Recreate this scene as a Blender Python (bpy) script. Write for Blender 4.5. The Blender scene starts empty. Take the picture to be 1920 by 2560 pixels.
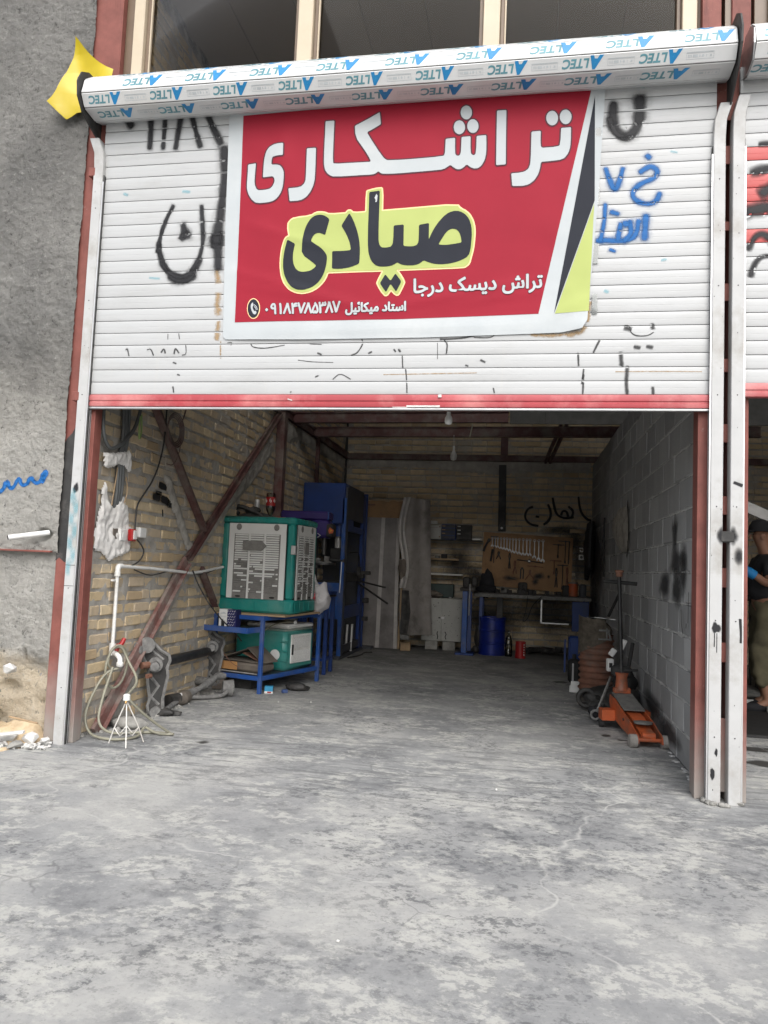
import bpy, bmesh, math, random
from mathutils import Vector, Matrix, Euler, noise as mn
random.seed(7)
S = bpy.context.scene
COL = S.collection
PI = math.pi
rad = math.radians

# ---------------------------------------------------------------- camera, sky, sun, exposure
cam_d = bpy.data.cameras.new('camera'); cam = bpy.data.objects.new('camera', cam_d); COL.objects.link(cam)
cam_d.sensor_fit = 'VERTICAL'; cam_d.sensor_height = 36.0; cam_d.sensor_width = 27.0
cam_d.lens = 1896.99 / 2560 * 36.0
cam_d.clip_start = 0.05; cam_d.clip_end = 400
def _cam():
    yaw, pit, rol = 0.178426, 0.073478, 0.0415286
    f = Vector((-math.sin(yaw)*math.cos(pit), math.cos(yaw)*math.cos(pit), math.sin(pit)))
    r = Vector((math.cos(yaw), math.sin(yaw), 0)); u = r.cross(f)
    c, s = math.cos(rol), math.sin(rol)
    r2 = c*r + s*u; u2 = -s*r + c*u
    m = Matrix(((r2.x, u2.x, -f.x, 2.8276), (r2.y, u2.y, -f.y, -4.4251), (r2.z, u2.z, -f.z, 1.1793), (0, 0, 0, 1)))
    cam.matrix_world = m
_cam()
S.camera = cam
W = bpy.data.worlds.new('World'); S.world = W; W.use_nodes = True
wn = W.node_tree.nodes; wl = W.node_tree.links
for n in list(wn): wn.remove(n)
SUN_EL, SUN_AZ = rad(44), rad(161)      # azimuth measured from +Y clockwise: the light comes over the camera's left shoulder
sky = wn.new('ShaderNodeTexSky'); sky.sky_type = 'NISHITA'; sky.sun_disc = False
sky.sun_elevation = SUN_EL; sky.sun_rotation = SUN_AZ
sky.air_density = 1.0; sky.dust_density = 3.0; sky.ozone_density = 1.0
hs = wn.new('ShaderNodeHueSaturation'); hs.inputs['Saturation'].default_value = 0.34; hs.inputs['Value'].default_value = 1.0
bg = wn.new('ShaderNodeBackground'); bg.inputs['Strength'].default_value = 0.15
wo = wn.new('ShaderNodeOutputWorld')
wl.new(sky.outputs[0], hs.inputs['Color']); wl.new(hs.outputs[0], bg.inputs[0]); wl.new(bg.outputs[0], wo.inputs[0])
sd = bpy.data.lights.new('sun', 'SUN'); sd.energy = 1.2; sd.angle = rad(55); sd.color = (1.0, 0.985, 0.96)
sun = bpy.data.objects.new('sun', sd); COL.objects.link(sun)
_d = Vector((math.sin(SUN_AZ)*math.cos(SUN_EL), math.cos(SUN_AZ)*math.cos(SUN_EL), math.sin(SUN_EL)))
sun.rotation_euler = _d.to_track_quat('Z', 'Y').to_euler(); sun.location = (0, -8, 14)
S.view_settings.view_transform = 'Standard'; S.view_settings.look = 'None'
S.view_settings.exposure = 0.85; S.view_settings.gamma = 1.0
S.view_settings.use_curve_mapping = False
S.render.engine = 'CYCLES'
S.cycles.use_denoising = True
S.cycles.max_bounces = 10; S.cycles.diffuse_bounces = 6; S.cycles.transparent_max_bounces = 16
S.cycles.caustics_reflective = False; S.cycles.caustics_refractive = False

# ---------------------------------------------------------------- material helpers
class NT:
    def __init__(s, name):
        s.m = bpy.data.materials.new(name); s.m.use_nodes = True
        s.t = s.m.node_tree; s.n = s.t.nodes; s.l = s.t.links
        s.n.clear()
        s.out = s.n.new('ShaderNodeOutputMaterial'); s.b = s.n.new('ShaderNodeBsdfPrincipled')
        s.l.new(s.b.outputs[0], s.out.inputs[0])
        s._obj = None
    def put(s, sock, v):
        if isinstance(v, bpy.types.NodeSocket): s.l.new(v, sock)
        else: sock.default_value = v
    def obj(s):
        if s._obj is None: s._obj = s.n.new('ShaderNodeTexCoord').outputs['Object']
        return s._obj
    def geo(s, k): return s.n.new('ShaderNodeNewGeometry').outputs[k]
    def orand(s): return s.n.new('ShaderNodeObjectInfo').outputs['Random']
    def attr(s, name):
        a = s.n.new('ShaderNodeAttribute'); a.attribute_name = name; return a.outputs['Fac']
    def map(s, scale=(1,1,1), rot=(0,0,0), loc=(0,0,0), vec=None):
        m = s.n.new('ShaderNodeMapping'); m.inputs['Scale'].default_value = scale
        m.inputs['Rotation'].default_value = rot; m.inputs['Location'].default_value = loc
        s.l.new(vec or s.obj(), m.inputs['Vector']); return m.outputs[0]
    def noise(s, scale, detail=4, rough=.55, vec=None, dist=0.0):
        n = s.n.new('ShaderNodeTexNoise'); n.inputs['Scale'].default_value = scale
        n.inputs['Detail'].default_value = detail; n.inputs['Roughness'].default_value = rough
        n.inputs['Distortion'].default_value = dist
        s.l.new(vec or s.obj(), n.inputs['Vector']); return n.outputs['Fac']
    def noisec(s, scale, detail=2, vec=None):
        n = s.n.new('ShaderNodeTexNoise'); n.inputs['Scale'].default_value = scale; n.inputs['Detail'].default_value = detail
        s.l.new(vec or s.obj(), n.inputs['Vector']); return n.outputs['Color']
    def vor(s, scale, feature='F1', vec=None, rnd=1.0):
        n = s.n.new('ShaderNodeTexVoronoi'); n.feature = feature; n.inputs['Scale'].default_value = scale
        n.inputs['Randomness'].default_value = rnd
        s.l.new(vec or s.obj(), n.inputs['Vector']); return n.outputs['Distance']
    def ramp(s, fac, stops):
        r = s.n.new('ShaderNodeValToRGB'); el = r.color_ramp.elements
        while len(el) < len(stops): el.new(0.5)
        for e, (p, c) in zip(el, stops):
            e.position = p; e.color = (c[0], c[1], c[2], 1) if not isinstance(c, (int, float)) else (c, c, c, 1)
        s.l.new(fac, r.inputs[0]); return r.outputs[0]
    def mix(s, fac, a, b, mode='MIX'):
        m = s.n.new('ShaderNodeMix'); m.data_type = 'RGBA'; m.blend_type = mode
        s.put(m.inputs[0], fac)
        for i, v in ((6, a), (7, b)):
            if isinstance(v, tuple): v = (v[0], v[1], v[2], 1)
            s.put(m.inputs[i], v)
        return m.outputs[2]
    def math(s, op, a, b=0.0, clamp=False):
        m = s.n.new('ShaderNodeMath'); m.operation = op; m.use_clamp = clamp
        s.put(m.inputs[0], a); s.put(m.inputs[1], b); return m.outputs[0]
    def sep(s, vec=None):
        x = s.n.new('ShaderNodeSeparateXYZ'); s.l.new(vec or s.obj(), x.inputs[0]); return x.outputs
    def warp(s, scale, amt, vec=None):
        c = s.noisec(scale, 3, vec)
        v = s.n.new('ShaderNodeVectorMath'); v.operation = 'MULTIPLY_ADD'
        s.l.new(c, v.inputs[0]); v.inputs[1].default_value = (amt,)*3; s.l.new(vec or s.obj(), v.inputs[2])
        return v.outputs[0]
    def bump(s, h, strength=.3, dist=.01):
        b = s.n.new('ShaderNodeBump'); b.inputs['Strength'].default_value = strength; b.inputs['Distance'].default_value = dist
        s.l.new(h, b.inputs['Height']); s.l.new(b.outputs[0], s.b.inputs['Normal'])
    def fin(s, color, rough=.6, metal=0.0, spec=None):
        if isinstance(color, tuple): color = (color[0], color[1], color[2], 1)
        s.put(s.b.inputs['Base Color'], color); s.put(s.b.inputs['Roughness'], rough); s.put(s.b.inputs['Metallic'], metal)
        if spec is not None: s.b.inputs['Specular IOR Level'].default_value = spec
        return s.m

def simple(name, c, rough=.6, metal=0.0, var=.25, scale=9, bump=.12, dirt=None, dirt_amt=.5, spec=None, bscale=None, dth=.55):
    """painted / plain surface with uneven tone, optional dirt patches and fine relief"""
    N = NT(name)
    n = N.noise(scale, 5, .6)
    lo = tuple(x*(1-var) for x in c); hi = tuple(min(1, x*(1+var)) for x in c)
    col = N.ramp(n, [(.3, lo), (.7, hi)])
    if dirt:
        d = N.noise(scale*.6, 8, .7, N.map(loc=(3.1, 1.7, 5.3)))
        f = N.ramp(d, [(dth-.06, 0.0), (dth+.14, dirt_amt)])
        col = N.mix(f, col, dirt)
    if bump: N.bump(N.noise(bscale or scale*9, 4), bump, .004)
    return N.fin(col, rough, metal, spec)

M = {}
# concrete floor / yard
def m_ground():
    """power-floated concrete: pale dust skin over darker grey, flaking, trowel arcs, hair cracks, oil at the back"""
    N = NT('concrete_floor')
    o = N.obj()
    y = N.sep(o)[1]
    # slow tone of the slab
    big = N.noise(1.15, 8, .66, N.warp(2.2, .25))
    base = N.ramp(big, [(.38, (.205, .209, .212)), (.50, (.285, .288, .285)), (.62, (.375, .373, .356))])
    # dust skin: crisp-edged pale patches over dark worn ones, at three sizes
    def skin(scale, st, rot, loc, lo, hi, wv=.05, ws=11):
        n = N.noise(1.0, 13, .70, N.map((scale, scale*st, 1), (0, 0, rad(rot)), loc, N.warp(ws, wv)))
        return N.ramp(n, [(lo, 0.0), (hi, 1.0)])
    dens = N.noise(.9, 4, .6, N.map(loc=(7.7, 2.2, 0)))
    dmask = N.ramp(dens, [(.40, .15), (.62, 1.0)])
    s1 = skin(2.4, 1.25, 8, (9, 1, 0), .475, .56, .08, 6)
    s2 = skin(9, 1.3, -20, (2, 6, 0), .48, .515, .03, 18)
    s3 = skin(26, 1.2, 20, (5, 3, 0), .49, .52, .012, 40)
    dark = N.math('MULTIPLY', s1, N.math('ADD', N.math('MULTIPLY', s2, .40), N.math('ADD', N.math('MULTIPLY', s3, .30), .10)))
    dark = N.math('MULTIPLY', dark, dmask)
    col = N.mix(N.math('MULTIPLY', dark, .88), base, (.118, .122, .127))
    d2 = N.math('MULTIPLY', N.math('MULTIPLY', s3, s2), N.ramp(N.noise(1.4, 4, .6, N.map(loc=(3, 8, 1))), [(.46, 0.0), (.60, .75)]))
    col = N.mix(d2, col, (.105, .109, .114))
    p1 = skin(3.0, 1.3, -4, (12, 4, 0), .49, .57, .06, 8)
    p2 = skin(14, 1.3, 12, (1, 9, 0), .47, .52, .02, 24)
    pale = N.math('MULTIPLY', p1, N.math('ADD', N.math('MULTIPLY', p2, .7), .15))
    col = N.mix(N.math('MULTIPLY', pale, .9), col, (.465, .462, .428))
    # trowel sweeps: long fine arcs
    swp = N.noise(1.0, 6, .65, N.map((3.5, 70, 1), (0, 0, rad(24)), (1, 5, 0), N.warp(.55, 1.5)))
    col = N.mix(N.math('MULTIPLY', N.ramp(swp, [(.60, 0.0), (.68, .5)]), dmask), col, (.42, .42, .40))
    col = N.mix(N.ramp(swp, [(.28, .25), (.36, 0.0)]), col, (.13, .134, .14))
    # tyre-dragged bands across the threshold
    ty = N.noise(1.0, 7, .7, N.map((2.5, 16, 1), (0, 0, rad(-3)), (4, 4, 0), N.warp(1.2, .2)))
    tm = N.ramp(N.math('ABSOLUTE', N.math('SUBTRACT', y, .2)), [(.5, 1.0), (1.6, 0.0)])
    col = N.mix(N.math('MULTIPLY', N.ramp(ty, [(.52, 0.0), (.58, .6)]), tm), col, (.13, .132, .135))
    # grain
    fine = N.noise(60, 9, .8); mot = N.noise(21, 10, .78, N.warp(14, .03))
    col = N.mix(N.ramp(fine, [(.34, .42), (.47, 0.0)]), col, (.09, .092, .095))
    col = N.mix(N.ramp(mot, [(.54, 0.0), (.66, .45)]), col, (.42, .42, .405))
    # pale filled cracks and hair cracks
    ck = N.vor(.36, 'DISTANCE_TO_EDGE', N.warp(3.5, .16, N.warp(1.0, .7, N.map((1, 1.3, 1), (0, 0, rad(25)), (3.3, .8, 0)))))
    cm = N.math('MULTIPLY', N.ramp(ck, [(.0, .9), (.0012, .6), (.0030, 0.0)]), N.ramp(N.noise(1.6, 6, .7), [(.42, .05), (.56, .85)]))
    col = N.mix(cm, col, (.47, .465, .44))
    ck2 = N.vor(1.1, 'DISTANCE_TO_EDGE', N.warp(6.0, .10, N.warp(2.0, .4, N.map((1, 1.6, 1), (0, 0, rad(-18)), (3, 8, 0)))))
    cm2 = N.math('MULTIPLY', N.ramp(ck2, [(.0, .9), (.002, .5), (.0045, 0.0)]), N.ramp(N.noise(1.0, 5, .7, vec=N.map(loc=(1, 9, 0))), [(.50, 0.0), (.60, .75)]))
    col = N.mix(cm2, col, (.43, .428, .41))
    ck3 = N.vor(.8, 'DISTANCE_TO_EDGE', N.warp(7.0, .08, N.warp(1.7, .5, N.map((1, 1, 1), (0, 0, rad(40)), (9, 1, 0)))))
    cm3 = N.math('MULTIPLY', N.ramp(ck3, [(.0, .6), (.0012, .3), (.0025, 0.0)]), N.ramp(N.noise(1.2, 4, vec=N.map(loc=(6, 3, 0))), [(.54, 0.0), (.62, .8)]))
    col = N.mix(cm3, col, (.085, .087, .09))
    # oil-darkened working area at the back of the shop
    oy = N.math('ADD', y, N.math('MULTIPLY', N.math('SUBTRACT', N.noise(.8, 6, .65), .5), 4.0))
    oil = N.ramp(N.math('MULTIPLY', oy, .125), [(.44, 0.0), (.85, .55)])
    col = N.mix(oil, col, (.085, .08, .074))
    spots = N.ramp(N.noise(4.5, 7, .72, N.map(loc=(11, 4, 2))), [(.66, 0.0), (.70, .6)])
    col = N.mix(spots, col, (.10, .102, .104))
    grit = N.ramp(N.vor(30, 'F1'), [(.0, 1.0), (.07, 0.0)])
    col = N.mix(N.math('MULTIPLY', grit, N.ramp(N.noise(2, 4), [(.5, 0.0), (.6, .55)])), col, (.52, .515, .49))
    N.bump(N.math('ADD', N.math('MULTIPLY', N.math('SUBTRACT', 1.0, dark), .6), N.math('ADD', N.math('MULTIPLY', fine, .5), N.math('MULTIPLY', mot, .5))), .35, .006)
    return N.fin(col, N.ramp(dark, [(0, .9), (1, .6)]), 0, .3)
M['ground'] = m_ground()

def m_brick():
    N = NT('yellow_brick')
    r = N.math('FRACT', N.math('ADD', N.orand(), N.geo('Random Per Island')))
    base = N.ramp(r, [(0, (.46, .345, .215)), (.25, (.58, .455, .285)), (.5, (.64, .52, .345)), (.75, (.56, .445, .305)), (1, (.49, .41, .31))])
    P = N.geo('Position')
    n = N.noise(14, 6, .7, P)
    col = N.mix(N.ramp(n, [(.4, 0.0), (.75, .55)]), base, (.36, .29, .21))
    sm = N.noise(3.0, 8, .72, P)
    col = N.mix(N.ramp(sm, [(.52, 0.0), (.60, .75)]), col, (.37, .345, .31))     # mortar smeared over the face
    so = N.noise(1.1, 5, .6, N.map(loc=(5, 2, 8), vec=P))
    col = N.mix(N.ramp(so, [(.50, 0.0), (.70, .45)]), col, (.22, .18, .135))
    N.bump(N.noise(55, 6, .7, P), .5, .01)
    return N.fin(col, .9, 0, .15)
M['brick'] = m_brick()
def m_mortar(name, a, b, s=1.0):
    N = NT(name); P = N.geo('Position')
    n = N.noise(6*s, 8, .7, P)
    col = N.ramp(n, [(.3, a), (.7, b)])
    N.bump(N.noise(42*s, 7, .75, P), .55, .012)
    return N.fin(col, .95, 0, .1)
M['mortar'] = m_mortar('grey_mortar', (.25, .235, .21), (.46, .435, .395))
M['mortar_pale'] = m_mortar('pale_block_mortar', (.33, .33, .325), (.52, .52, .51))
M['plaster'] = m_mortar('white_plaster', (.62, .60, .57), (.82, .80, .77), 1.2)
def m_block():
    N = NT('grey_block'); P = N.geo('Position')
    r = N.orand()
    base = N.ramp(r, [(0, (.27, .273, .275)), (.5, (.335, .338, .34)), (1, (.40, .402, .403))])
    v = N.noise(1.0, 7, .65, N.map((3, 3, .5), vec=P))
    col = N.mix(N.ramp(v, [(.42, 0.0), (.7, .5)]), base, (.21, .21, .212))
    l = N.noise(2.2, 6, .7, N.map(loc=(9, 3, 1), vec=P))
    col = N.mix(N.ramp(l, [(.52, 0.0), (.72, .5)]), col, (.33, .33, .325))
    N.bump(N.math('ADD', N.noise(70, 5, .75, P), N.noise(16, 5, .6, P)), .5, .006)
    return N.fin(col, .93, 0, .15)
M['block'] = m_block()
def m_stucco():
    N = NT('sprayed_stucco'); P = N.geo('Position')
    a = N.noise(1.1, 7, .65, P); b = N.noise(9, 7, .7, P)
    f = N.math('ADD', N.math('MULTIPLY', a, .80), N.math('MULTIPLY', b, .22))
    col = N.ramp(f, [(.40, (.19, .184, .17)), (.54, (.35, .335, .305)), (.66, (.50, .48, .44))])
    z = N.sep(P)[2]
    zz = N.math('ADD', z, N.math('MULTIPLY', N.math('SUBTRACT', N.noise(1.6, 5, .6, P), .5), 1.2))
    g = N.ramp(N.math('MULTIPLY', zz, .2), [(.42, 0.0), (.54, .6), (1.0, .6)])
    col = N.mix(g, col, N.mix(a, (.16, .16, .157), (.40, .395, .38)))
    pl_ = N.ramp(N.math('MULTIPLY', zz, .2), [(.38, .75), (.46, 0.0)])
    col = N.mix(pl_, col, N.mix(b, (.40, .388, .36), (.74, .715, .66)))
    sand = N.ramp(zz, [(.34, .95), (.58, 0.0)])
    col = N.mix(sand, col, N.mix(b, (.58, .46, .31), (.84, .75, .60)))
    pit = N.noise(26, 9, .82, N.warp(20, .02, P))
    col = N.mix(N.ramp(pit, [(.36, .85), (.44, 0.0)]), col, (.085, .083, .08))
    col = N.mix(N.ramp(pit, [(.56, 0.0), (.64, .5)]), col, (.58, .56, .52))
    h = N.math('ADD', N.math('MULTIPLY', pit, 1.3), N.math('MULTIPLY', N.noise(80, 6, .8, P), .5))
    N.bump(h, 1.0, .035)
    return N.fin(col, .95, 0, .1)
M['stucco'] = m_stucco()
def m_white_slat():
    N = NT('white_shutter_paint'); P = N.geo('Position')
    d = N.noise(1.0, 8, .7, N.map((1.4, 1, 7), vec=P))
    col = N.mix(N.ramp(d, [(.50, 0.0), (.72, .5)]), (.415, .42, .42), (.30, .298, .288))
    sc = N.noise(1.0, 9, .8, N.map((5, 1, 60), vec=P))
    col = N.mix(N.ramp(sc, [(.62, 0.0), (.70, .5)]), col, (.38, .37, .35))
    dr = N.noise(1.0, 6, .7, N.map((16, 1, .7), vec=P))
    col = N.mix(N.ramp(dr, [(.58, 0.0), (.75, .25)]), col, (.47, .45, .40))
    N.bump(N.noise(30, 4, .6, P), .05, .004)
    return N.fin(col, .42, 0, .4)
M['slat'] = m_white_slat()
def m_redox(name, c, dust=(.40, .33, .29)):
    N = NT(name); P = N.geo('Position')
    n = N.noise(5, 7, .7, P)
    col = N.ramp(n, [(.3, tuple(x*.72 for x in c)), (.7, tuple(x*1.25 for x in c))])
    w = N.noise(1.0, 8, .75, N.map((16, 16, 2.2), vec=P))
    col = N.mix(N.ramp(w, [(.56, 0.0), (.66, .45)]), col, tuple(x*.4 for x in c))
    s = N.noise(11, 8, .8, N.map(loc=(4, 8, 1), vec=P))
    col = N.mix(N.ramp(s, [(.64, 0.0), (.70, .8)]), col, dust)
    z = N.math('ADD', N.sep(P)[2], N.math('MULTIPLY', N.math('SUBTRACT', N.noise(4, 5, vec=P), .5), .5))
    col = N.mix(N.ramp(z, [(.0, .85), (.5, 0.0)]), col, (.30, .285, .26))
    N.bump(n, .12, .004)
    return N.fin(col, .62, 0, .3)
M['redox'] = m_redox('red_oxide_paint', (.205, .072, .058))
M['redox_dark'] = simple('dark_red_steel', (.095, .040, .038), .65, 0, .3, 6, .15, (.17, .145, .125), .85, dth=.50)
M['rail'] = simple('white_rail_paint', (.42, .42, .415), .5, 0, .08, 5, .05, (.26, .24, .21), .8, .35, dth=.56)
M['box_white'] = simple('white_box_film', (.60, .605, .60), .38, 0, .05, 4, .05, (.52, .48, .42), .5, dth=.6)
M['alu'] = simple('bare_aluminium', (.55, .55, .55), .38, .7, .12, 8, .06)
M['red_bar'] = simple('red_bottom_bar', (.34, .046, .056), .42, 0, .14, 3, .05, (.60, .30, .28), .55, .4, dth=.52)
M['red_slat'] = simple('red_slat_paint', (.42, .05, .045), .45, 0, .12, 4, .05)
M['rubber'] = simple('black_rubber', (.018, .018, .018), .7, 0, .3, 12, .2)
M['dusty_black'] = simple('dusty_black', (.028, .027, .026), .65, 0, .35, 10, .2, (.12, .11, .10), .6)
M['grey_cable'] = simple('grey_cable', (.10, .105, .105), .6, 0, .2, 12, .1)
M['cream'] = simple('cream_aluminium', (.50, .42, .31), .45, 0, .06, 4, .05, (.45, .35, .24), .5)
M['brown_frame'] = simple('brown_aluminium', (.15, .105, .07), .45, 0, .15, 5, .06)
M['ceiling'] = simple('ceiling_panel', (.18, .15, .118), .8, 0, .10, .8, .06, (.13, .115, .095), .6)
M['teal'] = simple('teal_plastic', (.010, .20, .175), .42, 0, .12, 3, .06, (.16, .26, .23), .45, dth=.52)
M['teal_top'] = simple('dusty_teal', (.08, .20, .17), .7, 0, .2, 6, .08, (.26, .26, .235), .85, dth=.45)
M['louver_white'] = simple('white_louver_panel', (.66, .66, .64), .5, 0, .05, 6, .08)
M['dust_grey'] = m_mortar('dusty_pad_grey', (.17, .165, .155), (.27, .26, .245), 3)
M['blue'] = simple('blue_paint', (.016, .075, .29), .5, 0, .2, 5, .1, (.12, .13, .16), .7, dth=.54)
M['navy'] = simple('navy_machine_paint', (.008, .035, .165), .45, 0, .2, 3, .06, (.03, .035, .05), .6)
M['navy_side'] = simple('worn_machine_side', (.045, .048, .055), .55, 0, .3, 4, .1, (.02, .03, .08), .8)
M['purple'] = simple('purple_blue_paint', (.03, .018, .12), .42, 0, .2, 5, .05)
M['orange'] = simple('orange_jack_paint', (.46, .095, .028), .5, 0, .2, 9, .15, (.13, .085, .06), .85, dth=.51)
M['jack_grey'] = m_mortar('dusty_steel_plate', (.13, .13, .125), (.22, .215, .20), 3)
M['wheel_grey'] = m_mortar('dusty_grey_wheel', (.24, .225, .205), (.38, .36, .335), 3)
M['steel'] = simple('steel', (.50, .50, .50), .4, .4, .15, 12, .06)
M['dark_steel'] = simple('dark_steel', (.07, .07, .07), .45, .6, .3, 12, .1)
M['cast'] = m_mortar('dusty_cast_metal', (.12, .12, .118), (.27, .265, .255), 4)
M['blacktube'] = simple('black_painted_tube', (.010, .010, .011), .45, 0, .3, 14, .15, (.10, .095, .09), .5)
M['rust'] = simple('rusty_brown_steel', (.20, .095, .062), .75, .1, .35, 7, .3, (.16, .135, .115), .75)
M['greasy'] = m_mortar('greasy_cardboard', (.07, .06, .048), (.155, .135, .11), 3)
M['board'] = simple('fibre_board', (.34, .20, .10), .75, 0, .16, 3, .1, (.11, .06, .035), .7, dth=.56)
M['cardboard'] = simple('cardboard', (.30, .18, .09), .8, 0, .15, 5, .12, (.12, .09, .06), .7)
M['card_grey'] = simple('grimy_cardboard', (.135, .115, .095), .85, 0, .25, 5, .2, (.06, .052, .045), .7)
M['card_orange'] = simple('clean_cardboard_side', (.40, .205, .075), .8, 0, .12, 5, .1)
M['wood'] = simple('plywood', (.36, .25, .145), .7, 0, .2, 6, .1)
M['white_pl'] = simple('white_plastic', (.70, .70, .68), .42, 0, .06, 8, .05, (.42, .39, .34), .5)
M['red_pl'] = simple('red_plastic', (.33, .016, .016), .35, 0, .1, 8, .05)
M['blue_pl'] = simple('bright_blue_cloth', (.01, .21, .52), .6, 0, .15, 8, .1)
M['cabinet'] = simple('old_white_cabinet', (.40, .40, .375), .55, 0, .1, 4, .06, (.12, .11, .10), .7, dth=.62)
M['tarp'] = simple('grey_tarpaulin', (.22, .205, .20), .75, 0, .14, 4, .12, (.085, .078, .072), .6)
M['stripe'] = simple('pale_tarpaulin_stripe', (.46, .44, .42), .75, 0, .1, 5, .1, (.15, .14, .13), .5)
M['cloth_pale'] = simple('stained_pale_cloth', (.27, .25, .235), .85, 0, .2, 4, .2, (.05, .045, .04), .75, dth=.58)
M['drum'] = simple('blue_drum_paint', (.006, .020, .21), .4, .1, .15, 5, .06, (.03, .03, .05), .6)
M['olive'] = simple('olive_cloth', (.12, .105, .062), .9, 0, .25, 6, .25, (.05, .045, .032), .7)
M['black_cloth'] = simple('black_cloth', (.014, .014, .017), .9, 0, .3, 8, .15)
M['skin'] = simple('skin', (.27, .135, .085), .55, 0, .12, 9, .06)
M['hose'] = simple('grey_green_hose', (.27, .26, .20), .5, 0, .15, 8, .06, (.13, .12, .10), .6)
M['rod_white'] = simple('white_painted_rod', (.62, .60, .56), .5, 0, .1, 9, .06, (.25, .2, .16), .6)
M['yellow'] = simple('yellow_sheet', (.50, .38, .005), .4, 0, .08, 3, .04)
M['sand'] = m_mortar('sandy_rubble', (.42, .31, .19), (.68, .55, .38), 2)
M['stone_white'] = m_mortar('white_broken_plaster', (.48, .47, .45), (.74, .73, .70), 2)
M['stone_grey'] = m_mortar('grey_rubble', (.22, .215, .20), (.38, .37, .345), 2)
M['flake'] = simple('pale_blue_sheet', (.58, .63, .66), .5, 0, .06, 5, .05)
M['brace_red'] = simple('dusty_red_steel', (.17, .075, .064), .75, 0, .25, 7, .2, (.25, .225, .20), .9, dth=.48)
M['ink_blue'] = simple('blue_print', (.012, .20, .44), .4, 0, .15, 12, 0)
M['ink_teal'] = simple('teal_print', (.10, .25, .29), .4, 0, .2, 12, 0)
M['ink_grey'] = simple('grey_print', (.46, .49, .50), .4, 0, .12, 14, 0)
M['pr_red'] = simple('banner_red', (.275, .015, .030), .62, 0, .06, 2.5, .05, bscale=120, spec=.15)
M['pr_white'] = simple('banner_white', (.42, .445, .455), .62, 0, .04, 2.5, .05, (.55, .56, .55), .4, bscale=120, spec=.15)
M['pr_dark'] = simple('banner_black', (.020, .022, .030), .62, 0, .12, 3, .04, bscale=120, spec=.15)
M['pr_yellow'] = simple('banner_lime', (.37, .42, .14), .62, 0, .05, 3, .04, bscale=120, spec=.15)
M['pr_peach'] = simple('banner_peach_line', (.78, .56, .30), .62, 0, .05, 3, .04, spec=.15)
M['pr_line'] = simple('banner_letter_outline', (.085, .030, .040), .62, 0, .1, 3, .04, spec=.15)
def m_spray(name, c, strength=1.0, breakup=.25):
    N = NT(name); P = N.geo('Position')
    cov = N.attr('cov')
    n = N.noise(28, 6, .75, P)
    f = N.math('MULTIPLY', N.ramp(N.math('ADD', cov, N.math('MULTIPLY', N.math('SUBTRACT', n, .5), breakup*2)), [(.05, 0.0), (.85, 1.0)]), strength)
    N.fin(c, .6, 0, .3)
    tr = N.n.new('ShaderNodeBsdfTransparent'); mx = N.n.new('ShaderNodeMixShader')
    N.l.new(f, mx.inputs[0]); N.l.new(tr.outputs[0], mx.inputs[1]); N.l.new(N.b.outputs[0], mx.inputs[2])
    N.l.new(mx.outputs[0], N.out.inputs[0])
    return N.m
M['spray_k'] = m_spray('black_spray_paint', (.016, .016, .018), .96, .18)
M['spray_u'] = m_spray('blue_spray_paint', (.008, .105, .32), .93, .22)
M['spray_f'] = m_spray('worn_black_marks', (.035, .035, .035), .85, .55)
M['spray_c'] = m_spray('faint_cyan_marks', (.12, .42, .50), .40, .6)
M['spray_r'] = m_spray('brown_glue_stain', (.36, .23, .10), .62, 1.3)
M['soot'] = m_spray('soot_stain', (.030, .030, .032), .72, .4)
M['damp'] = m_spray('oil_stain', (.05, .048, .045), .8, .3)
def m_glass(name, tint, refl):
    N = NT(name)
    g = N.n.new('ShaderNodeBsdfGlossy'); g.inputs['Roughness'].default_value = .03
    t = N.n.new('ShaderNodeBsdfTransparent'); t.inputs[0].default_value = (*tint, 1)
    fr = N.n.new('ShaderNodeFresnel'); fr.inputs[0].default_value = 1.45
    mx = N.n.new('ShaderNodeMixShader')
    N.l.new(N.math('MULTIPLY', fr.outputs[0], refl), mx.inputs[0]); N.l.new(t.outputs[0], mx.inputs[1]); N.l.new(g.outputs[0], mx.inputs[2])
    N.l.new(mx.outputs[0], N.out.inputs[0]); return N.m
M['glass'] = m_glass('window_glass', (.97, .96, .94), .10)
M['clear'] = m_glass('clear_plastic', (.62, .64, .62), 2.5)
def m_film():
    N = NT('thin_plastic_bag'); N.bump(N.noise(14, 6, .7), .9, .03)
    N.fin((.62, .60, .60), .35); N.b.inputs['Alpha'].default_value = .82; return N.m
M['film'] = m_film()

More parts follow.
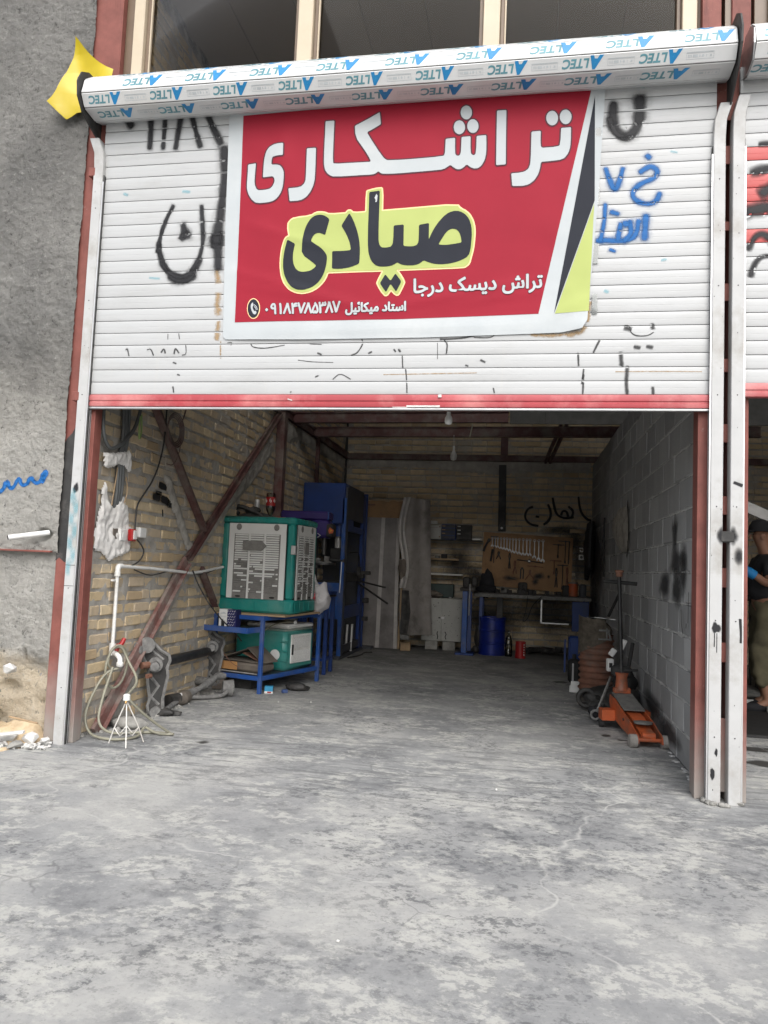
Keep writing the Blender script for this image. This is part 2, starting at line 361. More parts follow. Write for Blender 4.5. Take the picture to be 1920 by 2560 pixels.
# ---------------------------------------------------------------- mesh helpers
class MB:
    def __init__(s): s.v = []; s.f = []; s.mi = []; s.cur = 0; s.cov = None
    def add(s, vs, fs):
        o = len(s.v); s.v += [tuple(v) for v in vs]; s.f += [tuple(i+o for i in f) for f in fs]; s.mi += [s.cur]*len(fs); return s
    def box(s, c, d, R=None, ch=0.0):
        x, y, z = d[0]/2, d[1]/2, d[2]/2
        if ch <= 0:
            vs = [Vector((a*x, b*y, e*z)) for a in (-1, 1) for b in (-1, 1) for e in (-1, 1)]
            fs = [(0, 1, 3, 2), (4, 6, 7, 5), (0, 4, 5, 1), (2, 3, 7, 6), (0, 2, 6, 4), (1, 5, 7, 3)]
        else:
            ch = min(ch, x*.9, y*.9, z*.9)
            bmx = bmesh.new(); bmesh.ops.create_cube(bmx, size=1.0)
            for v in bmx.verts: v.co = Vector((v.co.x*d[0], v.co.y*d[1], v.co.z*d[2]))
            bmesh.ops.bevel(bmx, geom=bmx.edges[:], offset=ch, segments=1, affect='EDGES')
            bmx.verts.index_update()
            vs = [v.co.copy() for v in bmx.verts]; fs = [[v.index for v in f.verts] for f in bmx.faces]; bmx.free()
        c = Vector(c)
        if R is not None: vs = [R @ v for v in vs]
        return s.add([v + c for v in vs], fs)
    def tube(s, pts, r, n=8, closed=False):
        pts = [Vector(p) for p in pts]; m = len(pts)
        if isinstance(r, (list, tuple)):
            rs = []
            for i in range(m):
                f = i/(m-1)*(len(r)-1); k = min(int(f), len(r)-2); rs.append(r[k]+(r[k+1]-r[k])*(f-k))
        else: rs = [r]*m
        up = None; rings = []
        for i in range(m):
            if closed: t = pts[(i+1) % m] - pts[i-1]
            else: t = pts[min(i+1, m-1)] - pts[max(i-1, 0)]
            if t.length < 1e-9: t = Vector((0, 0, 1))
            t.normalize()
            if up is None:
                up = t.cross(Vector((0, 0, 1)))
                if up.length < .1: up = t.cross(Vector((0, 1, 0)))
            up = (up - t*up.dot(t)).normalized(); b = t.cross(up)
            rings.append([pts[i] + (up*math.cos(2*PI*k/n) + b*math.sin(2*PI*k/n))*rs[i] for k in range(n)])
        vs = [v for R_ in rings for v in R_]; fs = []
        for i in range(m if closed else m-1):
            j = (i+1) % m
            for k in range(n): fs.append((i*n+k, i*n+(k+1) % n, j*n+(k+1) % n, j*n+k))
        if not closed: fs += [tuple(range(n-1, -1, -1)), tuple((m-1)*n+k for k in range(n))]
        return s.add(vs, fs)
    def cyl(s, a, b, r0, r1=None, n=16):
        return s.tube([a, b], [r0, r0 if r1 is None else r1], n)
    def lathe(s, c, prof, n=20, R=None):
        c = Vector(c); vs = []; fs = []; m = len(prof)
        for (r, z) in prof:
            for k in range(n):
                v = Vector((r*math.cos(2*PI*k/n), r*math.sin(2*PI*k/n), z))
                vs.append((R @ v if R else v) + c)
        for i in range(m-1):
            for k in range(n): fs.append((i*n+k, i*n+(k+1) % n, (i+1)*n+(k+1) % n, (i+1)*n+k))
        fs += [tuple(range(n-1, -1, -1)), tuple((m-1)*n+k for k in range(n))]
        return s.add(vs, fs)
    def prism(s, poly, fn, a, b):
        """poly 2-D outline pushed between depths a and b; fn(u, v, w) -> xyz"""
        n = len(poly)
        vs = [fn(u, v, a) for u, v in poly] + [fn(u, v, b) for u, v in poly]
        fs = [tuple(range(n-1, -1, -1)), tuple(range(n, 2*n))] + [(i, (i+1) % n, n+(i+1) % n, n+i) for i in range(n)]
        return s.add(vs, fs)
    def grid(s, fn, nu, nv):
        vs = [fn(i/nu, j/nv) for j in range(nv+1) for i in range(nu+1)]
        fs = [(j*(nu+1)+i, j*(nu+1)+i+1, (j+1)*(nu+1)+i+1, (j+1)*(nu+1)+i) for j in range(nv) for i in range(nu)]
        return s.add(vs, fs)
    def blob(s, c, d, seed=0, rough=.25, sub=2, R=None, freq=1.3):
        bmx = bmesh.new(); bmesh.ops.create_icosphere(bmx, subdivisions=sub, radius=1.0)
        vs = []
        bmx.verts.index_update()
        for v in bmx.verts:
            k = 1 + rough*(mn.noise(v.co*freq + Vector((seed*3.7, seed*1.3, seed*9.1))) + .5*mn.noise(v.co*freq*2.7 + Vector((seed, 5, 2))))
            p = Vector((v.co.x*d[0]/2, v.co.y*d[1]/2, v.co.z*d[2]/2))*k
            vs.append((R @ p if R else p) + Vector(c))
        fs = [[v.index for v in f.verts] for f in bmx.faces]; bmx.free()
        return s.add(vs, fs)
    def mesh(s, name, mats, smooth=None, inv=None):
        me = bpy.data.meshes.new(name)
        vs = s.v if inv is None else [tuple(inv @ Vector(v)) for v in s.v]
        me.from_pydata(vs, [], s.f)
        if not isinstance(mats, (list, tuple)): mats = [mats]
        for m in mats: me.materials.append(m)
        if len(mats) > 1: me.polygons.foreach_set('material_index', s.mi)
        bmx = bmesh.new(); bmx.from_mesh(me)
        if s.cov is None: bmesh.ops.recalc_face_normals(bmx, faces=bmx.faces)
        bmx.to_mesh(me); bmx.free()
        if s.cov is not None:
            a = me.attributes.new('cov', 'FLOAT', 'POINT'); a.data.foreach_set('value', s.cov)
        if smooth is not None:
            me.shade_smooth(); me.set_sharp_from_angle(angle=rad(smooth))
        me.update()
        return me
    def build(s, name, mats, parent=None, smooth=None, local=False):
        inv = None
        if parent is not None and not local:
            inv = MW.get(parent.name)
            inv = inv.inverted() if inv is not None else None
        o = bpy.data.objects.new(name, s.mesh(name, mats, smooth, inv)); COL.objects.link(o)
        if parent is not None:
            o.parent = parent
            MW[o.name] = MW.get(parent.name, Matrix.Identity(4))
        return o
MW = {}
def tag(o, label, cat, group=None, kind=None):
    if label: o['label'] = label
    if cat: o['category'] = cat
    if group: o['group'] = group
    if kind: o['kind'] = kind
    return o
def thing(name, label, cat, loc=(0, 0, 0), rotz=0.0, group=None):
    o = bpy.data.objects.new(name, None); COL.objects.link(o); o.empty_display_size = .1
    o.location = loc; o.rotation_euler = (0, 0, rotz)
    MW[o.name] = Matrix.Translation(loc) @ Matrix.Rotation(rotz, 4, 'Z')
    return tag(o, label, cat, group)
def stuff(o): o['kind'] = 'stuff'; return o
def struct(o): o['kind'] = 'structure'; return o
def link_copy(me, name, parent, mat4):
    o = bpy.data.objects.new(name, me); COL.objects.link(o); o.parent = parent; o.matrix_local = mat4
    return o
def Rz(a): return Matrix.Rotation(a, 3, 'Z')
def Rx(a): return Matrix.Rotation(a, 3, 'X')
def Ry(a): return Matrix.Rotation(a, 3, 'Y')
def smoothpts(pts, it=2, closed=False):
    pts = [Vector(p) for p in pts]
    for _ in range(it):
        q = []
        n = len(pts)
        rng = range(n) if closed else range(n-1)
        if not closed: q.append(pts[0])
        for i in rng:
            a, b = pts[i], pts[(i+1) % n]
            q += [a*.75+b*.25, a*.25+b*.75]
        if not closed: q.append(pts[-1])
        pts = q
    return pts
def inpoly(x, y, P):
    c = False; n = len(P); j = n-1
    for i in range(n):
        if (P[i][1] > y) != (P[j][1] > y) and x < (P[j][0]-P[i][0])*(y-P[i][1])/(P[j][1]-P[i][1])+P[i][0]: c = not c
        j = i
    return c
def pdist(x, y, P):
    d = 1e9; n = len(P)
    for i in range(n):
        ax, ay = P[i]; bx, by = P[(i+1) % n]
        dx, dy = bx-ax, by-ay; L = dx*dx+dy*dy
        t = 0 if L == 0 else max(0, min(1, ((x-ax)*dx+(y-ay)*dy)/L))
        d = min(d, math.hypot(x-ax-t*dx, y-ay-t*dy))
    return d
def rough_patch(poly, fn, h=.012, step=.012, seed=0, edge=.03):
    """lumpy dab of mortar or plaster inside an outline; fn(u, v, w) -> xyz, w = height off the wall"""
    mb = MB(); us = [p[0] for p in poly]; vs = [p[1] for p in poly]
    idx = {}; nu = int((max(us)-min(us))/step)+2; nv = int((max(vs)-min(vs))/step)+2
    def vid(i, j):
        if (i, j) in idx: return idx[(i, j)]
        u, v = min(us)+i*step, min(vs)+j*step
        q = Vector((u*9, v*9, seed*3.3)); d = pdist(u, v, poly)
        ins = inpoly(u, v, poly)
        e = min(1, d/edge) if ins else 0
        w = -.004 + e*(h*(.75+.8*mn.noise(q)) + h*.5*mn.noise(q*3.1))+.002*e
        u += .4*step*mn.noise(q*7); v += .4*step*mn.noise(q*7+Vector((9, 9, 9)))
        mb.v.append(tuple(fn(u, v, w))); idx[(i, j)] = len(mb.v)-1; return idx[(i, j)]
    for i in range(nu):
        for j in range(nv):
            u, v = min(us)+(i+.5)*step, min(vs)+(j+.5)*step
            q = Vector((u*22, v*22, seed+4.1))
            if inpoly(u, v, poly) and pdist(u, v, poly) > .5*step*(1+1.6*mn.noise(q)):
                mb.f.append((vid(i, j), vid(i+1, j), vid(i+1, j+1), vid(i, j+1))); mb.mi.append(0)
    return mb
def ribbon(mb, pts, w, fn, soft=.45, step=.012, across=6, gain=1.0, vary=.18):
    """spray stroke: soft-edged strip; fn(u, v) -> xyz on the surface"""
    if mb.cov is None: mb.cov = []
    pts = [Vector((p[0], p[1])) for p in pts]
    if len(pts) > 2: pts = smoothpts(pts, 2)
    out = [pts[0]]
    for a, b in zip(pts, pts[1:]):
        n = max(1, int((b-a).length/step))
        for k in range(1, n+1): out.append(a.lerp(b, k/n))
    # round ends
    if len(out) < 2: return
    t0 = (out[1]-out[0]).normalized(); t1 = (out[-1]-out[-2]).normalized()
    out = [out[0]-t0*w*.5, out[0]-t0*w*.3] + out + [out[-1]+t1*w*.3, out[-1]+t1*w*.5]
    base = len(mb.v); n = len(out)
    for i, p in enumerate(out):
        t = (out[min(i+1, n-1)]-out[max(i-1, 0)]).normalized(); nn = Vector((-t.y, t.x))
        endf = 0.0 if i in (0, n-1) else (.7 if i in (1, n-2) else 1.0)
        ww = w*(1+vary*(mn.noise(Vector((p.x*14, p.y*14, 3)))+mn.noise(Vector((p.x*5, p.y*5, 8)))))
        for k in range(across+1):
            a = (k/across-.5)*2
            q = p + nn*(a*ww*.62)
            mb.v.append(tuple(fn(q.x, q.y))); mb.cov.append(gain*max(0, min(1, (1-abs(a))/soft))*endf)
    m = across+1
    for i in range(n-1):
        for k in range(across): mb.f.append((base+i*m+k, base+i*m+k+1, base+(i+1)*m+k+1, base+(i+1)*m+k)); mb.mi.append(0)
def blotch(mb, c, r, fn, rings=5, n=18, seed=0, hard=.55):
    if mb.cov is None: mb.cov = []
    b = len(mb.v); rx, ry = r
    mb.v.append(tuple(fn(c[0], c[1]))); mb.cov.append(1)
    for i in range(1, rings+1):
        t = i/rings
        for k in range(n):
            a = 2*PI*k/n; kk = 1+.45*mn.noise(Vector((math.cos(a)*1.4, math.sin(a)*1.4, seed*2.7+1)))
            mb.v.append(tuple(fn(c[0]+rx*t*kk*math.cos(a), c[1]+ry*t*kk*math.sin(a)))); mb.cov.append(max(0, min(1, (1-t)/hard)))
    for k in range(n): mb.f.append((b, b+1+k, b+1+(k+1) % n)); mb.mi.append(0)
    for i in range(rings-1):
        for k in range(n):
            mb.f.append((b+1+i*n+k, b+1+(i+1)*n+k, b+1+(i+1)*n+(k+1) % n, b+1+i*n+(k+1) % n)); mb.mi.append(0)
def flatshape(polys, offset=0.0):
    """filled 2-D outlines (with holes) -> vertices and triangles"""
    cu = bpy.data.curves.new('outline', 'CURVE'); cu.dimensions = '2D'; cu.fill_mode = 'BOTH'; cu.offset = offset
    for P in polys:
        sp = cu.splines.new('POLY'); sp.points.add(len(P)-1); sp.use_cyclic_u = True
        for q, p in zip(sp.points, P): q.co = (p[0], p[1], 0, 1)
    o = bpy.data.objects.new('outline', cu); COL.objects.link(o)
    bpy.context.view_layer.update()
    me = bpy.data.meshes.new_from_object(o.evaluated_get(bpy.context.evaluated_depsgraph_get()))
    r = ([tuple(v.co) for v in me.vertices], [tuple(p.vertices) for p in me.polygons])
    bpy.data.objects.remove(o); bpy.data.curves.remove(cu); bpy.data.meshes.remove(me)
    return r
def textshape(body, size, offset=0.0, shear=0.0, spacing=1.0):
    cu = bpy.data.curves.new('lettering', 'FONT'); cu.body = body; cu.size = size; cu.offset = offset; cu.shear = shear
    cu.space_character = spacing; cu.resolution_u = 4
    o = bpy.data.objects.new('lettering', cu); COL.objects.link(o)
    bpy.context.view_layer.update()
    me = bpy.data.meshes.new_from_object(o.evaluated_get(bpy.context.evaluated_depsgraph_get()))
    r = ([tuple(v.co) for v in me.vertices], [tuple(p.vertices) for p in me.polygons])
    bpy.data.objects.remove(o); bpy.data.curves.remove(cu); bpy.data.meshes.remove(me)
    return r
BAN={'ye':[(1.29,3.83),(1.293,3.746),(1.23,3.743),(1.219,3.732),(1.217,3.694),(1.257,3.691),(1.281,3.681),(1.297,3.656),(1.303,3.632),(1.303,3.58),(1.298,3.533),(1.282,3.492),(1.255,3.46),(1.222,3.447),(1.18,3.444),(1.134,3.443),(1.107,3.457),(1.081,3.487),(1.062,3.526),(1.056,3.569),(1.058,3.621),(1.057,3.705),(1.113,3.711),(1.111,3.666),(1.11,3.614),(1.111,3.576),(1.119,3.552),(1.131,3.534),(1.148,3.53),(1.203,3.534),(1.222,3.544),(1.237,3.569),(1.241,3.593),(1.232,3.612),(1.218,3.615),(1.161,3.611),(1.161,3.659),(1.162,3.716),(1.169,3.758),(1.184,3.796),(1.207,3.818),(1.24,3.83)],'re':[(1.442,3.787),(1.505,3.787),(1.506,3.715),(1.508,3.598),(1.504,3.556),(1.492,3.519),(1.471,3.483),(1.444,3.458),(1.412,3.447),(1.374,3.446),(1.346,3.446),(1.333,3.534),(1.369,3.535),(1.407,3.537),(1.43,3.549),(1.443,3.571),(1.445,3.601),(1.443,3.695)],'shka':[(1.554,3.958),(1.615,3.959),(1.616,3.777),(1.618,3.686),(1.627,3.676),(1.719,3.677),(1.854,3.677),(1.853,3.688),(1.827,3.733),(1.788,3.788),(1.752,3.84),(1.744,3.916),(1.829,3.957),(1.902,3.996),(1.913,3.914),(1.869,3.889),(1.827,3.867),(1.873,3.792),(1.925,3.715),(1.95,3.686),(1.974,3.68),(2.142,3.681),(2.301,3.687),(2.313,3.696),(2.314,3.735),(2.315,3.797),(2.376,3.8),(2.378,3.707),(2.383,3.689),(2.398,3.683),(2.409,3.693),(2.411,3.729),(2.411,3.802),(2.469,3.804),(2.472,3.702),(2.479,3.686),(2.494,3.682),(2.502,3.697),(2.502,3.803),(2.563,3.805),(2.567,3.723),(2.565,3.669),(2.551,3.627),(2.529,3.601),(2.504,3.594),(2.477,3.601),(2.45,3.624),(2.431,3.604),(2.405,3.593),(2.379,3.602),(2.351,3.626),(2.339,3.618),(2.31,3.6),(2.263,3.597),(2.145,3.593),(2.026,3.589),(1.942,3.591),(1.921,3.597),(1.908,3.611),(1.893,3.596),(1.869,3.59),(1.784,3.59),(1.631,3.588),(1.6,3.599),(1.574,3.623),(1.56,3.655),(1.555,3.717),(1.556,3.843)],'alef':[(2.619,3.954),(2.679,3.954),(2.681,3.788),(2.685,3.611),(2.624,3.609),(2.621,3.792)],'tera':[(2.827,3.809),(2.885,3.811),(2.885,3.722),(2.893,3.706),(2.985,3.709),(2.997,3.721),(2.999,3.822),(3.06,3.824),(3.061,3.729),(3.055,3.682),(3.039,3.647),(3.015,3.625),(2.965,3.619),(2.891,3.616),(2.885,3.567),(2.87,3.527),(2.84,3.49),(2.801,3.474),(2.756,3.474),(2.723,3.476),(2.715,3.558),(2.776,3.56),(2.807,3.571),(2.823,3.594),(2.827,3.636),(2.827,3.719)],'dots':[[(2.473,3.95),(2.472,3.936),(2.467,3.924),(2.459,3.914),(2.449,3.908),(2.438,3.907),(2.427,3.91),(2.417,3.917),(2.408,3.928),(2.403,3.941),(2.4,3.955),(2.402,3.969),(2.406,3.982),(2.414,3.991),(2.424,3.997),(2.435,3.999),(2.446,3.996),(2.457,3.989),(2.465,3.978),(2.471,3.965)],[(2.434,3.86),(2.433,3.846),(2.428,3.833),(2.42,3.824),(2.41,3.818),(2.399,3.816),(2.388,3.819),(2.378,3.826),(2.369,3.837),(2.364,3.85),(2.361,3.864),(2.363,3.878),(2.367,3.891),(2.375,3.901),(2.385,3.906),(2.396,3.908),(2.407,3.905),(2.418,3.898),(2.426,3.887),(2.432,3.874)],[(2.515,3.862),(2.514,3.848),(2.509,3.836),(2.502,3.826),(2.492,3.821),(2.481,3.819),(2.469,3.822),(2.459,3.829),(2.451,3.84),(2.445,3.853),(2.443,3.867),(2.444,3.881),(2.449,3.893),(2.457,3.903),(2.467,3.909),(2.478,3.91),(2.489,3.907),(2.499,3.9),(2.507,3.89),(2.513,3.877)],[(2.984,3.881),(2.982,3.867),(2.978,3.855),(2.97,3.845),(2.96,3.839),(2.949,3.837),(2.937,3.84),(2.927,3.848),(2.919,3.858),(2.913,3.872),(2.911,3.886),(2.912,3.901),(2.917,3.913),(2.925,3.923),(2.935,3.929),(2.946,3.931),(2.958,3.928),(2.968,3.92),(2.976,3.909),(2.982,3.896)],[(3.062,3.885),(3.06,3.87),(3.055,3.858),(3.048,3.848),(3.038,3.842),(3.027,3.84),(3.015,3.843),(3.005,3.851),(2.997,3.862),(2.991,3.875),(2.989,3.889),(2.991,3.904),(2.996,3.916),(3.003,3.926),(3.013,3.932),(3.024,3.934),(3.036,3.931),(3.046,3.923),(3.054,3.912),(3.06,3.899)]],'k_ye':[(1.613,3.318),(1.589,3.217),(1.568,3.229),(1.545,3.235),(1.524,3.228),(1.509,3.21),(1.501,3.181),(1.53,3.161),(1.568,3.137),(1.592,3.111),(1.608,3.087),(1.609,3.055),(1.604,3.014),(1.592,2.968),(1.569,2.927),(1.534,2.894),(1.493,2.874),(1.449,2.869),(1.409,2.879),(1.375,2.907),(1.35,2.947),(1.333,2.994),(1.326,3.045),(1.329,3.11),(1.338,3.161),(1.348,3.198),(1.399,3.169),(1.391,3.131),(1.388,3.09),(1.392,3.052),(1.404,3.02),(1.422,2.998),(1.446,2.988),(1.473,2.988),(1.506,2.994),(1.528,3.009),(1.543,3.025),(1.507,3.056),(1.444,3.102),(1.444,3.157),(1.448,3.217),(1.459,3.268),(1.48,3.314),(1.507,3.341),(1.539,3.351),(1.572,3.347),(1.595,3.334)],'k_dal':[(1.737,3.352),(1.69,3.274),(1.715,3.235),(1.735,3.197),(1.751,3.156),(1.757,3.118),(1.712,3.113),(1.64,3.113),(1.643,3.003),(1.694,2.999),(1.744,3.005),(1.784,3.017),(1.813,3.03),(1.815,3.085),(1.813,3.144),(1.8,3.213),(1.777,3.278),(1.757,3.321)],'k_sia':[(1.857,3.48),(1.923,3.487),(1.925,3.327),(1.927,3.187),(1.932,3.151),(1.943,3.131),(1.958,3.124),(1.997,3.125),(2.014,3.136),(2.02,3.163),(2.019,3.261),(2.081,3.265),(2.084,3.131),(2.125,3.126),(2.158,3.129),(2.172,3.143),(2.176,3.167),(2.174,3.259),(2.235,3.269),(2.237,3.165),(2.252,3.204),(2.275,3.248),(2.303,3.287),(2.335,3.32),(2.368,3.336),(2.401,3.339),(2.435,3.328),(2.465,3.302),(2.485,3.264),(2.495,3.215),(2.494,3.146),(2.49,3.097),(2.48,3.056),(2.44,3.033),(2.393,3.017),(2.341,3.01),(2.293,3.01),(2.245,3.022),(2.21,3.038),(2.192,3.021),(2.163,3.009),(2.119,3.008),(2.085,3.012),(2.065,3.02),(2.05,3.03),(2.031,3.016),(2.007,3.007),(1.963,3.005),(1.928,3.009),(1.898,3.03),(1.876,3.068),(1.864,3.119),(1.86,3.204),(1.859,3.355)],'k_hole':[(2.296,3.133),(2.316,3.167),(2.339,3.206),(2.362,3.225),(2.386,3.229),(2.41,3.218),(2.428,3.188),(2.436,3.141),(2.375,3.131),(2.327,3.128)],'k_dots':[(1.979,2.958),(2.013,2.915),(2.041,2.961),(2.08,2.91),(2.05,2.847),(2.014,2.897),(1.988,2.845),(1.948,2.902)],'yel':[(1.359,3.22),(1.341,3.294),(1.358,3.324),(1.385,3.339),(1.493,3.346),(1.52,3.366),(1.552,3.369),(1.585,3.363),(1.606,3.351),(1.716,3.354),(1.723,3.368),(1.736,3.372),(1.75,3.367),(1.76,3.353),(1.842,3.356),(1.84,3.483),(1.847,3.492),(1.926,3.507),(1.94,3.497),(1.943,3.361),(1.943,3.359),(2.174,3.369),(2.402,3.38),(2.422,3.353),(2.459,3.334),(2.489,3.298),(2.507,3.253),(2.513,3.204),(2.51,3.145),(2.505,3.092),(2.492,3.041),(2.488,3.016),(2.47,2.995),(2.447,2.987),(2.237,2.985),(2.047,2.982),(2.063,2.968),(2.099,2.91),(2.095,2.893),(2.066,2.829),(2.049,2.827),(2.018,2.86),(1.995,2.826),(1.975,2.829),(1.931,2.897),(1.931,2.914),(1.964,2.981),(1.795,2.982),(1.722,2.98),(1.617,2.979),(1.605,2.94),(1.575,2.9),(1.535,2.867),(1.49,2.852),(1.448,2.85),(1.401,2.863),(1.362,2.891),(1.331,2.938),(1.313,2.999),(1.308,3.064),(1.312,3.129),(1.321,3.176),(1.331,3.205),(1.345,3.217)],'outer':[(0.912,4.066),(2.024,4.08),(3.251,4.063),(3.223,3.367),(3.175,2.653),(3.147,2.602),(3.024,2.582),(2.231,2.564),(1.487,2.561),(0.974,2.568),(0.955,2.586),(0.927,3.316)],'red':[(1.009,4.03),(1.773,4.044),(3.171,4.052),(3.035,3.376),(2.898,2.696),(2.081,2.679),(1.03,2.676),(1.02,3.365)],'dark':[(3.192,4.008),(3.203,3.368),(2.987,2.694),(3.09,3.349)],'green':[(3.201,3.349),(3.183,2.707),(2.992,2.694)],'chip':[(1.903,3.466),(1.911,3.454),(1.909,3.431),(1.907,3.415),(1.898,3.413),(1.9,3.427),(1.892,3.441)],'phone_o':[(1.193,2.76),(1.193,2.743),(1.189,2.727),(1.183,2.714),(1.175,2.703),(1.165,2.697),(1.154,2.695),(1.142,2.697),(1.131,2.704),(1.122,2.715),(1.114,2.729),(1.109,2.745),(1.106,2.762),(1.107,2.779),(1.11,2.795),(1.116,2.809),(1.125,2.819),(1.135,2.826),(1.146,2.828),(1.158,2.825),(1.168,2.818),(1.178,2.808),(1.186,2.794),(1.191,2.778)],'phone_d':[(1.188,2.76),(1.187,2.745),(1.184,2.731),(1.179,2.718),(1.172,2.709),(1.163,2.703),(1.153,2.701),(1.143,2.703),(1.134,2.709),(1.125,2.719),(1.119,2.732),(1.114,2.746),(1.112,2.762),(1.112,2.778),(1.115,2.792),(1.121,2.804),(1.128,2.814),(1.137,2.82),(1.146,2.822),(1.156,2.819),(1.166,2.813),(1.174,2.803),(1.181,2.791),(1.186,2.776)],'phone_s':[(1.135,2.794),(1.145,2.801),(1.15,2.778),(1.144,2.773),(1.148,2.755),(1.159,2.742),(1.166,2.747),(1.174,2.731),(1.162,2.72),(1.148,2.73),(1.135,2.755),(1.131,2.779)],'arc1':[(1.155,2.773),(1.165,2.765),(1.17,2.751)],'arc2':[(1.152,2.786),(1.169,2.774),(1.178,2.752)]}
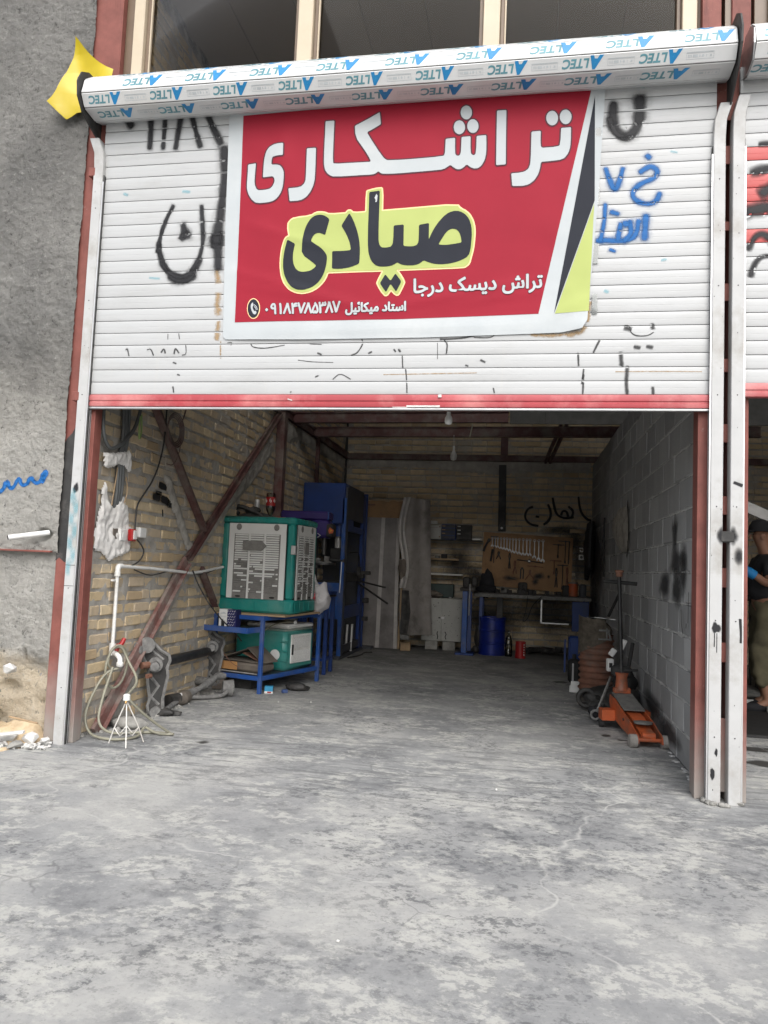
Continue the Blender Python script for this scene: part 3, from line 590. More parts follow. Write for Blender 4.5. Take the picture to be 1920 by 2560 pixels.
GRAF=[('k',0.045,[(0.208,4.046),(0.223,4.024)]),('k',0.03,[(0.361,4.102),(0.369,3.99),(0.369,3.864)]),('k',0.03,[(0.464,4.099),(0.465,3.984),(0.464,3.858)]),('k',0.03,[(0.581,4.1),(0.565,3.978),(0.552,3.853)]),('k',0.03,[(0.638,4.099),(0.678,3.971),(0.72,3.855)]),('k',0.032,[(0.742,4.1),(0.797,3.979),(0.86,3.866)]),('k',0.03,[(0.238,4.095),(0.338,4.08)]),('k',0.022,[(0.559,3.454),(0.509,3.355),(0.477,3.233),(0.467,3.14),(0.481,3.174),(0.503,3.097),(0.555,3.026),(0.622,2.986),(0.685,2.992),(0.736,3.051),(0.777,3.149),(0.781,3.271),(0.779,3.252),(0.766,3.36),(0.757,3.445)]),('k',0.018,[(0.537,3.416),(0.49,3.279),(0.483,3.155),(0.468,3.252),(0.485,3.113),(0.539,3.026),(0.639,2.97),(0.715,3.006)]),('k',0.042,[(0.64,3.319),(0.651,3.273),(0.621,3.235),(0.675,3.264)]),('k',0.05,[(0.889,3.817),(0.907,3.677),(0.896,3.523),(0.892,3.401),(0.875,3.279),(0.873,3.127),(0.867,3.298),(0.887,3.145),(0.893,3.046)]),('k',0.05,[(3.298,3.945),(3.294,3.832),(3.328,3.773),(3.38,3.746),(3.425,3.781),(3.45,3.864),(3.446,3.978)]),('k',0.03,[(3.28,3.861),(3.315,3.767),(3.374,3.742)]),('u',0.026,[(3.496,3.625),(3.504,3.616)]),('u',0.028,[(3.462,3.533),(3.513,3.568),(3.556,3.535),(3.539,3.491),(3.45,3.457),(3.41,3.406),(3.432,3.36),(3.503,3.332),(3.552,3.352),(3.564,3.393)]),('u',0.026,[(3.264,3.558),(3.287,3.486),(3.317,3.419),(3.34,3.476),(3.358,3.553)]),('u',0.034,[(3.492,3.261),(3.49,3.198),(3.486,3.137)]),('u',0.028,[(3.451,3.235),(3.444,3.166),(3.41,3.126),(3.327,3.122),(3.274,3.131),(3.229,3.129)]),('u',0.028,[(3.402,3.23),(3.416,3.167),(3.378,3.127)]),('u',0.028,[(3.351,3.218),(3.339,3.135)]),('u',0.024,[(3.264,3.34),(3.262,3.242),(3.242,3.132)]),('u',0.03,[(3.376,3.227),(3.387,3.221)]),('u',0.03,[(3.304,3.296),(3.33,3.287)]),('u',0.022,[(3.302,3.07),(3.317,3.063)]),('f',0.01,[(0.298,2.511),(0.306,2.522),(0.32,2.473)]),('f',0.01,[(0.446,2.51),(0.47,2.517),(0.489,2.475)]),('f',0.012,[(0.543,2.494),(0.561,2.519),(0.569,2.489)]),('f',0.012,[(0.631,2.485),(0.636,2.523),(0.662,2.488)]),('f',0.007,[(0.706,2.537),(0.715,2.477),(0.687,2.473)]),('f',0.006,[(0.58,2.61),(0.582,2.576)]),('f',0.006,[(0.654,2.613),(0.661,2.578)]),('f',0.012,[(0.63,2.425),(0.646,2.419)]),('f',0.01,[(0.664,2.347),(0.676,2.343)]),('f',0.006,[(0.985,2.549),(1.016,2.553),(1.009,2.534)]),('f',0.008,[(1.139,2.54),(1.155,2.517),(1.239,2.509),(1.358,2.53)]),('f',0.006,[(1.522,2.535),(1.595,2.532)]),('f',0.009,[(1.849,2.56),(1.857,2.531),(1.824,2.474),(1.788,2.463)]),('f',0.014,[(1.896,2.474),(1.91,2.481)]),('f',0.012,[(1.576,2.477),(1.596,2.469)]),('f',0.007,[(1.679,2.314),(1.721,2.353),(1.788,2.314)]),('f',0.01,[(1.569,2.329),(1.583,2.335)]),('f',0.005,[(1.453,2.434),(1.542,2.422),(1.674,2.418)]),('f',0.009,[(0.637,2.268),(0.644,2.234)]),('f',0.012,[(1.416,2.234),(1.419,2.219)]),('f',0.012,[(2.329,2.554),(2.446,2.557),(2.526,2.573)]),('f',0.008,[(2.529,2.563),(2.624,2.558),(2.648,2.578)]),('f',0.01,[(2.353,2.547),(2.372,2.526),(2.367,2.469)]),('f',0.004,[(2.311,2.54),(2.315,2.434)]),('f',0.008,[(2.101,2.457),(2.107,2.386)]),('f',0.009,[(2.126,2.372),(2.136,2.287),(2.139,2.217)]),('f',0.014,[(2.574,2.425),(2.595,2.414)]),('f',0.012,[(2.486,2.395),(2.496,2.391)]),('f',0.01,[(2.651,2.256),(2.659,2.22)]),('f',0.012,[(3.129,2.462),(3.134,2.391)]),('f',0.012,[(3.163,2.366),(3.155,2.285)]),('f',0.012,[(3.163,2.332),(3.161,2.224)]),('f',0.012,[(3.247,2.536),(3.216,2.468)]),('f',0.024,[(3.367,2.46),(3.372,2.39)]),('f',0.022,[(3.404,2.379),(3.399,2.284),(3.407,2.224)]),('f',0.008,[(3.387,2.622),(3.415,2.622),(3.416,2.581),(3.452,2.558),(3.515,2.56),(3.543,2.579)]),('f',0.03,[(3.394,2.606),(3.413,2.602)]),('f',0.024,[(3.537,2.623),(3.54,2.606)]),('f',0.022,[(3.446,2.496),(3.466,2.491)]),('f',0.022,[(3.514,2.496),(3.535,2.493)]),('f',0.02,[(3.545,2.257),(3.548,2.224)]),('f',0.012,[(2.05,2.494),(2.058,2.483)]),('f',0.014,[(2.079,2.493),(2.086,2.483)]),('c',0.02,[(0.21,3.556),(0.231,3.547)]),('c',0.02,[(0.625,3.552),(0.665,3.547)]),('c',0.015,[(0.43,2.983),(0.495,2.977)]),('c',0.015,[(3.627,3.645),(3.655,3.638)]),('c',0.02,[(3.434,4.057),(3.467,4.05)]),('c',0.02,[(3.274,2.827),(3.287,2.821)]),('c',0.016,[(3.585,3.002),(3.604,3.004)]),('r',0.035,[(0.887,3.016),(0.899,2.948)]),('r',0.04,[(0.905,2.857),(0.901,2.797),(0.912,2.744)]),('r',0.035,[(0.916,2.677),(0.914,2.58)]),('r',0.012,[(0.939,2.557),(0.945,2.453)]),('r',0.03,[(3.077,2.572),(3.142,2.585),(3.161,2.612)]),('r',0.022,[(2.866,2.575),(2.972,2.567),(3.064,2.575)]),('r',0.02,[(3.191,2.763),(3.18,2.653)]),('r',0.006,[(1.993,2.341),(2.549,2.349)]),('r',0.006,[(3.341,2.352),(3.594,2.353),(3.805,2.35)])]
# ================================================================ the setting
gm = MB()
def _ground(u, v): return (-60 + 120*u, -60 + 80*v, 0)
gm.grid(_ground, 2, 2)
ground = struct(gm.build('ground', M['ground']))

# ---------------------------------------------------------------- brick walls
def brick_meshes(n, d, seed, nm='brick', amp=.0035, ch=.007):
    out = []
    for k in range(n):
        mb = MB(); mb.box((0, 0, 0), d, None, ch)
        mb.v = [(x+amp*1.3*mn.noise(Vector((x*19, y*19, z*31+k*7.7+seed))), y+amp*mn.noise(Vector((x*23+9, y*19, z*23+k*5.1+seed))), z+amp*1.2*mn.noise(Vector((x*13+4, y*19+7, z*23+k*3.1+seed)))) for x, y, z in mb.v]
        out.append(mb.mesh(nm, M['brick'] if nm == 'brick' else M['block']))
    return out
BR = brick_meshes(10, (.229, .09, .071), 1)
BRH = brick_meshes(5, (.111, .09, .071), 2)
def brick_wall(name, label, u0, u1, z0, z1, place, facet, score, nmax=300, pitch=.095, seed=0, skip=None):
    """place(u, z, jitter) -> 4x4 of a brick; score(u, z) small = shows large; the rest is joined"""
    w = thing(name, label, 'wall')
    rows = int((z1-z0)/pitch); items = []
    R = random.Random(seed)
    for i in range(rows):
        z = z0 + (i+.5)*pitch
        u = u0 + (0 if i % 2 else -.118) + R.uniform(-.02, .02)
        while u < u1:
            L = .236
            hd = R.random() < .10
            ln = .118 if hd else L
            c = u + ln/2
            if c-ln/2 >= u0-.02 and c+ln/2 <= u1+.02 and not (skip and skip(c, z)):
                items.append((score(c, z), c, z+.006*mn.noise(Vector((c*1.3, z*9, seed))), hd, R.uniform(-1, 1), R.uniform(-1, 1), R.uniform(-1, 1), R.randrange(50)))
            u += ln
    items.sort()
    far = MB()
    for k, (sc, c, z, hd, a, b, e, q) in enumerate(items):
        m4 = place(c, z + .003*b, .006*a) @ Matrix.Rotation(rad(1.0*e), 4, 'Y') @ Matrix.Diagonal((1, 1, 1+.10*a*b, 1))
        me = BRH[q % 5] if hd else BR[q % 10]
        if k < nmax: link_copy(me, 'brick', w, m4)
        else:
            far.add([m4 @ v.co for v in me.vertices], [tuple(p.vertices) for p in me.polygons])
    if far.v: stuff(far.build('brick_courses', M['brick'], w))
    return w
def wavy(fn, uv0, uv1, step, amp, seed):
    (u0, v0), (u1, v1) = uv0, uv1
    nu, nv = max(1, int((u1-u0)/step)), max(1, int((v1-v0)/step))
    mb = MB()
    def g(a, b):
        u, v = u0+(u1-u0)*a, v0+(v1-v0)*b
        q = Vector((u*8, v*8, seed)); w = amp*(mn.noise(q) + .6*mn.noise(q*2.9))
        return fn(u, v, w)
    mb.grid(g, nu, nv); return mb
# left side wall, yellow brick with thick mortar
XL = .03
def place_left(u, z, j): return Matrix.Translation((XL-.045+j, u, z)) @ Matrix.Rotation(PI/2, 4, 'Z')
lw = brick_wall('left_brick_wall', 'yellow brick side wall with thick grey mortar and red steel braces, left of the shop', .13, 7.40, 0.0, 5.5, place_left, None,
                lambda u, z: (0 if z < 2.3 else 30 if u > 1.8 or z < 4.2 else 3) + math.hypot(u+4.4, 2.8) + (0 if u < 3.4 else 8), 300, seed=3)
wavy(lambda u, v, w: (XL-.006+w, u, v), (.1, 0), (7.42, 5.5), .022, .011, 1).build('mortar', M['mortar'], lw, 40)
b = MB(); b.box((-.13, 3.76, 2.8), (.20, 7.3, 5.6)); b.build('wall_core', M['mortar'], lw)
# back wall
YB = 7.40
def place_back(u, z, j): return Matrix.Translation((u, YB+.045+j, z))
bw = brick_wall('back_brick_wall', 'yellow brick back wall with sooty lower courses, behind the workbench and tool board', 0.03, 7.6, 0.0, 5.4, place_back, None,
                lambda u, z: abs(z-2.2)*1.1 + abs(u-2.0)*.6 + (0 if u < 3.95 else 0 if (u > 5.9 and z < 2.2) else 9), 300, seed=5)
wavy(lambda u, v, w: (u, YB+.014+w, v), (-.02, 0), (7.8, 5.45), .05, .008, 2).build('mortar', M['mortar'], bw, 40)
b = MB(); b.box((3.9, YB+.16, 2.8), (8.2, .2, 5.6)); b.build('wall_core', M['mortar'], bw)
# soot and graffiti on the back wall
fnb = lambda u, v: (u, YB-.006, v)
sp = MB()
for pl in ([(3.003, 2.204), (2.947, 2.184), (2.906, 2.12), (2.896, 2.043), (2.928, 1.981), (2.991, 1.933), (3.09, 1.917)], [(3.242, 2.242), (3.281, 2.155), (3.283, 2.055), (3.236, 1.978), (3.188, 1.945)],
           [(3.307, 2.345), (3.328, 2.232), (3.355, 2.132), (3.405, 2.071), (3.503, 2.042), (3.612, 2.064)], [(3.44, 2.10), (3.46, 2.16), (3.52, 2.15), (3.54, 2.08)], [(3.60, 2.07), (3.62, 2.16), (3.55, 2.22)],
           [(3.69, 2.367), (3.705, 2.229), (3.744, 2.118), (3.818, 2.039), (3.875, 2.023)], [(3.07, 2.06), (3.10, 2.055)]):
    sp = MB(); ribbon(sp, pl, .036, fnb, step=.03); sp.build('graffiti_stroke', M['spray_k'], bw)
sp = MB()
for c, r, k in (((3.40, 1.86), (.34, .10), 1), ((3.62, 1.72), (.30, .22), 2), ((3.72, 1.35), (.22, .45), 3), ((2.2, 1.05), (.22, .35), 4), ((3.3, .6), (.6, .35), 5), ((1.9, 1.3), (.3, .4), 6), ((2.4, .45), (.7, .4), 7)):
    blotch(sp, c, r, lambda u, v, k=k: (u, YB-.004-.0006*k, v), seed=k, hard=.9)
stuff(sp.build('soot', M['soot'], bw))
# rough mortar band under the ring beam
stuff(rough_patch([(.05, 2.75), (1.2, 2.76), (1.9, 2.72), (2.4, 2.66), (2.75, 2.70), (3.3, 2.76), (3.88, 2.72), (3.88, 2.92), (.05, 2.92)], lambda u, v, w: (u, YB-.01-w, v), .02, .03, 4, .05).build('mortar_band', M['mortar'], bw, 50))
stuff(rough_patch([(3.9, 2.70), (4.3, 2.62), (4.9, 2.75), (5.6, 2.72), (5.6, 2.92), (4.15, 2.95), (3.9, 2.94)], lambda u, v, w: (XL+w, u, v), .03, .03, 5, .06).build('mortar_band', M['mortar'], lw, 50))
stuff(rough_patch([(5.6, 2.70), (6.4, 2.74), (7.36, 2.70), (7.36, 2.92), (5.6, 2.93)], lambda u, v, w: (XL+w, u, v), .025, .03, 6, .05).build('mortar_band', M['mortar'], lw, 50))
# mortar trowelled in beside the braces
stuff(rough_patch([(1.28, 1.86), (1.45, 1.66), (1.72, 1.36), (1.90, 1.33), (1.95, 1.46), (2.10, 1.50), (2.35, 1.74), (2.9, 2.08), (3.4, 2.42), (3.75, 2.66), (3.8, 2.45), (3.2, 2.02), (2.6, 1.70), (2.2, 1.42), (1.9, 1.22), (1.72, 1.16), (1.60, 1.30), (1.30, 1.62), (1.12, 1.86)], lambda u, v, w: (XL+.006+w, u, v), .022, .018, 7, .05).build('brace_mortar', M['mortar'], lw, 50))
stuff(rough_patch([(.40, .0), (.55, .16), (.80, .42), (1.05, .62), (1.30, .80), (1.58, 1.02), (1.66, .98), (1.40, .72), (1.10, .48), (.90, .22), (.75, .10), (.9, .02), (1.6, .02), (2.2, .02), (2.2, .0)], lambda u, v, w: (XL+.006+w, u, v), .024, .018, 8, .04).build('brace_mortar', M['mortar'], lw, 50))
# white plaster dabs round the sockets
stuff(rough_patch([(.208, 1.878), (.38, 1.90), (.568, 1.948), (.60, 1.86), (.609, 1.80), (.56, 1.78), (.50, 1.82), (.416, 1.819), (.35, 1.79), (.24, 1.77)], lambda u, v, w: (XL+.030+w, u, v), .022, .009, 9, .02).build('plaster', M['plaster'], lw, 50))
stuff(rough_patch([(.30, 1.70), (.33, 1.64), (.36, 1.56), (.44, 1.52), (.50, 1.60), (.56, 1.62), (.60, 1.56), (.63, 1.55), (.66, 1.40), (.72, 1.40), (.70, 1.28), (.69, 1.22), (.60, 1.19), (.50, 1.17), (.418, 1.14), (.36, 1.17), (.30, 1.21), (.215, 1.21), (.205, 1.32), (.22, 1.41), (.25, 1.50), (.27, 1.56), (.25, 1.62)], lambda u, v, w: (XL+.010+w, u, v), .018, .009, 10, .02).build('plaster', M['plaster'], lw, 50))
sp = MB(); fnl = lambda u, v: (XL+.006, u, v)
for pts, w in (([(1.10, 1.755), (1.20, 1.745)], .05), ([(1.02, 1.655), (1.10, 1.655)], .065), ([(1.15, 1.65), (1.25, 1.64)], .06), ([(1.27, 1.625), (1.31, 1.62)], .06), ([(1.36, 1.635), (1.42, 1.63)], .05), ([(1.05, 1.69), (1.13, 1.69)], .03), ([(1.17, 1.56), (1.18, 1.52)], .02)):
    sp = MB(); ribbon(sp, pts, w, fnl); sp.build('graffiti_stroke', M['spray_k'], lw)

# right side wall, grey concrete blocks
XR = 3.89
blk = brick_meshes(8, (.395, .20, .197), 5, 'block', .004, .008)
rw = thing('block_wall', 'grey concrete block side wall with pale mortar joints and dark smears, right of the shop', 'wall')
R_ = random.Random(11); n_b = 0
for i in range(14):
    z = .1028 + i*.2055
    y = .17 + (-.2 if i % 2 else 0)
    while y < 7.40:
        y0, y1 = max(y, .17), min(y+.395, 7.395)
        if y1-y0 > .08:
            m4 = Matrix.Translation((XR+.10+R_.uniform(-.003, .003), (y0+y1)/2, z+R_.uniform(-.002, .002))) @ Matrix.Rotation(PI/2, 4, 'Z') @ Matrix.Diagonal(((y1-y0)/.395, 1, 1, 1))
            link_copy(blk[R_.randrange(8)], 'block', rw, m4)
        y += .405
b = MB(); b.box((XR+.10, 3.79, 1.435), (.176, 7.2, 2.865)); b.build('mortar', M['mortar_pale'], rw)
jm = MB()
for i in range(1, 14):
    z = i*.2055
    n = 240
    def jf(a, c, z=z, i=i):
        u = .18+7.17*a
        q = Vector((u*7, i*3.1, 0)); q2 = Vector((u*24, i*5.3, 4))
        hgt = .013*(.7+1.1*mn.noise(q)+.7*mn.noise(q2))
        hgt = max(hgt, .0015)
        pr = .009*(.6+mn.noise(q2*1.3+Vector((0, 0, 8)))+mn.noise(q*1.7))
        s_ = (c-.5)*2
        return (XR+.004-max(pr, -.002)*(1-abs(s_)**2), u, z+s_*hgt+.006*mn.noise(Vector((u*2.5, i*9, 2))))
    jm.grid(jf, n, 4)
stuff(jm.build('mortar_joint', M['mortar_pale'], rw, 60))
sp = MB()
for k, (c, r) in enumerate((((1.12, 1.50), (.11, .17)), ((1.05, 1.30), (.30, .12)), ((.82, 1.24), (.13, .24)), ((1.45, 1.14), (.26, .13)), ((1.0, 1.12), (.22, .15)), ((1.9, .20), (.5, .10)), ((1.2, .12), (.4, .10)), ((6.4, 1.4), (.9, .8)), ((6.6, .6), (.9, .5)))):
    blotch(sp, c, r, lambda u, v, k=k: (XR-.006-.0007*k, u, v), seed=20+k, hard=.7)
for pts, w in (([(.82, .98), (.80, .90), (.76, .84)], .02), ([(.60, 1.1), (.61, .92)], .018), ([(.66, .9), (.665, .885)], .022)):
    ribbon(sp, pts, w, lambda u, v: (XR-.015, u, v))
stuff(sp.build('soot', M['soot'], rw))
# rough opening in the block wall, part-filled
stuff(rough_patch([(3.42, 1.80), (3.62, 1.92), (4.1, 1.94), (4.6, 1.86), (4.75, 1.74), (4.55, 1.62), (4.2, 1.50), (3.8, 1.42), (3.46, 1.44), (3.36, 1.60)], lambda u, v, w: (XR-.004-w, u, v), .03, .025, 31, .07).build('rough_fill', M['mortar'], rw, 50))
sp = MB(); ribbon(sp, [(3.46, 1.93), (3.36, 1.80), (3.33, 1.62), (3.36, 1.48), (3.43, 1.40)], .05, lambda u, v: (XR-.013, u, v), soft=.2)
sp.build('crack', M['spray_k'], rw)
stuff(rough_patch([(.34, .0), (.36, .25), (.42, .33), (.50, .30), (.55, .10), (.62, .0)], lambda u, v, w: (XR-.002-w, u, v), .012, .012, 33, .03).build('foam_patch', M['mortar_pale'], rw, 50))
b = MB()
for k in range(30):
    u = .32+random.random()*2.5; b.blob((XR-.005-random.random()*.03, u, .003), (.02+.03*random.random(), .04, .014), k, .4, 1)
stuff(b.build('mortar_droppings', M['mortar_pale'], rw, 60))

# far wall of the bay next door and the roof
b = MB(); b.box((8.0, 3.6, 2.8), (.2, 7.8, 5.6)); tag(b.build('side_wall', M['mortar']), 'plain side wall closing the bay next door, far right', 'wall')
roof = thing('ceiling', None, None); roof['kind'] = 'structure'
for i in range(17):
    b = MB(); b.box((-.02+.25+i*.505, 3.75, 5.53+.002*(i % 2)), (.50, 7.7, .03), None, .004); b.build('panel', M['ceiling'], roof)
b = MB(); b.box((3.9, 3.8, 5.72), (8.6, 8.0, .3)); b.build('roof_slab', M['mortar'], roof)
# black mould where wall and ceiling meet
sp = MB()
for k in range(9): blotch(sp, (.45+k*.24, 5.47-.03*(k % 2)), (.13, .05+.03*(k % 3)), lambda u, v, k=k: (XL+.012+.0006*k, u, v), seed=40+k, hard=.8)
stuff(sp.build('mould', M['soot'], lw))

# ---------------------------------------------------------------- street front
def stuccofn(u, v, w=0):
    q = Vector((u*14, v*14, 1)); q2 = Vector((u*3, v*3, 6))
    d = .008*mn.noise(q) + .009*mn.noise(q*2.8) + .012*mn.noise(q2) + .007*mn.noise(q*5.3)
    y = .015 - d
    if v < 1.19: y += .028
    if v < .56:                                     # worn-off plaster, blocks and sandy core show
        t = min(1, (.56-v)/.1)
        y += t*(.03 + .05*mn.noise(Vector((u*6, v*6, 9))))
    for (cu, cv, ru, rv, dd) in ((-.20, 1.30, .07, .05, .05), (-.40, .30, .10, .06, .06), (-.62, .52, .02, .09, .05), (-.30, .52, .012, .07, .04)):
        r = ((u-cu)/ru)**2+((v-cv)/rv)**2
        if r < 1: y += dd*(1-r)
    return (u, y, v)
sw = thing('stucco_wall', 'grey sprayed stucco wall with crumbling sandy base, left of the red column', 'wall')
mb = MB(); mb.grid(lambda a, c: stuccofn(-.95+.855*a, 5.9*c), 86, 590); mb.build('stucco', M['stucco'], sw, 70)
b = MB(); b.box((-3.95, .12, 3), (6.0, .16, 6)); b.build('stucco_far', M['stucco'], sw)
b = MB(); b.box((-.55, .22, 3), (.86, .16, 6)); b.build('wall_core', M['sand'], sw)
b = MB(); b.box((-.62, .006, 1.195), (.98, .03, .012), None, .002); b.build('iron_strip', M['redox'], sw)
sp = MB()
ribbon(sp, [(-.557, 1.566), (-.519, 1.588), (-.497, 1.654), (-.481, 1.604), (-.441, 1.597), (-.412, 1.677), (-.387, 1.62), (-.348, 1.621), (-.317, 1.679), (-.294, 1.636), (-.247, 1.637), (-.223, 1.72), (-.205, 1.70), (-.235, 1.645)], .026, lambda u, v: (u, stuccofn(u, v)[1]-.004, v), step=.008)
sp.build('graffiti', M['spray_u'], sw)
b = MB(); b.tube([(-.17, .03, 1.318), (-.25, -.05, 1.296), (-.345, -.13, 1.272)], .017, 14)
wp = tag(b.build('wall_pipe', M['white_pl'], None, 40), 'short white plastic pipe stub sticking out of the stucco wall', 'pipe')
b = MB(); b.cyl((-.344, -.129, 1.2723), (-.347, -.1325, 1.2714), .0145); b.build('pipe_mouth', M['rubber'], wp)

# red oxide columns
lc = thing('steel_column', 'red oxide steel column with a black painted stretch, between stucco wall and shutter', 'column', (0, .15, 0))
b = MB(); b.box((-.0135, .082, 2.9), (.203, .095, 5.8), None, .005); b.build('shaft', M['redox'], lc)
b = MB(); b.box((.0885, .055, 2.9), (.010, .045, 5.8), None, .002); b.build('flange', M['redox'], lc)
coat = [(-.114, 1.14), (-.09, 1.16), (-.05, 1.13), (-.02, 1.15), (0, 1.12), (.03, 1.13), (.03, 2.07), (0, 2.07), (-.02, 2.05), (-.06, 1.97), (-.09, 1.94), (-.114, 1.90)]
b = MB(); b.prism(coat, lambda u, v, w: (u, .0345-w, v), .0, .0018); b.build('black_paint', M['dusty_black'], lc)
for z in (3.70, 2.20): 
    b = MB(); b.box((-.012, .0, z), (.05, .07, .06), None, .004); b.build('bracket', M['redox'], lc)
rc = thing('battened_column', 'red oxide double column joined by short battens, between the two shutters', 'column', (3.93, .15, 0))
for x in (3.852, 4.008):
    b = MB(); b.box((x, .108, 2.9), (.100, .145, 5.8), None, .005); b.build('shaft', M['redox'], rc)
    s_ = -1 if x < 3.93 else 1
    b = MB(); b.box((x+s_*.049, .066, 2.9), (.012, .06, 5.8), None, .002); b.build('flange', M['redox'], rc)
for z0, z1 in ((.05, .441), (.742, .848), (1.149, 1.255), (1.551, 1.654), (1.956, 2.059), (2.356, 2.432), (2.766, 2.867), (3.176, 3.23), (3.57, 3.679), (3.832, 4.40), (4.95, 5.3)):
    b = MB(); b.box((3.93, .0365, (z0+z1)/2), (.125, .008, z1-z0), None, .002); b.build('batten', M['redox'], rc)
b = MB(); b.box((3.95, .10, 4.7), (.05, .10, .8)); b.build('web', M['brown_frame'], rc)
b = MB(); b.box((3.94, -.012, 1.425), (.075, .05, .060), None, .006)
tag(b.build('clamp_bracket', M['dusty_black']), 'grey steel clamp bridging the two white rails, sooty around it', 'bracket')

# guide rails
def rail(name, label, x0, x1, inner, top, lean, z_top):
    t = thing(name, label, 'guide rail', ((x0+x1)/2, 0, 0))
    b = MB(); xm = (x0+x1)/2; w = x1-x0
    def f(a, c):
        z = z_top*c; k = max(0, (z-(z_top-.16))/.16)
        return z, lean*k*k
    nz = 40
    for fy, name_ in ((0, 'channel'),):
        rings = []
        prof = [(x0, -.030), (x0+.003, -.034), (x1-.003, -.034), (x1, -.030), (x1, .036), (x0, .036)]
        vs = []
        for i in range(nz+1):
            z, dx = f(0, i/nz)
            for (px, py) in prof: vs.append((px+dx, py, z))
        m = len(prof)
        fs = [(i*m+k, i*m+(k+1) % m, (i+1)*m+(k+1) % m, (i+1)*m+k) for i in range(nz) for k in range(m)]
        fs += [tuple(range(m)), tuple(nz*m+k for k in range(m))]
        b.add(vs, fs)
    b.build('channel', M['rail'], t, 30)
    b = MB(); xi = x1 if inner > 0 else x0
    for yy, hw in ((-.018, .004), (.0, .006), (.018, .004)):
        b.box((xi+inner*.0022, yy, (z_top-.25)/2), (.004, hw*2, z_top-.25), None, .001)
    b.build('brush_seal', M['dusty_black'], t)
    b = MB(); b.box((xi+inner*.004, -.027, (z_top-.3)/2), (.008, .003, z_top-.3)); b.box((xi+inner*.004, .009, (z_top-.3)/2), (.006, .003, z_top-.3)); b.build('lip', M['alu'], t)
    b = MB()
    for z in [(.35+.62*i) for i in range(6)]: b.cyl((xm, -.0335, z), (xm, -.0362, z), .004, .003, 8)
    stuff(b.build('rivets', M['dark_steel'], t))
    sp = MB(); q = random.Random(len(label))
    for k in range(12): blotch(sp, (x0+w*(.1+.8*q.random()), q.uniform(.05, z_top-.3)), (.0012+.002*q.random(), .002+.005*q.random()), lambda u, v: (min(max(u, x0+.004), x1-.004), -.0348, v), 3, 8, k)
    return t, sp, xm
fr = lambda u, v: (u, -.0349, v)
t, sp, xm = rail('guide_rail', 'white shutter guide rail on the left, bent outward at its top', 0.0, .066, 1, 0, -.045, 3.93)
blotch(sp, (.035, 1.605), (.022, .042), fr, seed=1, hard=.6); stuff(sp.build('paint_spots', M['spray_k'], t))
sp = MB()
for k in range(7): blotch(sp, (.02+.03*(k % 2), 1.10+.075*k), (.03, .07), lambda u, v, k=k: (min(max(u, .003), .063), -.0349-.0002*k, v), seed=50+k, hard=.9)
stuff(sp.build('cyan_overspray', M['spray_c'], t))
b = MB(); b.box((.033, -.0343, 1.115), (.067, .002, .003)); b.box((.033, -.0343, .985), (.067, .002, .003)); b.build('joint', M['dark_steel'], t)
t, sp, xm = rail('guide_rail', 'white shutter guide rail on the right with a round black paint blob', 3.85, 3.915, -1, 0, .035, 3.90)
blotch(sp, (3.884, .928), (.024, .034), fr, seed=3, hard=.35); ribbon(sp, [(3.878, .90), (3.877, .83)], .006, fr); ribbon(sp, [(3.89, .90), (3.89, .80)], .005, fr)
blotch(sp, (3.873, .16), (.013, .034), fr, seed=4, hard=.3); blotch(sp, (3.892, .27), (.008, .020), fr, seed=5, hard=.3)
blotch(sp, (3.905, 1.43), (.03, .05), lambda u, v: (min(u, 3.9145), -.0352, v), seed=8, hard=.8); stuff(sp.build('paint_spots', M['spray_k'], t))
t, sp, xm = rail('guide_rail', 'white shutter guide rail of the bay next door, sooty at the clamp', 3.953, 4.018, 1, 0, .03, 3.937)
ribbon(sp, [(3.975, 1.722), (3.99, 1.716), (4.01, 1.708)], .018, fr); ribbon(sp, [(4.008, .98), (4.013, .90), (4.012, .86)], .014, lambda u, v: (min(u, 4.0172), -.0349, v))
blotch(sp, (3.965, 1.43), (.03, .06), lambda u, v: (max(u, 3.9535), -.0352, v), seed=9, hard=.8); blotch(sp, (4.0, 1.32), (.03, .06), lambda u, v: (min(u, 4.0175), -.0351, v), seed=10, hard=.9)
stuff(sp.build('paint_spots', M['spray_k'], t))

# ---------------------------------------------------------------- roller shutter
PITCH = .0803; ZS = 2.218
def slat_y(z):
    t = ((z-ZS)/PITCH) % 1.0
    pts = ((0, .0125), (.035, .0125), (.05, .0042), (.12, .0030), (.30, .0020), (.46, .0018), (.475, .0023), (.50, .0023), (.515, .0018), (.70, .0017), (.90, .0024), (.97, .0038), (1.0, .0050))
    for (a, ya), (b_, yb) in zip(pts, pts[1:]):
        if a <= t <= b_: return ya+(yb-ya)*(t-a)/(b_-a)
    return .0135
def slat_mesh(x0, x1, mat, flip=1):
    mb = MB(); ts = (0, .035, .05, .12, .30, .46, .475, .50, .515, .70, .90, .97, .9995)
    nx = 12; vs = []
    for t in ts:
        for i in range(nx+1):
            x = x0+(x1-x0)*i/nx
            vs.append((x, slat_y(ZS+t*PITCH)+.0012*mn.noise(Vector((x*1.1, t*.2, 3))), t*PITCH))
    m = nx+1
    fs = [(j*m+i, j*m+i+1, (j+1)*m+i+1, (j+1)*m+i) for j in range(len(ts)-1) for i in range(nx)]
    # back sheet so that the slat has thickness
    o = len(vs); vs += [(x0, .020, 0), (x1, .020, 0), (x1, .020, PITCH), (x0, .020, PITCH)]; fs.append((o, o+3, o+2, o+1))
    return mb.add(vs, fs).mesh('slat', mat, 22)
sh = thing('roller_shutter', 'white slatted roller shutter with graffiti and red bottom bar, rolled halfway up', 'shutter', (1.93, 0, 2.13))
sm = slat_mesh(.045, 3.872, M['slat'])
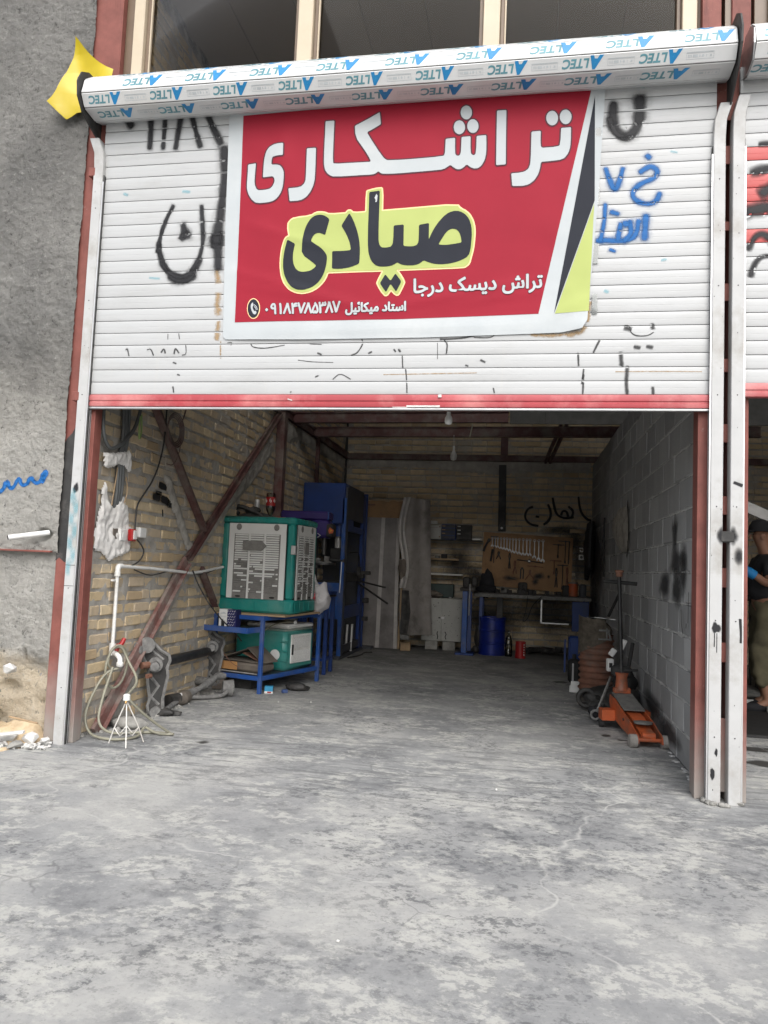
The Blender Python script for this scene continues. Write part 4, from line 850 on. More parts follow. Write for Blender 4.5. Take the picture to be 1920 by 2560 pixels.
for i in range(24):
    link_copy(sm, 'slat', sh, MW[sh.name].inverted() @ Matrix.Translation((0, 0, ZS+i*PITCH)))
b = MB(); vs = []; prof = [(.010, 2.138), (-.004, 2.142), (-.006, 2.150), (-.006, 2.165), (-.001, 2.170), (-.001, 2.176), (-.006, 2.181), (-.007, 2.205), (-.003, 2.2175), (.012, 2.2178), (.024, 2.2178), (.024, 2.138)]
def bar(x0, x1):
    n = len(prof); mb = MB()
    mb.add([(x0, y, z) for y, z in prof]+[(x1, y, z) for y, z in prof], [(i, (i+1) % n, n+(i+1) % n, n+i) for i in range(n)]+[tuple(range(n)), tuple(range(n, 2*n))]); return mb
bb = bar(.058, 3.862).build('bottom_bar', M['red_bar'], sh, 30)
b = MB(); b.box((1.96, .006, 2.131), (3.80, .026, .014), None, .004); b.build('bar_edge', M['alu'], bb)
b = MB(); b.box((2.338, -.012, 2.207), (.020, .010, .018), None, .002); b.box((2.24, -.007, 2.146), (.20, .003, .012), None, .001); b.box((2.10, -.0065, 2.140), (.09, .002, .005)); b.build('chipped_patch', M['stone_white'], bb)
b = MB(); b.box((1.415, -.0075, 2.185), (.03, .001, .006), Ry(.3)); b.build('paint_chip', M['stone_white'], bb)
fs_ = lambda u, v: (u, slat_y(v)-.0012, v)
GRAF += [('k', .034, [(.515, 3.07), (.555, 3.01), (.62, 2.972), (.685, 2.972), (.735, 3.02), (.765, 3.09)]), ('k', .03, [(.57, 2.985), (.63, 2.955), (.69, 2.958), (.73, 2.985)]), ('k', .022, [(.485, 3.19), (.50, 3.10), (.54, 3.035)])]
k = 0
for c, w, pts in GRAF:
    if c in 'ku':
        k += 1; sp = MB(); ribbon(sp, pts, w*1.3, lambda u, v, k=k: (u, slat_y(v)-.0024-.00012*(k % 6), v), soft=.8, step=.008, across=10, vary=.30)
        ribbon(sp, pts, w*2.4, lambda u, v, k=k: (u, slat_y(v)-.0018-.00005*(k % 6), v), soft=1.0, step=.012, across=8, gain=.38, vary=.35)
        sp.build('graffiti_stroke', M['spray_'+c], sh)
for key, mk, nm in (('f', 'spray_f', 'worn_marks'), ('c', 'spray_c', 'cyan_marks'), ('r', 'spray_r', 'glue_stain')):
    sp = MB(); k = 0
    for c, w, pts in GRAF:
        if c == key:
            k += 1; ribbon(sp, pts, w*1.1, lambda u, v, k=k: (u, slat_y(v)-.0012-.00012*(k % 6), v), soft=.9, step=.008, across=8)
    stuff(sp.build(nm, M[mk], sh))

# shutter box
BOXP = [(-.055, 4.030), (-.180, 4.043), (-.228, 4.116), (-.200, 4.222), (-.125, 4.288), (-.02, 4.292), (.035, 4.22), (.035, 4.06)]
def shutter_box(label, x0, x1, name='shutter_box'):
    t = thing(name, label, 'shutter box', ((x0+x1)/2, -.09, 4.03))
    n = len(BOXP)
    for i in range(n):
        (ya, za), (yb, zb) = BOXP[i], BOXP[(i+1) % n]
        a = Vector((0, ya, za)); c = Vector((0, yb, zb)); d = c-a; nn = Vector((0, d.z, -d.y)).normalized()
        mid = Vector((0, -.09, 4.16)); 
        if (a-mid).dot(nn) < 0: nn = -nn
        e = d.normalized()*.0035
        mb = MB(); q = [a+e, a+e*2+nn*.0025, c-e*2+nn*.0025, c-e, c-e-nn*.004, a+e-nn*.004]
        m = len(q); nx = 16
        vs = [(x0+(x1-x0)*k/nx, p.y+.0012*mn.noise(Vector((k*1.3, i*3.1, 0))), p.z) for k in range(nx+1) for p in q]
        fs = [(k*m+j, k*m+(j+1) % m, (k+1)*m+(j+1) % m, (k+1)*m+j) for k in range(nx) for j in range(m)]+[tuple(range(m)), tuple(nx*m+j for j in range(m))]
        mb.add(vs, fs).build('panel', M['box_white'], t, 25)
    mb = MB(); mb.prism([(y*.985-.0014, 4.16+(z-4.16)*.97) for y, z in BOXP], lambda u, v, w: (w, u, v), x0+.004, x1-.004); mb.build('core', M['dusty_black'], t)
    return t
sb = shutter_box('long white faceted shutter box printed with upside-down blue lettering, above the red banner', 0.0, 3.925)
for x, pl in ((-.012, [(-.06, 4.31), (-.15, 4.305), (-.225, 4.26), (-.262, 4.18), (-.25, 4.09), (-.19, 4.015), (-.10, 3.975), (.0, 3.94), (.03, 3.86), (.05, 3.86), (.05, 4.28)]), (3.938, [(-.06, 4.34), (-.16, 4.335), (-.235, 4.28), (-.268, 4.19), (-.262, 4.10), (-.19, 4.0), (-.06, 3.90), (.0, 3.86), (.05, 3.86), (.05, 4.30)])):
    b = MB(); b.prism(pl, lambda u, v, w: (w, u, v), x-.005, x+.005); b.build('end_plate', M['dusty_black'], sb)
b = MB(); b.box((-.019, -.235, 4.19), (.004, .012, .05), Rx(.5)); b.box((-.019, -.225, 4.11), (.004, .01, .03), Rx(-.5)); b.build('hook', M['wood'], sb)
t_ltec = textshape('LTEC', .076, .0026, .18, 1.02); t_a = textshape('A', .100, .0075, .25, 1.0)
def print_box(t, x0, x1, starts):
    for fi, (i, xs) in enumerate(starts):
        (ya, za), (yb, zb) = BOXP[i], BOXP[i+1]
        a = Vector((0, ya, za)); d = (Vector((0, yb, zb))-a); L = d.length; d.normalize(); nn = Vector((0, d.z, -d.y))
        mid = Vector((0, -.09, 4.16))
        if (a-mid).dot(nn) < 0: nn = -nn
        mb = MB()
        def put(shape, ux, uy, sc, mi):
            vs, fs = shape; out = []
            for (x, y, z) in vs:                     # turned upside down: text x runs to the left, text y runs down
                X = ux - x*sc; T = uy - y*sc
                if X < x0+.004 or X > x1-.004: X = min(max(X, x0+.004), x1-.004)
                p = a + d*max(.004, min(L-.004, T)) + nn*.0034
                out.append((X, p.y, p.z))
            mb.cur = mi; mb.add(out, fs)
        sc = min(1, L/.105)
        for x in xs:
            # whole word reads from right to left, upside down, inside [x, x+.20]
            put(t_a, x+.212, L*.5+.036*sc, sc, 0); put(t_ltec, x+.147, L*.5+.026*sc, sc, 1)
            x2 = x+.245
            if x2+.15 < x1-.01:
                def rect(u0, u1, v0, v1):
                    put(([(-(u0-x2), -(v0), 0), (-(u1-x2), -(v0), 0), (-(u1-x2), -(v1), 0), (-(u0-x2), -(v1), 0)], [(0, 1, 2, 3)]), x2, L*.5, 1, 2)
                h = .024*sc
                rect(x2, x2+.145, -h, -h+.0022); rect(x2, x2+.145, h*.45, h*.45+.0022); rect(x2, x2+.002, -h, h*.45); rect(x2+.143, x2+.145, -h, h*.45)
                for u in (.010, .017, .024): rect(x2+u, x2+u+.0035, -h*.55, h*.15)
                rect(x2+.034, x2+.060, -h*.55, h*.1); rect(x2+.068, x2+.074, -h*.5, h*.1)
                put(([(-.006*math.cos(k*PI/5), -.007*math.sin(k*PI/5), 0) for k in range(10)], [tuple(range(10))]), x2+.088, L*.5-h*.2, 1, 2)
                rect(x2+.105, x2+.108, -h*.6, h*.1); rect(x2+.124, x2+.134, -h*.5, 0); rect(x2, x2+.145, h*.65, h*.65+.003)
        mb.build('printed_logo', [M['ink_blue'], M['ink_teal'], M['ink_grey']], t)
def rep(s, st=.4215): return [s+st*k for k in range(-1, 10) if s+st*k > -.05 and s+st*k < 3.74]
print_box(sb, 0.0, 3.925, [(0, rep(.095)), (1, rep(.045)), (2, rep(.315)), (3, rep(.23))])
sb2 = shutter_box('white faceted shutter box of the bay next door, standing beside the battened column', 4.02, 7.6)
print_box(sb2, 4.02, 7.6, [(0, [4.06, 4.48]), (1, [4.09, 4.51]), (2, [4.10, 4.52])])
b = MB(); b.prism([(-.06, 4.035), (-.175, 4.048), (-.222, 4.116), (-.196, 4.218), (-.123, 4.282), (-.02, 4.286), (.03, 4.22), (.03, 4.06)], lambda u, v, w: (w+.012*mn.noise(Vector((u*40, v*40, w*9))), u, v), 4.012, 4.020); b.build('foil_end', M['alu'], sb2)

# shutter of the bay next door
s2 = thing('roller_shutter', 'white roller shutter with some red slats and sooty black scrawls, next bay', 'shutter', (5.8, 0, 2.2))
m_w = slat_mesh(4.0, 7.6, M['slat']); m_r = slat_mesh(4.0, 7.6, M['red_slat'])
for i in range(23):
    z = 2.282+i*.0803
    red = i in (10, 12, 13, 14, 16)
    link_copy(m_r if red else m_w, 'slat', s2, MW[s2.name].inverted() @ Matrix.Translation((0, 0, z)))
mb = MB(); n = len(prof); mb.add([(4.0, y, z+.066) for y, z in prof]+[(7.6, y, z+.066) for y, z in prof], [(i, (i+1) % n, n+(i+1) % n, n+i) for i in range(n)]+[tuple(range(n)), tuple(range(n, 2*n))])
mb.build('bottom_bar', M['red_bar'], s2, 30)
sp = MB(); f2 = lambda u, v: (u, slat_y(v-2.282+ZS)-.0026, v)
for pl, w in (([(4.05, 3.06), (4.08, 3.12), (4.12, 3.14), (4.17, 3.10), (4.21, 3.02)], .045), ([(4.06, 2.90), (4.085, 2.98), (4.13, 3.01), (4.2, 3.0)], .03), ([(4.08, 3.50), (4.16, 3.52)], .06), ([(4.13, 3.38), (4.2, 3.42)], .08), ([(4.05, 3.27), (4.15, 3.29)], .08), ([(4.11, 3.66), (4.16, 3.66)], .03)):
    sp = MB(); ribbon(sp, pl, w*1.2, f2, soft=.9, across=10, vary=.35); sp.build('graffiti_stroke', M['spray_k'], s2)

# clerestory windows above the shutters
cw = thing('clerestory_window', 'row of cream aluminium window frames above the shutter box', 'window', (1.95, .12, 4.15))
for (xa, xb, kind) in ((-.0, .150, 'b'), (.155, .232, 'c'), (1.315, 1.415, 'c'), (2.515, 2.618, 'c'), (3.690, 3.775, 'c'), (3.78, 3.835, 'b')):
    b = MB(); b.box(((xa+xb)/2, .10 if kind == 'c' else .125, 4.72), (xb-xa, .07, 1.2), None, .004)
    mu = b.build('mullion', M['cream'] if kind == 'c' else M['brown_frame'], cw)
    if kind == 'c':
        b = MB(); b.box((xa-.014, .125, 4.72), (.024, .05, 1.2), None, .003); b.box((xb+.014, .125, 4.72), (.024, .05, 1.2), None, .003); b.build('sash', M['brown_frame'], mu)
        b = MB(); b.box((xb+.032, .11, 4.72), (.010, .02, 1.2), None, .002); b.build('bead', M['cream'], mu)
b = MB(); b.box((1.92, .11, 4.16), (3.8, .08, .06), None, .004); b.box((1.92, .11, 5.29), (3.8, .08, .06), None, .004); b.build('frame_rail', M['cream'], cw)
for xa, xb in ((.25, 1.30), (1.435, 2.495), (2.64, 3.67)):
    b = MB(); b.box(((xa+xb)/2, .135, 4.72), (xb-xa+.03, .004, 1.2)); b.build('pane', M['glass'], cw)
cw2 = thing('clerestory_window', 'cream window frame above the shutter next door, at the top right corner', 'window', (5.0, .12, 4.15))
b = MB(); b.box((4.135, .125, 4.72), (.075, .05, 1.2), None, .003); b.build('sash', M['brown_frame'], cw2)
b = MB(); b.box((4.215, .10, 4.72), (.085, .07, 1.2), None, .004); b.build('mullion', M['cream'], cw2)
b = MB(); b.box((5.9, .135, 4.72), (3.3, .004, 1.2)); b.build('pane', M['glass'], cw2)
b = MB(); b.box((3.9, .20, 4.08), (8.2, .14, .16), None, .004); b.box((3.9, .20, 5.62), (8.2, .30, .7), None, .004)
tag(b.build('lintel_beam', M['redox_dark']), 'dark red steel lintel behind the shutter boxes', 'beam')

# steel inside
def ibeam(name, label, a, c, h, w, mat='redox_dark'):
    a, c = Vector(a), Vector(c); d = c-a; L = d.length; mid = (a+c)/2
    R = d.to_track_quat('X', 'Z').to_matrix()
    b = MB(); b.box(mid, (L, .012, h), R); 
    for s_ in (-1, 1): b.box(mid+Vector((0, 0, s_*(h/2-.006))), (L, w, .012), R)
    return tag(b.build(name, M[mat]), label, 'beam')
ibeam('steel_beam', 'dark red steel beam across the shop just behind the shutter bar', (.03, 4.40, 2.965), (2.66, 4.30, 2.965), .13, .08)
ibeam('steel_beam', 'second dark red steel beam crossing the shop from wall to wall', (.03, 5.36, 2.965), (5.6, 5.10, 2.965), .13, .08)
ibeam('ring_beam', 'dark red ring beam along the left brick wall', (XL+.03, .3, 2.955), (XL+.03, 7.36, 2.955), .10, .06)
ibeam('ring_beam', 'dark red ring beam along the back brick wall', (.05, YB-.035, 2.945), (7.6, YB-.035, 2.945), .09, .06)
b = MB(); b.box((4.2, 4.47, 3.35), (3.05, .02, .86), None, .003)
gp = tag(b.build('sheet_panel', simple('dark_grey_sheet', (.07, .07, .066), .7)), 'dark grey sheet panel closing the gap over the steel beams', 'panel')
b = MB(); b.box((3.08, 4.457, 3.35), (.008, .006, .86)); b.build('seam', M['dusty_black'], gp)
st_ = thing('roof_strut', 'dark red double strut leaning from the beam to the back wall', 'strut', (3.2, 6.3, 2.9))
for dx in (0, .07):
    b = MB(); b.box((3.24+dx, 6.25, 2.98), (.035, 2.05, .06), Rx(-.09)@Rz(.06)); b.build('bar', M['redox_dark'], st_)
def lbar(a, c, w, t_, mat, name, label, cat, nrm=(1, 0, 0)):
    a, c = Vector(a), Vector(c); d = (c-a); L = d.length; d.normalize(); nrm = Vector(nrm); s_ = d.cross(nrm).normalized()
    R = Matrix((d, s_, d.cross(s_))).transposed(); b = MB(); mid = (a+c)/2
    b.box(mid, (L, w, t_), R, .002); b.box(mid+s_*(w/2-.004)+nrm*.02, (L, .006, .05), R)
    return tag(b.build(name, M[mat]), label, cat)
lbar((XL+.03, .80, 2.42), (XL+.03, 1.93, 1.46), .07, .04, 'redox_dark', 'steel_brace', 'dark red diagonal brace running down from the upper left of the brick wall', 'brace')
lbar((XL+.03, .34, -.0), (XL+.03, 1.60, 1.175), .082, .03, 'brace_red', 'steel_brace', 'red oxide lower half of the long diagonal brace, behind the axle', 'brace')
lbar((XL+.03, 1.62, 1.19), (XL+.03, 3.84, 2.90), .05, .03, 'redox_dark', 'steel_brace', 'dark upper half of the long diagonal brace on the brick wall', 'brace')
lbar((XL+.03, 1.93, 1.10), (XL+.03, 2.28, .78), .075, .03, 'redox_dark', 'steel_brace', 'short dark red brace stub beside the big cooler', 'brace')
b = MB(); b.box((XL+.05, 3.93, 1.46), (.10, .11, 2.92), None, .004); tag(b.build('steel_post', M['redox_dark']), 'dark steel post against the left brick wall behind the big cooler', 'post')
b = MB(); b.box((XL+.025, 5.62, 1.46), (.05, .05, 2.92), None, .003); tag(b.build('steel_post', M['redox_dark']), 'thin dark steel post on the left wall behind the blue press', 'post')
b = MB(); b.box((XL+.025, YB-.05, 2.6), (.03, .03, 1.9), None, .003); tag(b.build('steel_post', M['dusty_black']), 'thin dark rod in the back left corner of the shop', 'post')
b = MB(); b.box((2.545, YB-.02, 2.33), (.115, .03, 1.03), Ry(-.015), .004); ss = tag(b.build('steel_strip', M['dusty_black']), 'black vertical steel strip on the back wall above the tool board', 'post')
b = MB(); b.cyl((2.55, YB-.034, 1.865), (2.55, YB-.042, 1.865), .018, n=12); b.build('bolt', M['steel'], ss)
b = MB(); b.box((2.555, YB-.03, 3.13), (.11, .05, .27), None, .004); tag(b.build('steel_post', M['redox_dark']), 'short dark red stub post standing on the back ring beam', 'post')
# ================================================================ the banner on the shutter
def wr(x, z):
    """cloth relief of the banner, metres off the shutter"""
    w = .006*mn.noise(Vector((x*1.7, z*1.3, 5)))+.0025*mn.noise(Vector((x*4+z*3, z*5, 1)))
    # creases: long slanting pulls near the bottom left and from the right edge
    for (ax, az, bx, bz, hh, ww) in ((.95, 3.02, 1.75, 2.80, .0065, .025), (1.05, 2.92, 2.05, 2.72, .0065, .025), (1.9, 2.74, 3.0, 2.92, .006, .025), (2.3, 2.76, 3.1, 2.86, .0045, .028), (1.05, 3.33, 1.7, 3.10, .0045, .028), (1.05, 3.85, 1.35, 3.70, .005, .05), (1.3, 4.0, 1.25, 3.6, .005, .05), (1.0, 2.62, 3.1, 2.63, .005, .04), (2.95, 2.66, 3.2, 2.80, .006, .04)):
        dx, dz = bx-ax, bz-az; t = ((x-ax)*dx+(z-az)*dz)/(dx*dx+dz*dz)
        f = max(0, min(1, 1.4-abs(t-.5)*2.2)); t = max(0, min(1, t))
        d = math.hypot(x-ax-t*dx, z-az-t*dz); s_ = (x-ax)*dz-(z-az)*dx
        w += hh*f*math.exp(-(d/ww)**2)
    # loose lower right corner
    c = max(0, 1-math.hypot(x-3.17, z-2.60)/.16); w += .03*c*c
    return w
def ban_y(x, z, layer): return -.0035 - max(0, wr(x, z)+.004) - .0015*layer
GS = .025
def conform(mb_vs, mb_fs, layer):
    bmx = bmesh.new()
    vv = [bmx.verts.new((x, 0, z)) for x, z in mb_vs]
    for f in mb_fs:
        try: bmx.faces.new([vv[i] for i in f])
        except ValueError: pass
    xs = [v[0] for v in mb_vs]; zs = [v[1] for v in mb_vs]
    for k in range(int(min(xs)/GS), int(max(xs)/GS)+1):
        bmesh.ops.bisect_plane(bmx, geom=bmx.verts[:]+bmx.edges[:]+bmx.faces[:], plane_co=(k*GS, 0, 0), plane_no=(1, 0, 0), dist=1e-5)
    for k in range(int(min(zs)/GS), int(max(zs)/GS)+1):
        bmesh.ops.bisect_plane(bmx, geom=bmx.verts[:]+bmx.edges[:]+bmx.faces[:], plane_co=(0, 0, k*GS), plane_no=(0, 0, 1), dist=1e-5)
    for v in bmx.verts: v.co.y = ban_y(v.co.x, v.co.z, layer)
    for f in bmx.faces:
        f.normal_update()
        if f.normal.y > 0: f.normal_flip()
    return bmx
banner = thing('sign_banner', 'red shop banner with large white and black lettering taped over the white shutter', 'banner', (2.08, -.01, 2.57))
def ban_part(name, mat, polys, layer, offset=0.0, raw=None):
    vs, fs = raw if raw else flatshape(polys, offset)
    bmx = conform([(v[0], v[1]) for v in vs], fs, layer)
    me = bpy.data.meshes.new(name); inv = MW[banner.name].inverted()
    bmx.transform(inv); bmx.to_mesh(me); bmx.free(); me.materials.append(M[mat]); me.shade_smooth()
    o = bpy.data.objects.new(name, me); COL.objects.link(o); o.parent = banner; return o
ban_part('cloth', 'pr_white', [BAN['outer']], 0)
ban_part('red_field', 'pr_red', [BAN['red']], 1)
ban_part('black_wedge', 'pr_dark', [BAN['dark']], 1)
ban_part('lime_wedge', 'pr_yellow', [BAN['green']], 1)
def rnd(P):
    """round off a traced outline a little"""
    out = []; n = len(P)
    for i in range(n):
        a, b, c = P[i-1], P[i], P[(i+1) % n]
        la = math.hypot(a[0]-b[0], a[1]-b[1]); lc = math.hypot(c[0]-b[0], c[1]-b[1])
        v1 = ((a[0]-b[0])/la, (a[1]-b[1])/la); v2 = ((c[0]-b[0])/lc, (c[1]-b[1])/lc)
        ang = v1[0]*v2[0]+v1[1]*v2[1]
        k = .30 if ang < -.55 else 0.0
        ra, rc_ = la*k, lc*k
        if k == 0: ra = min(la*.25, .006); rc_ = min(lc*.25, .006)
        out += [(b[0]+v1[0]*ra, b[1]+v1[1]*ra), (b[0]+v2[0]*rc_, b[1]+v2[1]*rc_)]
    return out
for k in ('ye', 're', 'shka', 'alef', 'tera'):
    P = rnd(BAN[k])
    ban_part('letter_outline', 'pr_line', [P], 2, .0065); ban_part('letter', 'pr_white', [P], 3, -.002)
for P in BAN['dots']:
    ban_part('letter_outline', 'pr_line', [P], 2, .0065); ban_part('letter', 'pr_white', [P], 3, -.002)
Y = rnd(BAN['yel'])
ban_part('peach_line', 'pr_peach', [Y], 2, .006); ban_part('lime_panel', 'pr_yellow', [Y], 3, -.003)
for k in ('k_ye', 'k_dal', 'k_dots'): ban_part('letter', 'pr_dark', [rnd(BAN[k])], 4)
ban_part('letter', 'pr_dark', [rnd(BAN['k_sia']), rnd(BAN['k_hole'])], 4)
ban_part('torn_chip', 'pr_white', [BAN['chip']], 5)
ban_part('phone_ring', 'pr_peach', [BAN['phone_o']], 2); ban_part('phone_disc', 'pr_dark', [BAN['phone_d']], 3); ban_part('phone_handset', 'pr_white', [rnd(BAN['phone_s'])], 4)
for k in ('arc1', 'arc2'):
    p = [Vector(q) for q in BAN[k]]; p = smoothpts([Vector((a.x, a.y, 0)) for a in p], 2); L = []; Rr = []
    for i, q in enumerate(p):
        t = (p[min(i+1, len(p)-1)]-p[max(i-1, 0)]).normalized(); nn = Vector((-t.y, t.x, 0))*.0022
        L.append((q.x+nn.x, q.y+nn.y)); Rr.append((q.x-nn.x, q.y-nn.y))
    ban_part('phone_arc', 'pr_white', [L+Rr[::-1]], 4)
parts_ = []
def join(obs):
    """merge the passes of one line of print into one mesh"""
    bmx = bmesh.new()
    for o in obs: bmx.from_mesh(o.data)
    bmx.to_mesh(obs[0].data); bmx.free()
    for o in obs[1:]:
        me = o.data; bpy.data.objects.remove(o); bpy.data.meshes.remove(me)
def ban_text(s, x0, x1, zb, h_alef, slope=0.0, off=.010, stretch_h=None):
    """presentation-form letters listed from left to right, fitted between x0 and x1"""
    vs, fs = textshape(s, .1, .0, 0)
    xs = [v[0] for v in vs]; a, c = min(xs), max(xs)
    k = (x1-x0)/(c-a); kz = h_alef/.0714
    vs = [(x0+(v[0]-a)*k, zb+v[1]*kz+slope*((v[0]-a)*k)) for v in vs]
    for nm, mt, layer, r_, n_ in (('letter_outline', 'pr_line', 2, .0062, 8), ('letter', 'pr_white', 3, .0034, 6)):
        for q in range(n_):
            dx, dz = r_*math.cos(q*2*PI/n_), r_*math.sin(q*2*PI/n_)
            part = ban_part(nm, mt, None, layer+.06*q, raw=([(v[0]+dx, v[1]+dz) for v in vs], fs))
            parts_.append(part)
        join(parts_); parts_.clear()
ban_text('\ufe8e\ufe9f\ufead\ufea9 \ufb8f\ufeb4\ufbfe\ufea9 \ufeb5\ufe8d\ufeae\ufe97', 2.157, 2.915, 2.838, .085, .018)
def ban_digits(s, x0, x1, zb, h):
    n = len(s); w = (x1-x0)/n
    for i, ch in enumerate(s):
        vs, fs = textshape('\u06f7' if ch == '\u06f8' else ch, .1)
        a, c = min(v[0] for v in vs), max(v[0] for v in vs); lo, hi = min(v[1] for v in vs), max(v[1] for v in vs)
        if ch == '\u06f8': vs = [(v[0], lo+hi-v[1], 0) for v in vs]
        kk = h/.0714; kx = kk*.92
        if ch == '\u06f0': lo = .0
        wd = (c-a)*kx
        vs = [(x0+w*(i+.5)-wd/2+(v[0]-a)*kx, zb+(v[1]-lo)*kk+.004*(i/n)) for v in vs]
        for nm, mt, layer, r_, n_ in (('letter_outline', 'pr_line', 2, .0052, 8), ('letter', 'pr_white', 3, .0030, 6)):
            for q in range(n_):
                dx, dz = r_*math.cos(q*2*PI/n_), r_*math.sin(q*2*PI/n_)
                parts_.append(ban_part(nm, mt, None, layer+.06*q, raw=([(v[0]+dx, v[1]+dz) for v in vs], fs)))
            join(parts_); parts_.clear()
ban_digits('\u06f0\u06f9\u06f1\u06f8\u06f4\u06f7\u06f8\u06f5\u06f3\u06f8\u06f7', 1.215, 1.705, 2.722, .070)
ban_text('\ufede\ufbff\ufe8b\ufe8e\ufb91\ufbff\ufee3 \ufea9\ufe8e\ufe98\ufeb3\ufe8d', 1.742, 2.112, 2.728, .055, .006)
# strips of tape along the edges
for z in (2.75, 3.05, 3.4, 3.75):
    b = MB(); b.box((3.215+.01*mn.noise(Vector((z*9, 1, 1))), -.0052, z), (.03, .001, .12), Ry(.1*mn.noise(Vector((z*7, 2, 3))))); b.build('tape', M['clear'], banner)

# yellow sheet hung behind the end of the shutter box
YP = [(-.174, 4.621), (-.150, 4.593), (-.121, 4.555), (-.092, 4.522), (-.063, 4.494), (-.035, 4.470), (-.007, 4.449), (.035, 4.425), (.082, 4.409), (.077, 4.35), (.077, 4.20), (-.02, 4.15), (-.10, 4.12), (-.157, 4.115), (-.19, 4.092), (-.227, 4.073), (-.275, 4.113), (-.324, 4.158), (-.28, 4.267), (-.235, 4.381), (-.206, 4.491)]
vs, fs = flatshape([YP])
bmx = bmesh.new(); vv = [bmx.verts.new((v[0], 0, v[1])) for v in vs]
for f in fs:
    try: bmx.faces.new([vv[i] for i in f])
    except ValueError: pass
for k in range(-9, 3): bmesh.ops.bisect_plane(bmx, geom=bmx.verts[:]+bmx.edges[:]+bmx.faces[:], plane_co=(k*.04, 0, 0), plane_no=(1, 0, 0), dist=1e-5)
for k in range(100, 118): bmesh.ops.bisect_plane(bmx, geom=bmx.verts[:]+bmx.edges[:]+bmx.faces[:], plane_co=(0, 0, k*.04), plane_no=(0, 0, 1), dist=1e-5)
for v in bmx.verts: v.co.y = -.020 - .07*max(0, (v.co.z-4.35)/.3)**2 + .014*math.sin(v.co.x*22+v.co.z*11) + .006*mn.noise(v.co*14) - .08*max(0, (-.13-v.co.x)/.17)**2
r = bmesh.ops.extrude_face_region(bmx, geom=bmx.faces[:])
for g in r['geom']:
    if isinstance(g, bmesh.types.BMVert): g.co.y += .002
bmesh.ops.recalc_face_normals(bmx, faces=bmx.faces)
me = bpy.data.meshes.new('yellow_sheet'); bmx.to_mesh(me); bmx.free(); me.materials.append(M['yellow']); me.shade_smooth(); me.set_sharp_from_angle(angle=rad(40))
o = bpy.data.objects.new('yellow_sheet', me); COL.objects.link(o); tag(o, 'torn yellow plastic sheet behind the left end of the shutter box', 'sheet')
# ================================================================ left side of the shop
def cable(name, label, pts, r, mat, cat='cable', n=7, it=2, parent=None):
    b = MB(); b.tube(smoothpts(pts, it), r, n); o = b.build(name, M[mat], parent, 60)
    return tag(o, label, cat) if parent is None else o
X0 = XL+.02
# conduits and cables down the brick wall
cd = thing('conduit_bundle', 'bundle of grey conduits running down the brick wall into white plaster', 'conduit', (XL, .45, 1.6))
for k, dy in enumerate((-.03, .0, .035)):
    b = MB(); b.tube(smoothpts([(X0+.01, .43+dy*1.4, 2.9), (X0+.01, .47+dy*1.3, 2.3), (X0+.005, .50+dy, 2.02), (X0-.004, .47+dy*.9, 1.86), (X0+.006, .46+dy*1.1, 1.72), (X0-.004, .47+dy*.9, 1.58), (X0-.03, .48+dy, 1.50)], 2), .013, 8); b.build('conduit', M['grey_cable'], cd, 60)
b = MB(); b.tube(smoothpts([(X0+.03, .16, 2.5), (X0+.03, .15, 2.1), (X0+.03, .17, 1.98), (X0+.03, .24, 1.91), (X0+.02, .34, 1.92), (X0+.03, .45, 1.99), (X0+.03, .58, 2.10), (X0+.03, .66, 2.3), (X0+.02, .67, 2.9)], 2), .013, 8); b.build('conduit', M['grey_cable'], cd, 60)
b = MB(); b.tube(smoothpts([(X0+.005, .42, 1.80), (X0+.005, .40, 1.66), (X0, .39, 1.58), (X0, .38, 1.50)], 2), .004, 6); b.tube(smoothpts([(X0+.005, .54, 1.75), (X0+.005, .58, 1.66), (X0, .55, 1.56), (X0, .52, 1.50)], 2), .004, 6); b.build('wire', M['wood'], cd, 60)
b = MB(); b.tube(smoothpts([(X0+.04, .62, 2.20), (X0+.05, .60, 2.10), (X0+.04, .63, 2.02), (X0+.04, .66, 2.10), (X0+.04, .64, 2.22)], 2), .006, 6); b.build('wire', simple('lime_tape', (.25, .36, .12), .5), cd, 60)
cl = MB()
for k in range(4):
    cl.tube([(X0+.05+.006*k, 1.15+(.11+.012*k)*math.cos(a*PI/12), 2.20+(.10+.012*k)*math.sin(a*PI/12)) for a in range(24)], .006, 6, True)
cl.tube(smoothpts([(X0+.05, 1.24, 2.24), (X0+.03, 1.38, 2.38), (X0, 1.5, 2.6)], 2), .006, 6)
cl.tube(smoothpts([(X0+.06, 1.27, 2.2), (X0+.05, 1.28, 2.05), (X0+.04, 1.2, 1.92), (X0+.04, 1.08, 1.92)], 2), .004, 6)
tag(cl.build('cable_coil', M['redox_dark'], None, 60), 'coil of dark red cable hung on the steel brace', 'cable')
cable('power_cable', 'brown power cable hanging down the brick wall to the red plug', [(X0+.03, 1.05, 2.5), (X0+.03, 1.048, 2.23), (X0+.02, 1.045, 2.0), (X0+.01, .945, 1.776), (X0+.005, .80, 1.64), (X0+.005, .72, 1.56), (X0+.015, .70, 1.45), (X0+.02, .69, 1.37)], .0065, 'dusty_black')
cable('power_cable', 'thin cable looping from the red plug down to the white water pipe', [(X0+.03, .71, 1.31), (X0+.035, .78, 1.27), (X0+.03, .835, 1.22), (X0+.02, .80, 1.16), (X0+.02, .70, 1.125), (X0+.02, .62, 1.105)], .006, 'dusty_black')
cable('power_cable', 'cable sagging under the horizontal white pipe', [(X0+.02, .72, 1.09), (X0+.02, .95, 1.045), (X0+.02, 1.1, 1.06), (X0+.02, 1.4, 1.10), (X0+.03, 1.62, 1.075), (X0+.03, 1.9, 1.05), (X0+.03, 2.2, 1.10)], .005, 'dusty_black')
